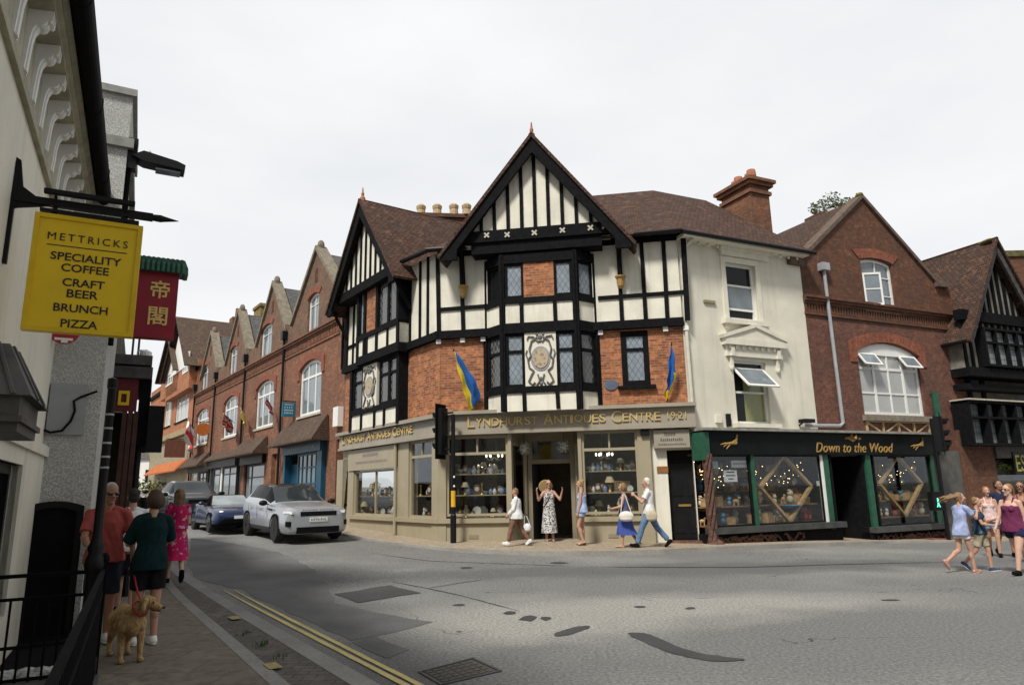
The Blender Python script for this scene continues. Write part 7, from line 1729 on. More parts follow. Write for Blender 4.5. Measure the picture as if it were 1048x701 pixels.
# roadster
def roadster(label, loc, rz, paint):
    T = thing('parked_car', label, 'car', loc, rz)
    st = [(1.95, .38, .46, .52, .54, .55, .5, .45, .35), (1.88, .24, .45, .60, .64, .66, .72, .66, .5), (1.65, .20, .48, .68, .74, .77, .83, .74, .56), (1.2, .20, .50, .76, .81, .84, .865, .78, .58), (.75, .20, .50, .80, .85, .885, .86, .79, .60), (.45, .20, .50, .82, .87, .90, .86, .79, .62),
          (.0, .20, .50, .83, .85, .85, .86, .79, .62), (-.7, .20, .50, .84, .86, .86, .86, .79, .62), (-.95, .20, .52, .86, .92, .95, .87, .79, .62), (-1.4, .22, .54, .84, .88, .91, .865, .77, .58), (-1.8, .26, .54, .76, .79, .82, .80, .72, .52), (-1.95, .36, .52, .64, .66, .67, .6, .55, .42)]
    f = grid_body(st)
    def cl(u, v):
        if 5.3 < u < 7.9 and v > 5.05: return 'cockpit'
        if v < 1.9: return 'lower_trim'
    o = car_mesh(f, cl); weld(o['body'], 'body', paint, T); weld(o['cockpit'], 'cockpit', M['black_matt'], T); weld(o['lower_trim'], 'lower_trim', M['black_matt'], T)
    for x in (1.16, -1.15):
        for sg in (1, -1): wheel(T, x, sg*.765, .31, .20, rim_d); b = MB(); arch(b, x, sg*.86, .31, 1.14, sg); b.build('wheel_arch', M['black_matt'], T, local=True)
    a, c = Vector((.5, .66, .88)), Vector((.02, .52, 1.20)); b = MB(); q = [a, Vector((.5, -.66, .88)), Vector((.02, -.52, 1.20)), c]; n_ = Vector((.55, 0, .82)).normalized()*.01
    b.add([p-n_ for p in q]+[p+n_ for p in q], [(0, 1, 2, 3), (4, 5, 6, 7), (0, 1, 5, 4), (1, 2, 6, 5), (2, 3, 7, 6), (3, 0, 4, 7)]); ws = b.build('windscreen', plain('bright windscreen', (.30, .34, .36), .05, .2, 2, spec=1), T, local=True)
    b = MB(); b.tube([a, c, Vector((.02, -.52, 1.20)), Vector((.5, -.66, .88))], .022, 6); b.build('screen_frame', M['black'], ws, local=True)
    for sg in (1, -1):
        b = MB(); b.ell((-.55, sg*.36, .98), (.09, .2, .25), 8, 6); b.build('seat', M['black_matt'], T, local=True, smooth=True)
        b = MB(); b.ell((1.66, sg*.58, .665), (.16, .12, .05), 10, 6, Matrix.Rotation(-sg*.4, 4, 'Z')); b.build('headlight', lampglass, T, local=True, smooth=True)
        b = MB(); b.ell((.38, sg*.95, .95), (.07, .1, .06), 8, 6); b.build('door_mirror', paint, T, local=True, smooth=True)
    MB().box((1.90, 0, .42), (.1, .8, .16)).build('grille', M['black_matt'], T, local=True)
    MB().box((1.955, 0, .50), (.02, .5, .1)).build('number_plate', M['white'], T, local=True)
    return T
C2 = roadster('dark blue open roadster behind the silver SUV', place(214.5, 543, 1.16, -.8, hd_), hd_, carpaint('dark blue paint', (.018, .035, .095), .5, .25))
C3 = suv('dark grey car with pale windscreen behind the blue roadster', 'car', Vector((0, 0, 0)), hd_, carpaint('dark grey paint', (.04, .042, .045), .4, .3))
u_ = Vector((-.588, .809, 0))
def along(c, dd, lat): p = c+u_*dd+Vector((.809, .588, 0))*lat; return Vector((p.x, p.y, gz(p.x, p.y)))
C3.location = along(C2.location, 5.2, -.2)
C4 = suv('silver grey car farthest up the left street, seen past the pedestrians', 'car', along(C2.location, 9.5, -2.4), hd_, carpaint('mid grey paint', (.3, .32, .34), .4, .3))
C5 = suv('dark car partly hidden behind the woman in teal', 'car', along(C2.location, 16, -3.0), hd_, carpaint('black paint car', (.02, .02, .022), .4, .3))
# ================================================================ people
from mathutils import noise as mnoise
def fuse(mb, voxel, name, mat, parent, it=3, fac=.5, fold=0.0):
    """melt overlapping volumes into one continuous skin"""
    me = bpy.data.meshes.new('tmp'); me.from_pydata(mb.v, [], mb.f); bm = bmesh.new(); bm.from_mesh(me); bmesh.ops.recalc_face_normals(bm, faces=bm.faces); bm.to_mesh(me); bm.free()
    ob = bpy.data.objects.new('tmp', me); COL.objects.link(ob)
    m = ob.modifiers.new('r', 'REMESH'); m.mode = 'VOXEL'; m.voxel_size = voxel; m.use_smooth_shade = True
    s = ob.modifiers.new('s', 'SMOOTH'); s.factor = fac; s.iterations = it
    dg = bpy.context.evaluated_depsgraph_get(); dg.update(); out = bpy.data.meshes.new_from_object(ob.evaluated_get(dg)); bpy.data.objects.remove(ob); bpy.data.meshes.remove(me)
    if fold:
        sd_ = len(out.vertices) % 97; nr_ = [v.normal.copy() for v in out.vertices]
        for v, vn in zip(out.vertices, nr_):
            c = v.co.copy(); v.co = c+vn*fold*(mnoise.noise(Vector((c.x*9+sd_, c.y*9, c.z*4.5+c.x*5)))+.6*mnoise.noise(Vector((c.x*22, c.y*22+sd_, c.z*11+c.y*9))))
    out.name = name; out.materials.clear(); out.polygons.foreach_set('use_smooth', [True]*len(out.polygons)); return link(name, out, mat, parent)
skin = plain('fair skin', (.48, .27, .19), .55, .06, 6); skin_t = plain('tanned skin', (.33, .165, .10), .55, .06, 6); skin_p = plain('pale skin', (.56, .35, .26), .55, .06, 6)
def hairm(n, c): return plain(n, c, .6, .4, 60)
H_brown = hairm('brown hair', (.06, .032, .016)); H_blond = hairm('fair hair', (.33, .21, .09)); H_grey = hairm('grey hair', (.34, .33, .32)); H_red = hairm('ginger hair', (.30, .13, .045)); H_dark = hairm('dark hair', (.02, .014, .012)); H_white = hairm('white hair', (.62, .61, .58)); H_ash = hairm('dark blond hair', (.20, .12, .055))
eye_w = plain('eye white', (.7, .7, .68), .3, .02); eye_d = plain('dark eye', (.02, .015, .012), .2, .1); lip = plain('lips', (.33, .10, .09), .5, .1)
shades = plain('dark sunglasses', (.008, .008, .009), .12, .1, 5, spec=.8)
def cloth_m(n, c, var=.22): return plain(n, c, .85, var, 9, spec=.15, bmp=.4, bscale=26)
def person(label, loc, heading, H, legs, arms, top, bottom, hair=('short', None), skinm=None, shoes=None, bw=1.0, lean=0.0, yaw=0.0, pitch=0.0, glasses=False, group=None, cap=None, woman=True, voxel=.011, strap=None, top_len=.0):
    """heading in degrees (0 = +X). legs: ((thigh, knee), ...) left, right; arms: ((forward, outward, elbow, inward), ...)"""
    k = H/1.70; skinm = skinm or skin; T = thing('person', label, 'person', loc, R(heading), group)
    V = Vector; up = V((0, 0, 1)); hx = .086*k*bw
    # --- legs, pelvis at the origin first
    J = {}
    low = 1e9
    for sd, (th, kn) in zip((1, -1), legs):
        a = R(th); b_ = R(th-kn); hip = V((0, sd*hx, 0)); knee = hip+V((math.sin(a), 0, -math.cos(a)))*.425*k; ank = knee+V((math.sin(b_), 0, -math.cos(b_)))*.40*k
        fp = R(max(-65, min(25, (th-kn)*1.0))) if kn > 14 or th < -12 else R(min(18, max(0, th*.5))); J[sd] = (hip, knee, ank, fp)
        toe = ank+V((math.cos(fp)*.16*k, 0, math.sin(fp)*.16*k-.06*k)); low = min(low, ank.z-.078*k, toe.z-.015*k)
    z0 = -low; O = V((0, 0, z0)); lr = R(lean)
    def tor(x, y, z): return O+V((x*math.cos(lr)+z*math.sin(lr), y, -x*math.sin(lr)+z*math.cos(lr)))*1.0
    sh = .19*k*(.80 if woman else .93)*(.75+.25*bw); shz = .478*k
    arms_j = {}
    for sd, (f, o, e, inw) in zip((1, -1), arms):
        S = tor(0, sd*sh, shz*.985); ff = R(f)+lr; oo = R(o); u = V((math.sin(ff)*math.cos(oo), sd*math.sin(oo), -math.cos(ff)*math.cos(oo)))
        E = S+u*.285*k; f2 = ff+R(e); i2 = R(inw); w = V((math.sin(f2)*math.cos(i2), -sd*math.sin(i2), -math.cos(f2)*math.cos(i2))); W_ = E+w*.25*k; arms_j[sd] = (S, E, W_, w)
    b = MB()
    # torso
    b.ell(tor(-.012*k, 0, .02*k), (.112*k*bw, .158*k*bw, .125*k), 14, 10); b.ell(tor(0, 0, .20*k), (.095*k*bw, .128*k*(bw*1.03), .15*k), 14, 10)
    b.ell(tor(0, 0, .36*k), (.108*k*(.5+.5*bw), .155*k*(.6+.4*bw), .155*k), 14, 10)
    for sd in (1, -1):
        b.cap(tor(0, sd*.045*k, .515*k), tor(0, sd*sh*.95, shz*.985), .042*k, .046*k, 10)
        if woman: b.ell(tor(.066*k*(.5+.5*bw), sd*.062*k, .345*k), (.050*k*bw, .054*k, .054*k), 10, 8)
        b.ell(tor(-.046*k, sd*.07*k, -.01*k), (.076*k*bw, .078*k*bw, .09*k), 10, 8)
    neck0 = tor(-.005*k, 0, .50*k); hd = tor(.028*k, 0, .705*k); b.cap(neck0, tor(.012*k, 0, .64*k), .058*k, .048*k, 10)
    # head frame
    Rh = Matrix.Rotation(R(yaw), 3, 'Z') @ Matrix.Rotation(R(pitch), 3, 'Y')
    def hp(x, y, z): return hd+Rh@V((x, y, z))*k
    Rq = Rh.to_4x4()
    b.ell(hp(-.012, 0, .022), V((.092, .073, .088))*k, 14, 10, Rq); b.ell(hp(.022, 0, -.045), V((.062, .055, .072))*k, 12, 8, Rq); b.ell(hp(.062, 0, -.098), V((.026, .028, .02))*k, 8, 6, Rq)
    b.cone(hp(.078, 0, .012), hp(.108, 0, -.028), .010*k, .017*k, 8); b.ell(hp(.100, 0, -.030), V((.014, .017, .011))*k, 8, 6, Rq)
    for sd in (1, -1): b.ell(hp(-.008, sd*.073, -.012), V((.018, .010, .030))*k, 8, 6, Rq); b.ell(hp(.066, sd*.032, -.022), V((.022, .024, .022))*k, 8, 6, Rq)
    for sd in (1, -1):
        hip, knee, ank, fp = [q+O if isinstance(q, Vector) else q for q in J[sd]]
        b.cap(hip, knee, .088*k*bw, .056*k*(.6+.4*bw), 12); b.cap(knee, ank, .053*k*(.6+.4*bw), .036*k, 12)
        dn = (ank-knee).normalized(); bk = V((dn.z, 0, -dn.x)); b.ell(knee.lerp(ank, .30)+bk*.014*k*(1 if bk.x < 0 else -1), (.056*k*(.6+.4*bw), .052*k*(.6+.4*bw), .10*k), 10, 8, Matrix.Rotation(math.atan2(dn.x, -dn.z)*-1, 4, 'Y'))
        fdv = V((math.cos(fp), 0, math.sin(fp))); ups = V((-math.sin(fp), 0, math.cos(fp)))
        b.cap(ank-ups*.040*k-fdv*.03*k, ank-ups*.05*k+fdv*.14*k, .036*k, .026*k, 10); b.cap(ank, ank-ups*.042*k+fdv*.06*k, .036*k, .032*k, 10)
        S, E, W_, w = arms_j[sd]; b.cap(S, E, .046*k*(.55+.45*bw), .037*k*(.6+.4*bw), 10); b.cap(E, W_, .037*k*(.6+.4*bw), .025*k, 10); b.ell(E.lerp(W_, .28), V((.039, .039, .06))*k*(.6+.4*bw), 8, 6)
        # hand: palm, four curled fingers, thumb off the side of the palm
        lat = V((0, 1, 0))-w*w.y; lat = lat.normalized() if lat.length > .1 else V((1, 0, 0)); nrm = w.cross(lat).normalized()
        fw_ = V((1, 0, 0))-w*w.x; fw_ = fw_.normalized() if fw_.length > .2 else nrm; cl = V((0, -sd, 0))-w*(-sd*w.y); cl = cl.normalized() if cl.length > .2 else nrm
        pc = W_+w*.055*k; b.cap(W_, pc, .024*k, .024*k, 8); 
        for i in range(-1, 2): b.ell(pc+fw_*i*.018*k, (.020*k, .020*k, .024*k), 8, 6)
        for i, ln in enumerate((.062, .074, .070, .055)):
            r0 = W_+w*.078*k+fw_*(.030-.020*i)*k; p1 = r0+(w*.85+cl*.35).normalized()*ln*.5*k; p2 = p1+(w*.55+cl*.85).normalized()*ln*.5*k; b.cap(r0, p1, .0105*k, .0098*k, 6); b.cap(p1, p2, .0098*k, .009*k, 6)
        t0 = W_+w*.03*k+fw_*.026*k; t1 = t0+(w*.6+fw_*.75).normalized()*.035*k; t2 = t1+(w*.9+fw_*.2+cl*.4).normalized()*.03*k; b.cap(t0, t1, .012*k, .0105*k, 6); b.cap(t1, t2, .0105*k, .009*k, 6)
    fuse(b, voxel*.9, 'body', skinm, T, 2, .45)
    # face
    for sd in (1, -1):
        if not glasses:
            e = MB(); e.ell(hp(.070, sd*.031, .006), V((.014, .015, .010))*k, 8, 6, Rq); eo = e.build('eye', eye_w, T, smooth=True, local=True); e = MB(); e.ell(hp(.082, sd*.031, .006), V((.004, .007, .007))*k, 8, 6, Rq); e.build('iris', eye_d, eo, smooth=True, local=True)
        e = MB(); e.cap(hp(.082, sd*.016, .026), hp(.070, sd*.048, .026), .0045*k, .0035*k, 6)
        e.build('eyebrow', hair[1] or H_grey, T, local=True)
    e = MB(); e.ell(hp(.079, 0, -.064), V((.010, .024, .007))*k, 8, 6, Rq); e.build('mouth', lip, T, smooth=True, local=True)
    if glasses:
        e = MB()
        for sd in (1, -1): e.ell(hp(.080, sd*.034, .006), V((.012, .031, .022))*k, 10, 6, Rq); e.cap(hp(.074, sd*.062, .012), hp(-.01, sd*.079, .006), .004*k, .004*k, 6)
        e.cap(hp(.092, .012, .012), hp(.092, -.012, .012), .004*k, .004*k, 6); e.build('sunglasses', shades, T, smooth=True, local=True)
    # hair
    st, hm = hair
    if st:
        h = MB()
        h.ell(hp(-.030, 0, .036), V((.086, .080, .088))*k, 14, 10, Rq)
        if st in ('bob', 'long', 'fly'):
            h.ell(hp(-.045, 0, -.01), V((.078, .084, .10))*k, 12, 8, Rq)
            for sd in (1, -1): h.cap(hp(-.02, sd*.072, .02), hp(-.028, sd*.074, -.085 if st == 'bob' else -.12), .026*k, .022*k, 8)
            if st == 'bob': h.ell(hp(-.035, 0, -.02), V((.095, .104, .105))*k, 12, 8, Rq)
        if st == 'long':
            for i in range(-3, 4): h.cap(hp(-.075, i*.022, .0), hp(-.085+.01*abs(i), i*.030, -.26-.02*(i % 2)), .032*k, .016*k, 8)
        if st == 'fly':
            rnd = random.Random(3)
            for i in range(12): h.tube([hp(-.06, (i-6)*.010, .03), hp(-.16, (i-6)*.014+.02, .03+rnd.uniform(-.05, .04)), hp(-.30, (i-6)*.018+.05, -.02+rnd.uniform(-.08, .06)), hp(-.40-rnd.uniform(0, .08), (i-6)*.02+.08, -.07+rnd.uniform(-.1, .05))], [.03*k, .024*k, .018*k, .006*k], 6)
        if st == 'bun': h.ell(hp(-.085, 0, .085), V((.045, .045, .042))*k, 10, 8, Rq); h.ell(hp(-.06, 0, -.02), V((.05, .065, .07))*k, 10, 8, Rq)
        if st == 'pony': h.cap(hp(-.10, 0, .03), hp(-.14, 0, -.13), .034*k, .014*k, 8)
        if st == 'short': h.ell(hp(-.05, 0, -.02), V((.062, .076, .07))*k, 10, 8, Rq)
        if st == 'curly':
            rnd = random.Random(5)
            for i in range(26): a = rnd.uniform(0, 6.28); q = rnd.uniform(-.06, .11); rr = math.sqrt(max(.0, 1-((q-.02)/.13)**2)); h.ell(hp(-.03+.085*rr*math.cos(a), .085*rr*math.sin(a), q) if math.cos(a) < .55 or q > .06 else hp(-.05, .05*math.sin(a), .09), .026*k, 7, 5)
        # keep the face clear
        fuse(h, .0105, 'hair', hm, T, 2, .4, fold=.006)
    if cap:
        h = MB(); h.ell(hp(-.012, 0, .048), V((.102, .086, .078))*k, 14, 8, Rq); h.prism(Plane((0, 0), (1, 0)), [(0, 0), (.001, 0), (.001, .001)], 0, .001); h.v = h.v[:-6]; h.f = h.f[:-5]
        h.ell(hp(.105, 0, .036), V((.07, .06, .008))*k, 12, 6, Rq); fuse(h, .010, 'cap', cap, T, 2, .4)
    # clothes
    def torso(g, lo, hi, ex, sleeve=0, wide=0.0):
        e = ex*k; n = 16; rings = []
        for i in range(n):
            z = lo+(hi-lo)*i/(n-1); ww = (.182 if z < .04 else .182-(z-.04)*.30 if z < .18 else .140+(z-.18)*.09 if z < .36 else .156-(z-.36)*.34)*bw*(.97 if woman else 1.08)+wide*max(0, (.3-z))
            dd = (.140-z*.15 if z < .2 else .110+.02*(z-.2) if z < .4 else .114-(z-.4)*.25)*(.4+.6*bw)+wide*.8*max(0, (.3-z)); c = tor(-.010*k, 0, z*k)
            rings.append([c+V(((dd*k+e)*math.cos(a)*(1+.02*math.sin(3*a+z*9)), (ww*k+e)*math.sin(a), 0)) for a in [2*math.pi*q/20 for q in range(20)]])
        g.loft(rings)
        for sd in (1, -1): 
            if lo < .03: g.ell(tor(-.046*k, sd*.07*k, max(-.01, lo+.08)*k), (.078*k*bw+e, .08*k*bw+e, .085*k), 10, 8)
        if woman and hi > .38:
            for sd in (1, -1): g.ell(tor(.068*k*(.5+.5*bw), sd*.062*k, .345*k), (.052*k*bw+e, .056*k+e, .056*k+e), 10, 8)
        for sd in (1, -1):
            S, E, W_, w = arms_j[sd]
            if hi > .44: g.cap(tor(0, sd*.05*k, .508*k), S.lerp(tor(0, sd*.05*k, .5*k), .08), .042*k+e, .046*k+e, 10)
            if sleeve: 
                g.cap(S, S.lerp(E, .2), .050*k*(.55+.45*bw)+e, .049*k*(.55+.45*bw)+e, 10)
                if sleeve <= 1: g.cone(S, S.lerp(E, sleeve), .050*k*(.55+.45*bw)+e, .050*k*(.55+.45*bw)+e*1.3, 12)
                else: g.cap(S, E, .050*k*(.55+.45*bw)+e, .042*k*bw+e, 10); g.cone(E, E.lerp(W_, sleeve-1), .042*k*bw+e, .032*k+e*1.2, 10)
    def legsg(g, ex, to, flare=0.0):
        e = ex*k
        for sd in (1, -1):
            hip, knee, ank, fp = [q+O if isinstance(q, Vector) else q for q in J[sd]]
            g.ell(hip+V((-.012*k, 0, .01*k)), (.108*k*bw+e, .092*k*bw+e, .11*k), 12, 8)
            if to <= 1: g.cone(hip, hip.lerp(knee, to), .092*k*bw+e, (.092-.030*to)*k*bw+e+flare*k, 14)
            else: g.cap(hip, knee, .092*k*bw+e, .060*k+e, 12); g.cone(knee, knee.lerp(ank, to-1), .060*k+e, .046*k+e+flare*k, 14)
        g.ell(tor(-.01*k, 0, .06*k), (.112*k*bw+e, .158*k*bw+e, .08*k), 14, 8)
        for sd in (1, -1): g.ell(tor(-.046*k, sd*.07*k, -.01*k), (.078*k*bw+e, .08*k*bw+e, .092*k), 10, 8)
    kind, mt, par = top
    g = MB()
    if kind == 'tee': torso(g, -.05-top_len, .50, .014, par)
    elif kind == 'tank':
        torso(g, -.05-top_len, .40, .012, 0, .05)
        for sd in (1, -1): g.tube([tor(.075*k, sd*.06*k, .42*k), tor(.03*k, sd*.085*k, .555*k), tor(-.075*k, sd*.065*k, .42*k)], .022*k, 8)
    elif kind == 'blouse': torso(g, -.10-top_len, .50, .024, par, .06)
    elif kind == 'dress':
        torso(g, .08, .44 if not par else .50, .012, par)
        for sd in (1, -1): g.tube([tor(.08*k, sd*.06*k, .42*k), tor(.03*k, sd*.085*k, .555*k), tor(-.075*k, sd*.065*k, .42*k)], .020*k, 8)
    fuse(g, voxel, {'tee': 'shirt', 'tank': 'top', 'blouse': 'blouse', 'dress': 'dress_top'}[kind], mt, T, 4, fold=.011)
    kind, mt, par = bottom
    if kind in ('shorts', 'trousers'):
        g = MB(); legsg(g, .012 if kind == 'shorts' else .014, par, .012 if kind == 'shorts' else .006); fuse(g, voxel, kind, mt, T, 3, fold=.010)
    elif kind == 'skirt':
        ln, fl = par; rings = []; n = 28; kn = [J[s_][1]+O for s_ in (1, -1)]; an = [J[s_][2]+O for s_ in (1, -1)]
        zt = .14*k; zb = -ln*k
        for i in range(12):
            t = i/11; z = zt+(zb-zt)*t; zz = O.z+z
            def legx(s_):
                hip, knee, ank = J[s_][0]+O, J[s_][1]+O, J[s_][2]+O
                if zz > hip.z: return hip.x
                if zz > knee.z: f_ = (hip.z-zz)/(hip.z-knee.z); return hip.x+(knee.x-hip.x)*f_
                f_ = min(1, (knee.z-zz)/max(.05, knee.z-ank.z)); return knee.x+(ank.x-knee.x)*f_
            xa, xb = sorted((legx(1), legx(-1))); fade = min(1, t*2.2); cx = (xa+xb)/2*fade; rx = (.118*bw+fl*t*.8)*k+(xb-xa)/2*fade; ry = (.150*bw*(.86+.14*min(1, t*3))+fl*t)*k+.012
            base = tor(0, 0, z) if z > 0 else V((O.x, O.y, O.z+z)); row = []
            for j in range(n):
                a = 2*math.pi*j/n; rip = 1+.05*t*math.sin(a*7+1)+.03*t*math.sin(a*11); row.append(base+V((cx+rx*rip*math.cos(a), ry*rip*math.sin(a), 0)))
            rings.append(row)
        g = MB(); g.loft(rings, cap=False); g.build('skirt', mt, T, smooth=True, local=True)
    # shoes
    if shoes:
        sm, sk = shoes
        for sd in (1, -1):
            hip, knee, ank, fp = [q+O if isinstance(q, Vector) else q for q in J[sd]]; fdv = V((math.cos(fp), 0, math.sin(fp))); ups = V((-math.sin(fp), 0, math.cos(fp))); g = MB()
            rot = Matrix.Rotation(-fp, 4, 'Y')
            if sk == 'shoe':
                g.cap(ank-ups*.040*k-fdv*.03*k, ank-ups*.048*k+fdv*.14*k, .045*k, .036*k, 10); g.cap(ank-ups*.01*k, ank-ups*.035*k+fdv*.06*k, .045*k, .042*k, 10); s_ = fuse(g, .010, 'shoe', sm, T, 2)
                q = MB(); q.ell(ank-ups*.072*k+fdv*.055*k, (.14*k, .048*k, .014*k), 14, 6, rot); q.build('sole', eye_w if sm != M['black_matt'] else sm, s_, local=True, smooth=True)
            else:
                q = MB(); q.ell(ank-ups*.074*k+fdv*.05*k, (.135*k, .044*k, .014*k), 14, 6, rot); q.tube([ank-ups*.066*k+fdv*.09*k+V((0, .04*k, 0)), ank-ups*.026*k+fdv*.085*k, ank-ups*.066*k+fdv*.09*k-V((0, .04*k, 0))], .010*k, 6); q.build('sandal', sm, T, local=True, smooth=True)
    if strap:
        q = MB(); q.tube([tor(-.05*k, .07*k, .55*k), tor(.115*k, .02*k, .36*k), tor(.125*k, -.06*k, .22*k), tor(.07*k, -.15*k, .08*k)], .012*k, 6); q.build('shoulder_strap', strap, T, local=True)
    T['hands'] = 0
    del T['hands']
    MW = world_of(T); T_h = {s_: MW@(arms_j[s_][2]+arms_j[s_][3]*.08*k) for s_ in (1, -1)}; T_s = {s_: MW@(arms_j[s_][0]) for s_ in (1, -1)}
    return T, T_h, T_s, MW, tor
def gp(x, y, off): p = gpx(x, y, off); return p
white_c = cloth_m('white cotton', (.72, .72, .71), .05); denim = cloth_m('blue denim', (.12, .20, .34), .25)
# -- across the road, walking left along the shop (heading ~ 171 deg)
hl = 171
person('woman in a loose white blouse and brown trousers walking left past the antiques window', gp(529, 558.5, .12), hl, 1.47, ((22, 8), (-20, 14)), ((12, 8, 30, 12), (-8, 10, 18, 0)), ('blouse', white_c, 1.9), ('trousers', cloth_m('brown trousers', (.21, .115, .075)), 1.85), ('short', H_ash), bw=1.12, pitch=8, shoes=(white_c, 'shoe'))
pd_, hn, sh_, mw, tor = person('woman in a long black and white dress raising both hands in the shop doorway', gp(563, 554, .12), -84, 1.66, ((2, 2), (-3, 2)), ((22, 34, 138, -12), (22, 34, 138, -12)), ('dress', spots('black and white print', (.62, .62, .60), [((.05, .05, .055), 26, .5), ((.3, .3, .3), 40, .6)]), 0), ('skirt', spots('black and white print', (.62, .62, .60), [((.05, .05, .055), 26, .5), ((.3, .3, .3), 40, .6)]), (.66, .07)), ('long', H_blond), glasses=True, shoes=(plain('tan sandal', (.3, .2, .12), .6), 'sandal'), strap=M['black'])
hat = thing('sun_hat', 'straw coloured hat held behind the head of the woman in the doorway', 'hat', (pd_.location.x, pd_.location.y+.12, pd_.location.z+1.5)); b = MB(); hc = mw@tor(-.15, -.06, .62); b.lathe(hc, [(.19, -.012), (.2, 0), (.12, .02), (.11, .09), (.08, .11), (.0, .115)], 20); b.v = [hc+Matrix.Rotation(R(-68), 3, 'X')@(v-hc) for v in b.v]; b.build('brim_and_crown', plain('straw', (.48, .36, .17), .85, .2, 30), hat, smooth=40)
person('young woman in a pale blue playsuit walking left in front of the right antiques window', gp(597, 558, .12), hl, 1.66, ((14, 30), (2, 2)), ((6, 6, 10, 0), (-6, 8, 12, 0)), ('tank', cloth_m('pale blue cotton', (.36, .46, .68)), 0), ('shorts', cloth_m('pale blue cotton', (.36, .46, .68)), .38), ('bun', H_blond), shoes=(M['black'], 'sandal'), bw=.9)
T_, hn, sh_, mw, tor = person('woman in a navy top and blue midi skirt with a white handbag walking left', gp(641, 561, .1), hl, 1.60, ((10, 6), (-14, 18)), ((14, 8, 62, 10), (-4, 10, 20, 0)), ('tank', cloth_m('navy top', (.07, .08, .17)), 0), ('skirt', cloth_m('blue skirt cotton', (.06, .09, .33)), (.56, .035)), ('bob', H_ash), shoes=(M['black'], 'sandal'), bw=1.05)
def bag(label, c, size, mat, strap_to, rz, name='handbag'):
    t = thing(name, label, 'bag', c, rz); b = MB(); x, y, z = size
    b.ell((0, 0, 0), (x/2, y/2, z/2), 14, 8); b.ell((0, 0, -z*.22), (x*.47, y*.52, z*.3), 12, 8); fuse(b, .011, 'bag_body', mat, t, 2)
    inv = world_of(t).inverted(); q = inv@Vector(strap_to); s = MB(); s.tube([Vector((-x*.35, 0, z*.25)), q+Vector((-.03, 0, 0)), q+Vector((.03, 0, .01)), Vector((x*.35, 0, z*.25))], .010, 6); s.build('strap', mat, t, local=True); return t
bag_w = plain('cream leather', (.66, .62, .55), .5, .06, 6)
sp = sh_[1]; bag('white shoulder bag carried by the woman in the blue skirt', Vector((sp.x+.02, sp.y-.14, sp.z-.50)), (.38, .16, .26), bag_w, sp+Vector((0, -.02, .03)), R(hl))
T_, hn, sh_, mw, tor = person('white haired man in a white t-shirt and jeans walking left with a shoulder bag', gp(666, 561, .1), hl, 1.76, ((26, 6), (-26, 14)), ((30, 6, 105, 20), (34, 10, 98, 30)), ('tee', white_c, .62), ('trousers', denim, 1.92), ('short', H_white), shoes=(M['black_matt'], 'shoe'), woman=False, bw=1.0, pitch=4)
sp = sh_[1]; bag('beige messenger bag at the hip of the white haired man in jeans', Vector((sp.x+.05, sp.y-.06, sp.z-.58)), (.30, .13, .27), plain('beige canvas', (.47, .40, .29), .8, .1, 6), sh_[-1]+Vector((0, 0, .05)), R(hl), 'messenger_bag')
p = gp(539, 552, .12); bag('small white and navy carrier bag hanging from the hand of the woman in brown trousers', Vector((p.x+.02, p.y-.25, p.z+.35)), (.24, .12, .24), plain('white plastic', (.65, .66, .7), .5, .2, 9), Vector((p.x-.02, p.y-.22, p.z+.66)), R(hl), 'carrier_bag')
# -- the group crossing on the right
person('girl in a lavender t-shirt and white shorts with long fair hair flying behind her', gp(990, 586, 0), 12, 1.42, ((-8, 50), (14, 10)), ((40, 14, 70, 30), (34, 8, 88, 30)), ('tee', cloth_m('lavender cotton', (.33, .38, .58)), .6), ('shorts', white_c, .42), ('fly', H_ash), shoes=(plain('pink sandal', (.5, .28, .25), .6), 'sandal'), bw=.86, lean=6, yaw=-30, woman=False, top_len=.06)
person('small boy in a navy t-shirt and khaki shorts beside the girl with flying hair', gp(1009, 584.5, 0), -40, 1.32, ((14, 12), (-16, 26)), ((30, 10, 80, 30), (20, 8, 60, 20)), ('tee', spots('navy printed cotton', (.025, .045, .085), [((.1, .25, .3), 14, .62)]), .6), ('shorts', cloth_m('khaki cotton', (.38, .33, .24)), .8), ('short', H_ash), shoes=(cloth_m('navy canvas', (.05, .07, .13)), 'shoe'), bw=.9, woman=False)
person('woman in a pink strappy top and denim shorts at the back of the crossing group', gp(1020, 570, 0), -120, 1.50, ((10, 10), (-14, 20)), ((4, 8, 12, 0), (20, 8, 30, 0)), ('tank', spots('pink print cotton', (.62, .40, .40), [((.65, .58, .54), 18, .5)]), 0), ('shorts', cloth_m('pale denim', (.22, .33, .48)), .5), ('pony', H_red), shoes=(M['black_matt'], 'shoe'), bw=.98, yaw=18)
person('woman in a plum vest and navy shorts striding across at the right edge', gp(1046, 587.5, 0), -158, 1.57, ((20, 6), (-22, 26)), ((-6, 10, 14, 0), (16, 10, 18, 0)), ('tank', cloth_m('plum jersey', (.13, .025, .07)), 0), ('shorts', cloth_m('navy shorts', (.02, .02, .06)), .42), ('pony', H_red), skinm=skin_p, shoes=(M['black_matt'], 'shoe'), bw=1.22, glasses=True, yaw=-12, top_len=.03)
person('dark haired man in navy half hidden behind the woman in the plum vest', gp(1033, 570, 0), -100, 1.62, ((8, 8), (-12, 16)), ((6, 8, 14, 0), (0, 8, 14, 0)), ('tee', cloth_m('deep navy cotton', (.018, .025, .06)), .6), ('shorts', cloth_m('dark shorts', (.04, .04, .045)), .95), ('short', H_dark), skinm=skin_t, shoes=(M['black_matt'], 'shoe'), woman=False, yaw=20)
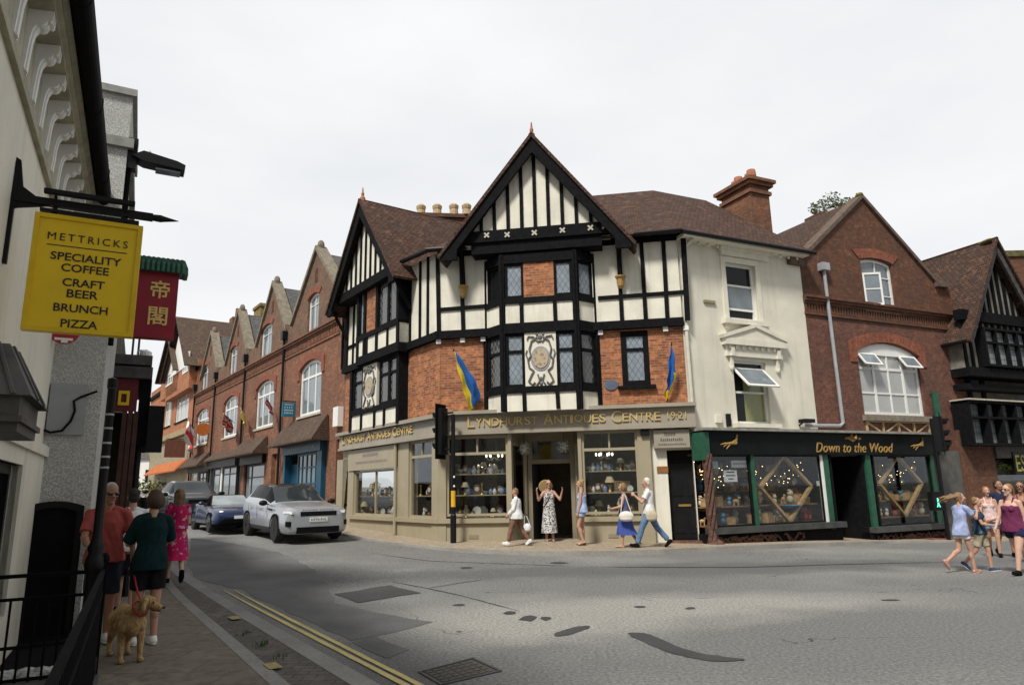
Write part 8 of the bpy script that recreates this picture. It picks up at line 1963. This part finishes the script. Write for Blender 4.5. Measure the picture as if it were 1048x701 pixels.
person('woman in sunglasses and a dark red top cut off by the right edge', gp(1057, 577, 0), -130, 1.56, ((8, 8), (-12, 16)), ((6, 8, 14, 0), (0, 8, 14, 0)), ('tank', cloth_m('wine jersey', (.16, .03, .05)), 0), ('shorts', cloth_m('black shorts', (.02, .02, .022)), .6), ('long', H_brown), skinm=skin_t, shoes=(M['black_matt'], 'shoe'), glasses=True)
# -- left pavement
tm, hn_m, _, _, _ = person('grey haired man in a coral red t-shirt and sunglasses standing behind the black post', Vector((at_y(113, 509, 8.1).x, 8.1, .085+gz(-4.8, 8.1))), -52, 1.70, ((3, 4), (-2, 2)), ((10, 16, 20, 0), (28, 12, 38, 10)), ('tee', cloth_m('coral red cotton', (.33, .07, .06)), .75), ('shorts', cloth_m('navy shorts m', (.018, .02, .035)), .92), ('short', H_grey), skinm=skin_t, shoes=(white_c, 'shoe'), woman=False, glasses=True, bw=1.0, yaw=10, pitch=10, voxel=.0095)
tw2, hn_w, _, _, _ = person('brown haired woman in a dark teal t-shirt and black shorts seen from behind', gpx(146, 659, .08), 128, 1.62, ((4, 3), (-3, 3)), ((20, 14, 80, 30), (22, 16, 86, 20)), ('tee', cloth_m('dark teal cotton', (.006, .024, .028)), .95), ('shorts', cloth_m('black shorts w', (.010, .010, .013)), .72), ('bob', H_brown), shoes=(plain('white trainers', (.78, .78, .78), .6), 'shoe'), bw=1.03, yaw=15, pitch=12, voxel=.0095, top_len=.04)
flor = spots('pink floral print', (.50, .012, .095), [((.60, .35, .45), 12, .60), ((.16, .07, .28), 9, .64)])
person('woman in a bright pink floral dress walking away up the left pavement', gpx(177, 597, .08), 120, 1.66, ((14, 4), (-16, 38)), ((-4, 8, 14, 0), (10, 8, 50, 20)), ('dress', flor, .5), ('skirt', flor, (.46, .05)), ('long', H_ash), shoes=(M['black_matt'], 'shoe'), bw=1.05, skinm=skin_p)
p = at_y(137, 509, 10.0); person('boy in a white t-shirt and dark cap behind the man in red', Vector((p.x, p.y, gz(p.x, p.y)+.08)), 118, 1.66, ((10, 6), (-8, 8)), ((4, 8, 14, 0), (4, 8, 20, 0)), ('tee', white_c, .7), ('shorts', cloth_m('dark shorts b', (.03, .03, .04)), .9), ('short', H_dark), cap=plain('dark navy cap', (.015, .016, .022), .8), woman=False, shoes=(M['black_matt'], 'shoe'), strap=M['black'])
p = at_y(136, 509, 13.0); person('dark haired man in a black t-shirt farther up the left pavement', Vector((p.x, p.y, gz(p.x, p.y)+.08)), -70, 1.80, ((10, 6), (-8, 8)), ((4, 8, 14, 0), (4, 8, 20, 0)), ('tee', cloth_m('black cotton', (.02, .02, .022)), .7), ('trousers', cloth_m('dark jeans', (.03, .04, .07)), 1.9), ('short', H_dark), skinm=skin_t, woman=False, shoes=(M['black_matt'], 'shoe'))
# ---------------------------------------------------------------- golden retriever
dp0 = gpx(121, 679, .08); dp1 = Vector((dp0.x-.12, dp0.y+.42, dp0.z))
DG = thing('dog', 'golden retriever standing on the pavement with a red lead, head turned right', 'dog', (dp0.x-.05, dp0.y+.2, gz(dp0.x, dp0.y)+.08), R(-48)); DG.scale = (.76, .76, .76); DSC = .76
b = MB(); V = Vector
b.ell((.18, 0, .50), (.20, .155, .175), 14, 10); b.ell((-.08, 0, .51), (.25, .13, .145), 14, 10); b.ell((-.26, 0, .51), (.15, .13, .145), 12, 8); b.ell((.30, 0, .46), (.11, .11, .15), 12, 8)
nk = V((.30, 0, .60)); hd_d = V((.43, .10, .72)); b.cap(nk-V((.06, 0, .02)), hd_d-V((.04, .01, .03)), .115, .078, 12)
hq = Matrix.Rotation(R(62), 3, 'Z') @ Matrix.Rotation(R(14), 3, 'Y'); dh = lambda x, y, z: hd_d+hq@V((x, y, z)); hq4 = hq.to_4x4()
b.ell(dh(0, 0, .02), (.10, .082, .075), 12, 8, hq4); b.cap(dh(.06, 0, -.005), dh(.175, 0, -.022), .050, .036, 10); b.ell(dh(.12, 0, -.045), (.075, .034, .024), 10, 6, hq4); b.ell(dh(.05, 0, .06), (.045, .05, .028), 10, 6, hq4)
for sd in (1, -1): b.cap(dh(-.02, sd*.075, .045), dh(-.005, sd*.098, -.065), .026, .030, 8); b.ell(dh(-.005, sd*.096, -.05), (.04, .014, .05), 8, 6, hq4)
for sd in (1, -1):
    fx = .24+.03*sd; b.cap(V((.22, sd*.10, .46)), V((fx-.02, sd*.105, .27)), .075, .046, 10); b.cap(V((fx-.02, sd*.105, .27)), V((fx, sd*.105, .07)), .042, .034, 10); b.ell((fx+.03, sd*.105, .032), (.062, .042, .032), 10, 6)
    for i in (-1, 0, 1): b.ell((fx+.08, sd*.105+i*.022, .024), (.022, .014, .020), 7, 5)
    rx = -.30+.05*sd; b.cap(V((-.27, sd*.085, .48)), V((rx+.06, sd*.105, .30)), .105, .062, 10); b.cap(V((rx+.06, sd*.105, .30)), V((rx-.08, sd*.10, .17)), .055, .036, 10); b.cap(V((rx-.08, sd*.10, .17)), V((rx-.05, sd*.10, .05)), .034, .031, 10); b.ell((rx-.01, sd*.10, .030), (.062, .042, .030), 10, 6)
b.tube([V((-.38, 0, .55)), V((-.48, .02, .46)), V((-.54, .04, .33)), V((-.55, .05, .24))], [.045, .055, .05, .02], 8)
rnd = random.Random(1)
for i in range(26): x = rnd.uniform(-.3, .36); b.ell((x, rnd.uniform(-.12, .12), .40+.05*abs(x)), (.05, .035, .05), 6, 5)
for i in range(10): b.ell((-.50+rnd.uniform(-.05, .04), .03, rnd.uniform(.22, .48)), (.03, .025, .05), 6, 5)
def furm():
    m, nt, bb = nodes_of('golden fur'); tc = nt.nodes.new('ShaderNodeTexCoord'); mp = nt.nodes.new('ShaderNodeMapping'); mp.inputs['Scale'].default_value = (9, 9, 3); nt.links.new(tc.outputs['Object'], mp.inputs[0])
    c = mixc(nt, noise_fac(nt, 3, 5, .35, .65, mp.outputs[0]), (.47, .27, .10), (.70, .50, .25)); mp2 = nt.nodes.new('ShaderNodeMapping'); mp2.inputs['Scale'].default_value = (60, 60, 14); nt.links.new(tc.outputs['Object'], mp2.inputs[0]); f = noise_fac(nt, 1.5, 3, .3, .7, mp2.outputs[0])
    nt.links.new(c, bb.inputs['Base Color']); bb.inputs['Roughness'].default_value = .8; bb.inputs['Specular IOR Level'].default_value = .2; bump(nt, bb, f, .8, .02); return m
fuse(b, .011, 'body', furm(), DG, 2, .45)
e = MB(); e.ell(dh(.212, 0, -.012), (.020, .026, .018), 8, 6, hq4); e.build('nose', eye_d, DG, smooth=True, local=True)
for sd in (1, -1): e = MB(); e.ell(dh(.082, sd*.048, .030), (.012, .012, .012), 8, 6); e.build('eye', eye_d, DG, smooth=True, local=True)
e = MB(); e.ell(dh(.13, 0, -.066), (.07, .030, .010), 8, 6, hq4); e.build('mouth', plain('dark lip', (.03, .018, .015), .5), DG, smooth=True, local=True)
e = MB(); ax = (hd_d-nk).normalized(); c0 = nk.lerp(hd_d, .42); e.tube([c0+Quaternion(ax, a).to_matrix()@(ax.orthogonal().normalized()*.108) for a in [i*.4488 for i in range(15)]], .014, 6, cap=False); e.build('collar', plain('red collar', (.30, .015, .02), .6), DG, local=True)
cw_ = world_of(DG)@((c0+V((0, 0, .10)))*DSC); hnd = hn_m[1]
LD = thing('dog_lead', 'red dog lead running from the dog up to the man in red', 'lead', cw_); mid = cw_.lerp(hnd, .5)-Vector((0, 0, .04)); MB().tube([cw_, cw_.lerp(mid, .5)-Vector((0, 0, .015)), mid, mid.lerp(hnd, .5)-Vector((0, 0, .01)), hnd], .009, 6).build('strap', plain('red webbing', (.36, .02, .03), .7), LD)
hb = hn_m[1]; BT = thing('white_bag', 'white carrier bag hanging beside the man in red', 'bag', hb+Vector((.06, .05, -.45))); b = MB(); b.ell(hb+Vector((.06, .06, -.35)), (.07, .05, .20), 10, 8); b.ell(hb+Vector((.05, .06, -.2)), (.035, .03, .12), 8, 6); fuse(MB().add([world_of(BT).inverted()@v for v in b.v], b.f), .011, 'bag_body', plain('white thin plastic', (.6, .62, .6), .4, .1, 9), BT, 2)
# ================================================================ goods in the shop windows
china = plain('white china', (.62, .61, .58), .25, .1, 12); bluech = plain('blue china', (.18, .26, .42), .25, .15, 12); brassm = plain('aged brass', (.40, .27, .09), .35, .2, 10, metal=.6); woodm = plain('dark carved wood', (.14, .07, .035), .5, .3, 9); yel = plain('yellow flowers', (.65, .50, .03), .7, .2, 20); glassw = plain('pressed glass', (.36, .42, .42), .12, .1, 8, spec=.9)
def proto(name, label, cat_, parts, group):
    T = thing(name, label, cat_, (0, 0, 0), 0, group)
    for pn, mt, fn in parts: b = MB(); fn(b); b.build(pn, mt, T, smooth=40, local=True)
    return T
L_ = lambda prof, n=14, c=(0, 0, 0): (lambda b: b.lathe(c, prof, n))
P_vase = [('vase', 'white china vase on the antiques shop window shelf', 'vase', [('vessel', china, L_([(.05, 0), (.09, .06), (.10, .14), (.05, .22), (.035, .26), (.055, .29)])), ('foot', china, L_([(.06, -.0), (.05, .015)]))], 'white vases in the antiques windows'),
 ('plate', 'china plate standing on edge in the antiques shop window', 'plate', [('plate_face', china, lambda b: b.lathe((0, 0, .13), [(.13, .02), (.125, .0), (.08, .012), (.0, .014)], 18, 'y')), ('stand', woodm, lambda b: b.box((0, .03, .02), (.12, .06, .03)))], 'plates in the antiques windows'),
 ('jug', 'blue and white jug on the antiques shop window shelf', 'jug', [('vessel', bluech, L_([(.05, 0), (.075, .05), (.07, .12), (.045, .16), (.055, .2)])), ('handle', bluech, lambda b: b.tube([(.06, 0, .16), (.11, 0, .14), (.11, 0, .07), (.07, 0, .05)], .010, 6))], 'blue jugs in the antiques windows'),
 ('candlestick', 'brass candlestick on the antiques shop window shelf', 'candlestick', [('stem', brassm, L_([(.06, 0), (.055, .02), (.018, .05), (.022, .12), (.014, .2), (.03, .25), (.03, .28)]))], 'brass candlesticks in the antiques windows'),
 ('figurine', 'small pale figurine in the antiques shop window', 'figurine', [('figure', china, lambda b: (b.ell((0, 0, .07), (.05, .045, .08), 10, 8), b.ell((0, 0, .18), (.035, .03, .05), 8, 6), b.ell((0, 0, .24), .025, 8, 6))), ('base', woodm, L_([(.06, -.0), (.06, .012)]))], 'figurines in the antiques windows'),
 ('glass_bowl', 'pressed glass bowl on the antiques shop window shelf', 'bowl', [('bowl', glassw, L_([(.05, 0), (.03, .03), (.09, .07), (.12, .13), (.11, .13), (.06, .06)]))], 'glass bowls in the antiques windows')]
P_vase += [('mantel_clock', 'dark wooden mantel clock in the antiques shop window', 'clock', [('case', woodm, lambda b: (b.box((0, 0, .12), (.2, .1, .24)), b.ell((0, 0, .24), (.09, .05, .06), 10, 6))), ('dial', china, lambda b: b.lathe((0, -.055, .16), [(.065, .004), (.065, -.004)], 14, 'y'))], 'mantel clocks in the antiques windows'),
 ('brown_jug', 'brown glazed stoneware jug in the antiques shop window', 'jug', [('vessel', plain('brown stoneware', (.16, .075, .03), .3, .2, 10), L_([(.06, 0), (.09, .06), (.085, .15), (.04, .2), (.045, .24)])), ('handle', woodm, lambda b: b.tube([(.05, 0, .2), (.12, 0, .17), (.12, 0, .1), (.085, 0, .07)], .011, 6))], 'brown jugs in the antiques windows'),
 ('picture_frame', 'small gilt picture frame standing in the antiques shop window', 'picture frame', [('frame', brassm, lambda b: b.prism(Plane((-.1, 0), (.1, 0)), hole(0, .2, 0, .26), -.015, .015, [hole(.03, .17, .03, .23)])), ('picture', plain('brown picture', (.14, .12, .09), .6, .5, 14), lambda b: b.box((0, .002, .13), (.15, .012, .21)))], 'gilt picture frames in the antiques windows'),
 ('table_lamp', 'table lamp with a cream shade in the antiques shop window', 'lamp', [('lamp_base', brassm, L_([(.07, 0), (.05, .02), (.03, .1), (.05, .17), (.012, .24)])), ('lamp_shade', plain('cream shade', (.5, .42, .28), .8, .1, 6), lambda b: b.lathe((0, 0, .24), [(.13, 0), (.07, .15), (.065, .15), (.12, .0)], 14))], 'table lamps in the antiques windows')]
protos = [proto(n, l, c, p, g) for n, l, c, p, g in P_vase]
rnd = random.Random(21); used = [0]*len(protos)
for P, a, c, z in SHELVES:
    x = a+.08; 
    while x < c-.05:
        i = rnd.randrange(len(protos)); dd = rnd.uniform(-.68, -.22) if z < 2 else -.4; w = P.w(x, z, dd); sc = rnd.uniform(.6, 1.2)
        o = protos[i] if not used[i] else copy_thing(protos[i]); used[i] = 1
        o.location = w; o.rotation_euler = (0, 0, math.atan2(P.e.y, P.e.x)+rnd.uniform(-.3, .3)); o.scale = (sc, sc, sc); x += rnd.uniform(.08, .16)
for i, o in enumerate(protos):
    if not used[i]: o.location = PM_.w(1.2+i*.2, zs, -.3)
P, a, c, z = SHELVES[7]
FL = thing('flower_vase', 'vase of bright yellow flowers in the left side window of the antiques shop', 'flowers', P.w(a+.95, z, -.35)); b = MB(); b.lathe(P.w(a+.95, z, -.35), [(.05, 0), (.08, .08), (.05, .2)], 10); b.build('vase', china, FL); b = MB(); leafball(b, P.w(a+.95, z+.32, -.35), .17, 90, .05, random.Random(3)); b.build('blooms', yel, FL, recalc=False)
def glow(n, c, st):
    m, nt, b = nodes_of(n); b.inputs['Emission Color'].default_value = rgb(c); b.inputs['Emission Strength'].default_value = st; b.inputs['Base Color'].default_value = rgb(c); return m
bulb = glow('lit bulb', (1, .86, .62), 3.0)
for s_, z_ in ((SHELVES[0][2]-.5, 2.55), (SHELVES[0][2]-.75, 2.25), (SHELVES[3][1]+.5, 2.5)):
    T = thing('chandelier', 'small lit chandelier hanging inside the antiques shop window', 'chandelier', PM_.w(s_, z_, -1.0), group='chandeliers in the antiques windows'); b = MB(); bl_ = MB()
    for i in range(6): a_ = i*1.047; b.tube([PM_.w(s_, z_+.05, -1.0), PM_.w(s_, z_-.05, -1.0)+Vector((math.cos(a_)*.16, math.sin(a_)*.16, 0)), PM_.w(s_, z_+.04, -1.0)+Vector((math.cos(a_)*.24, math.sin(a_)*.24, 0))], .010, 5); bl_.ell(PM_.w(s_, z_+.09, -1.0)+Vector((math.cos(a_)*.24, math.sin(a_)*.24, 0)), (.028, .028, .05), 6, 5)
    b.build('arms', china, T); bl_.build('bulbs', bulb, T); MB().tube([PM_.w(s_, z_, -1.0), PM_.w(s_, 3.3, -1.0)], .008, 5).build('chain', M['black'], T)
# gift shop goods: wooden boxes, bowls, toys
box_p = proto('wooden_box', 'pale wooden box on the gift shop window shelf', 'box', [('box_body', M['wood_pale'], lambda b: b.box((0, 0, .10), (.24, .18, .20))), ('lid', woodm, lambda b: b.box((0, 0, .212), (.25, .19, .02)))], 'wooden boxes in the gift shop windows')
toy_p = proto('carved_animal', 'small carved wooden animal in the gift shop window', 'ornament', [('body', M['wood_pale'], lambda b: (b.ell((0, 0, .11), (.09, .045, .05), 10, 8), b.ell((.09, 0, .18), (.04, .03, .035), 8, 6), [b.cone((x, y, .1), (x, y, 0), .018, .014, 6) for x in (-.05, .05) for y in (-.025, .025)]))], 'carved animals in the gift shop windows')
bow_p = proto('wooden_bowl', 'turned wooden bowl on the gift shop window shelf', 'bowl', [('bowl', M['wood'], L_([(.05, 0), (.10, .04), (.14, .1), (.13, .1), (.08, .04)]))], 'wooden bowls in the gift shop windows')
toys = [plain('toy red', (.4, .06, .05), .5), plain('toy blue', (.08, .22, .42), .5), plain('cream soft toy', (.52, .46, .36), .9, .2, 30)]
soft = [proto('soft_toy', 'soft toy sitting in the gift shop window, %s' % w, 'toy', [('body', m_, lambda b: (b.ell((0, 0, .09), (.08, .07, .09), 10, 8), b.ell((0, -.01, .22), .065, 10, 8), b.ell((.05, 0, .28), .025, 8, 6), b.ell((-.05, 0, .28), .025, 8, 6)))], '%s soft toys in the gift shop windows' % w) for m_, w in zip(toys, ('red', 'blue', 'cream'))]
pool = [box_p, toy_p, bow_p]+soft; used = [0]*6; rnd = random.Random(8)
for P, a, c, z in GSH:
    x = a+.08
    while x < c-.04:
        i = rnd.choice((0, 0, 1, 1, 2, 3, 4, 5)); o = pool[i] if not used[i] else copy_thing(pool[i]); used[i] = 1; sc = rnd.uniform(.8, 1.45)
        o.location = P.w(x, z, rnd.uniform(-.62, -.3)); o.rotation_euler = (0, 0, math.atan2(P.e.y, P.e.x)+rnd.uniform(-.6, .6)); o.scale = (sc, sc, sc); x += rnd.uniform(.10, .2)
for a, c in wins:                                           # goods stacked on the floor and on a rear shelf
    for z, d_ in ((1.45, -1.35), (.95, -1.1), (1.9, -1.35)):
        MB().rect(G, a+.06, c-.06, z-.03, z, d_-.15, d_+.15).build('display_shelf', M['wood'], GS); x = a+.12
        while x < c-.08:
            o = copy_thing(pool[rnd.choice((0, 0, 1, 2, 2, 3, 4, 5))]); sc = rnd.uniform(.9, 1.6); o.location = G.w(x, z, d_); o.rotation_euler = (0, 0, math.atan2(P.e.y, P.e.x)+rnd.uniform(-.6, .6)); o.scale = (sc, sc, sc); x += rnd.uniform(.18, .3)
for i, o in enumerate(pool):
    if not used[i]: o.location = G.w(wins[1][0]+.3+.2*i, .56, -.4)
# strings of small warm lights round the diamond frames, hanging ornaments
fair = glow('warm fairy light', (1, .68, .28), 5.0)
for w_i, (a, c) in enumerate(wins):
    T = thing('light_string', ('string of warm lights in the left gift shop window', 'string of warm lights inside the first diamond frame window', 'string of warm lights in the right gift shop window')[w_i], 'lights', G.w((a+c)/2, 2.3, -.5)); b = MB(); wv = MB(); rr = random.Random(w_i); pts = []
    for k in range(34): t = k/33; pts.append(G.w(a+.15+(c-a-.3)*t, 2.28-.55*math.sin(math.pi*t)*rr.uniform(.2, 1)-.25*abs(math.sin(k*1.9)), -.35-.35*rr.random()))
    for p in pts: b.ell(p, .011, 5, 4)
    wv.tube(pts, .004, 4); wv.build('wire', M['black'], T); b.build('bulbs', fair, T)
wm_ = [plain('hanging toy %d' % i, c_, .7) for i, c_ in enumerate(((.5, .38, .2), (.42, .1, .08), (.3, .36, .22), (.55, .5, .42)))]
rr = random.Random(77)
for a, c in wins:
    for k in range(11):
        s_ = rr.uniform(a+.15, c-.15); z_ = rr.uniform(1.55, 2.2); d_ = rr.uniform(-1.2, -.45); mt = rr.choice(wm_); T = thing('hanging_ornament', 'small wooden ornament hanging on a thread in the gift shop window', 'ornament', G.w(s_, z_, d_), group='hanging ornaments in the gift shop windows'); b = MB(); r_ = rr.uniform(.04, .08)
        b.ell(G.w(s_, z_, d_), (r_, r_*.7, r_*rr.uniform(.8, 1.6)), 8, 6); b.build('figure', mt, T, smooth=True); MB().tube([G.w(s_, z_, d_), G.w(s_, gfb-.03, d_)], .004, 4).build('thread', M['wood_pale'], T)
def card(x0, x1, y0, y1, label, m_, lines=()):
    q = G.rect(x0, x1, y0, y1, -.09); T = thing('window_card', label, 'card', G.w(q[0], q[2], -.09)); MB().rect(G, *q, -.10, -.092).build('card', m_, T)
    if lines:
        b = MB()
        for k, (f0, f1) in enumerate(lines): z = q[3]-(q[3]-q[2])*(k+.75)/(len(lines)+.5); b.rect(G, q[0]+(q[1]-q[0])*f0, q[0]+(q[1]-q[0])*f1, z, z+(q[3]-q[2])*.09, -.092, -.088)
        b.build('print', M['navy_letter'], T)
paper = plain('white card', (.72, .73, .75), .7, .04)
card(741, 754.5, 481, 493, 'white square printed card in the left gift shop window', paper, ((.2, .8), (.15, .85), (.3, .7)))
card(748.5, 767, 471, 478.5, 'white long printed strip near the top of the left gift shop window', paper, ((.08, .92),))
card(724.5, 735, 472, 479.5, 'pale blue card at the top left corner of the gift shop window', plain('pale blue card', (.32, .48, .58), .7))
card(836, 843.5, 492, 497, 'small white label beside the diamond frame in the gift shop window', paper)
b = MB(); q = G.px(808, 519, -.3); T = thing('blue_bowl', 'shallow blue bowl at the foot of the diamond frame', 'bowl', G.w(q[0], q[1], -.35)); MB().lathe(G.w(q[0], q[1]-.03, -.35), [(.12, 0), (.36, .09), (.36, .11), (.12, .02)], 18).build('bowl', plain('blue glaze', (.10, .27, .50), .3), T)
# ================================================================ houses across the junction, behind the camera (mirrored in the shop glass)
OT = thing('opposite_terrace', 'plain brick terrace on the near side of the junction, behind the viewer', 'building', (3, -13, 0))
body('wall', [(-18, -12), (26, -12), (26, -20), (-18, -20)], -.2, 8.0, M['brick_dull'], OT)
slope('roof', [[(-18.4, -11.6, 7.9), (26.4, -11.6, 7.9), (26.4, -16, 11.2), (-18.4, -16, 11.2)], [(-18.4, -20.4, 7.9), (26.4, -20.4, 7.9), (26.4, -16, 11.2), (-18.4, -16, 11.2)]], M['slate'], OT)
OP_ = Plane((26, -12), (-18, -12))
for i in range(9):
    for z in (1.0, 4.6): window(OP_, 2+i*4.7, 3.6+i*4.7, z, z+1.9, cols=(.5,), rows=(.5,), pane='pane_grey', parent=OT, d=.06)
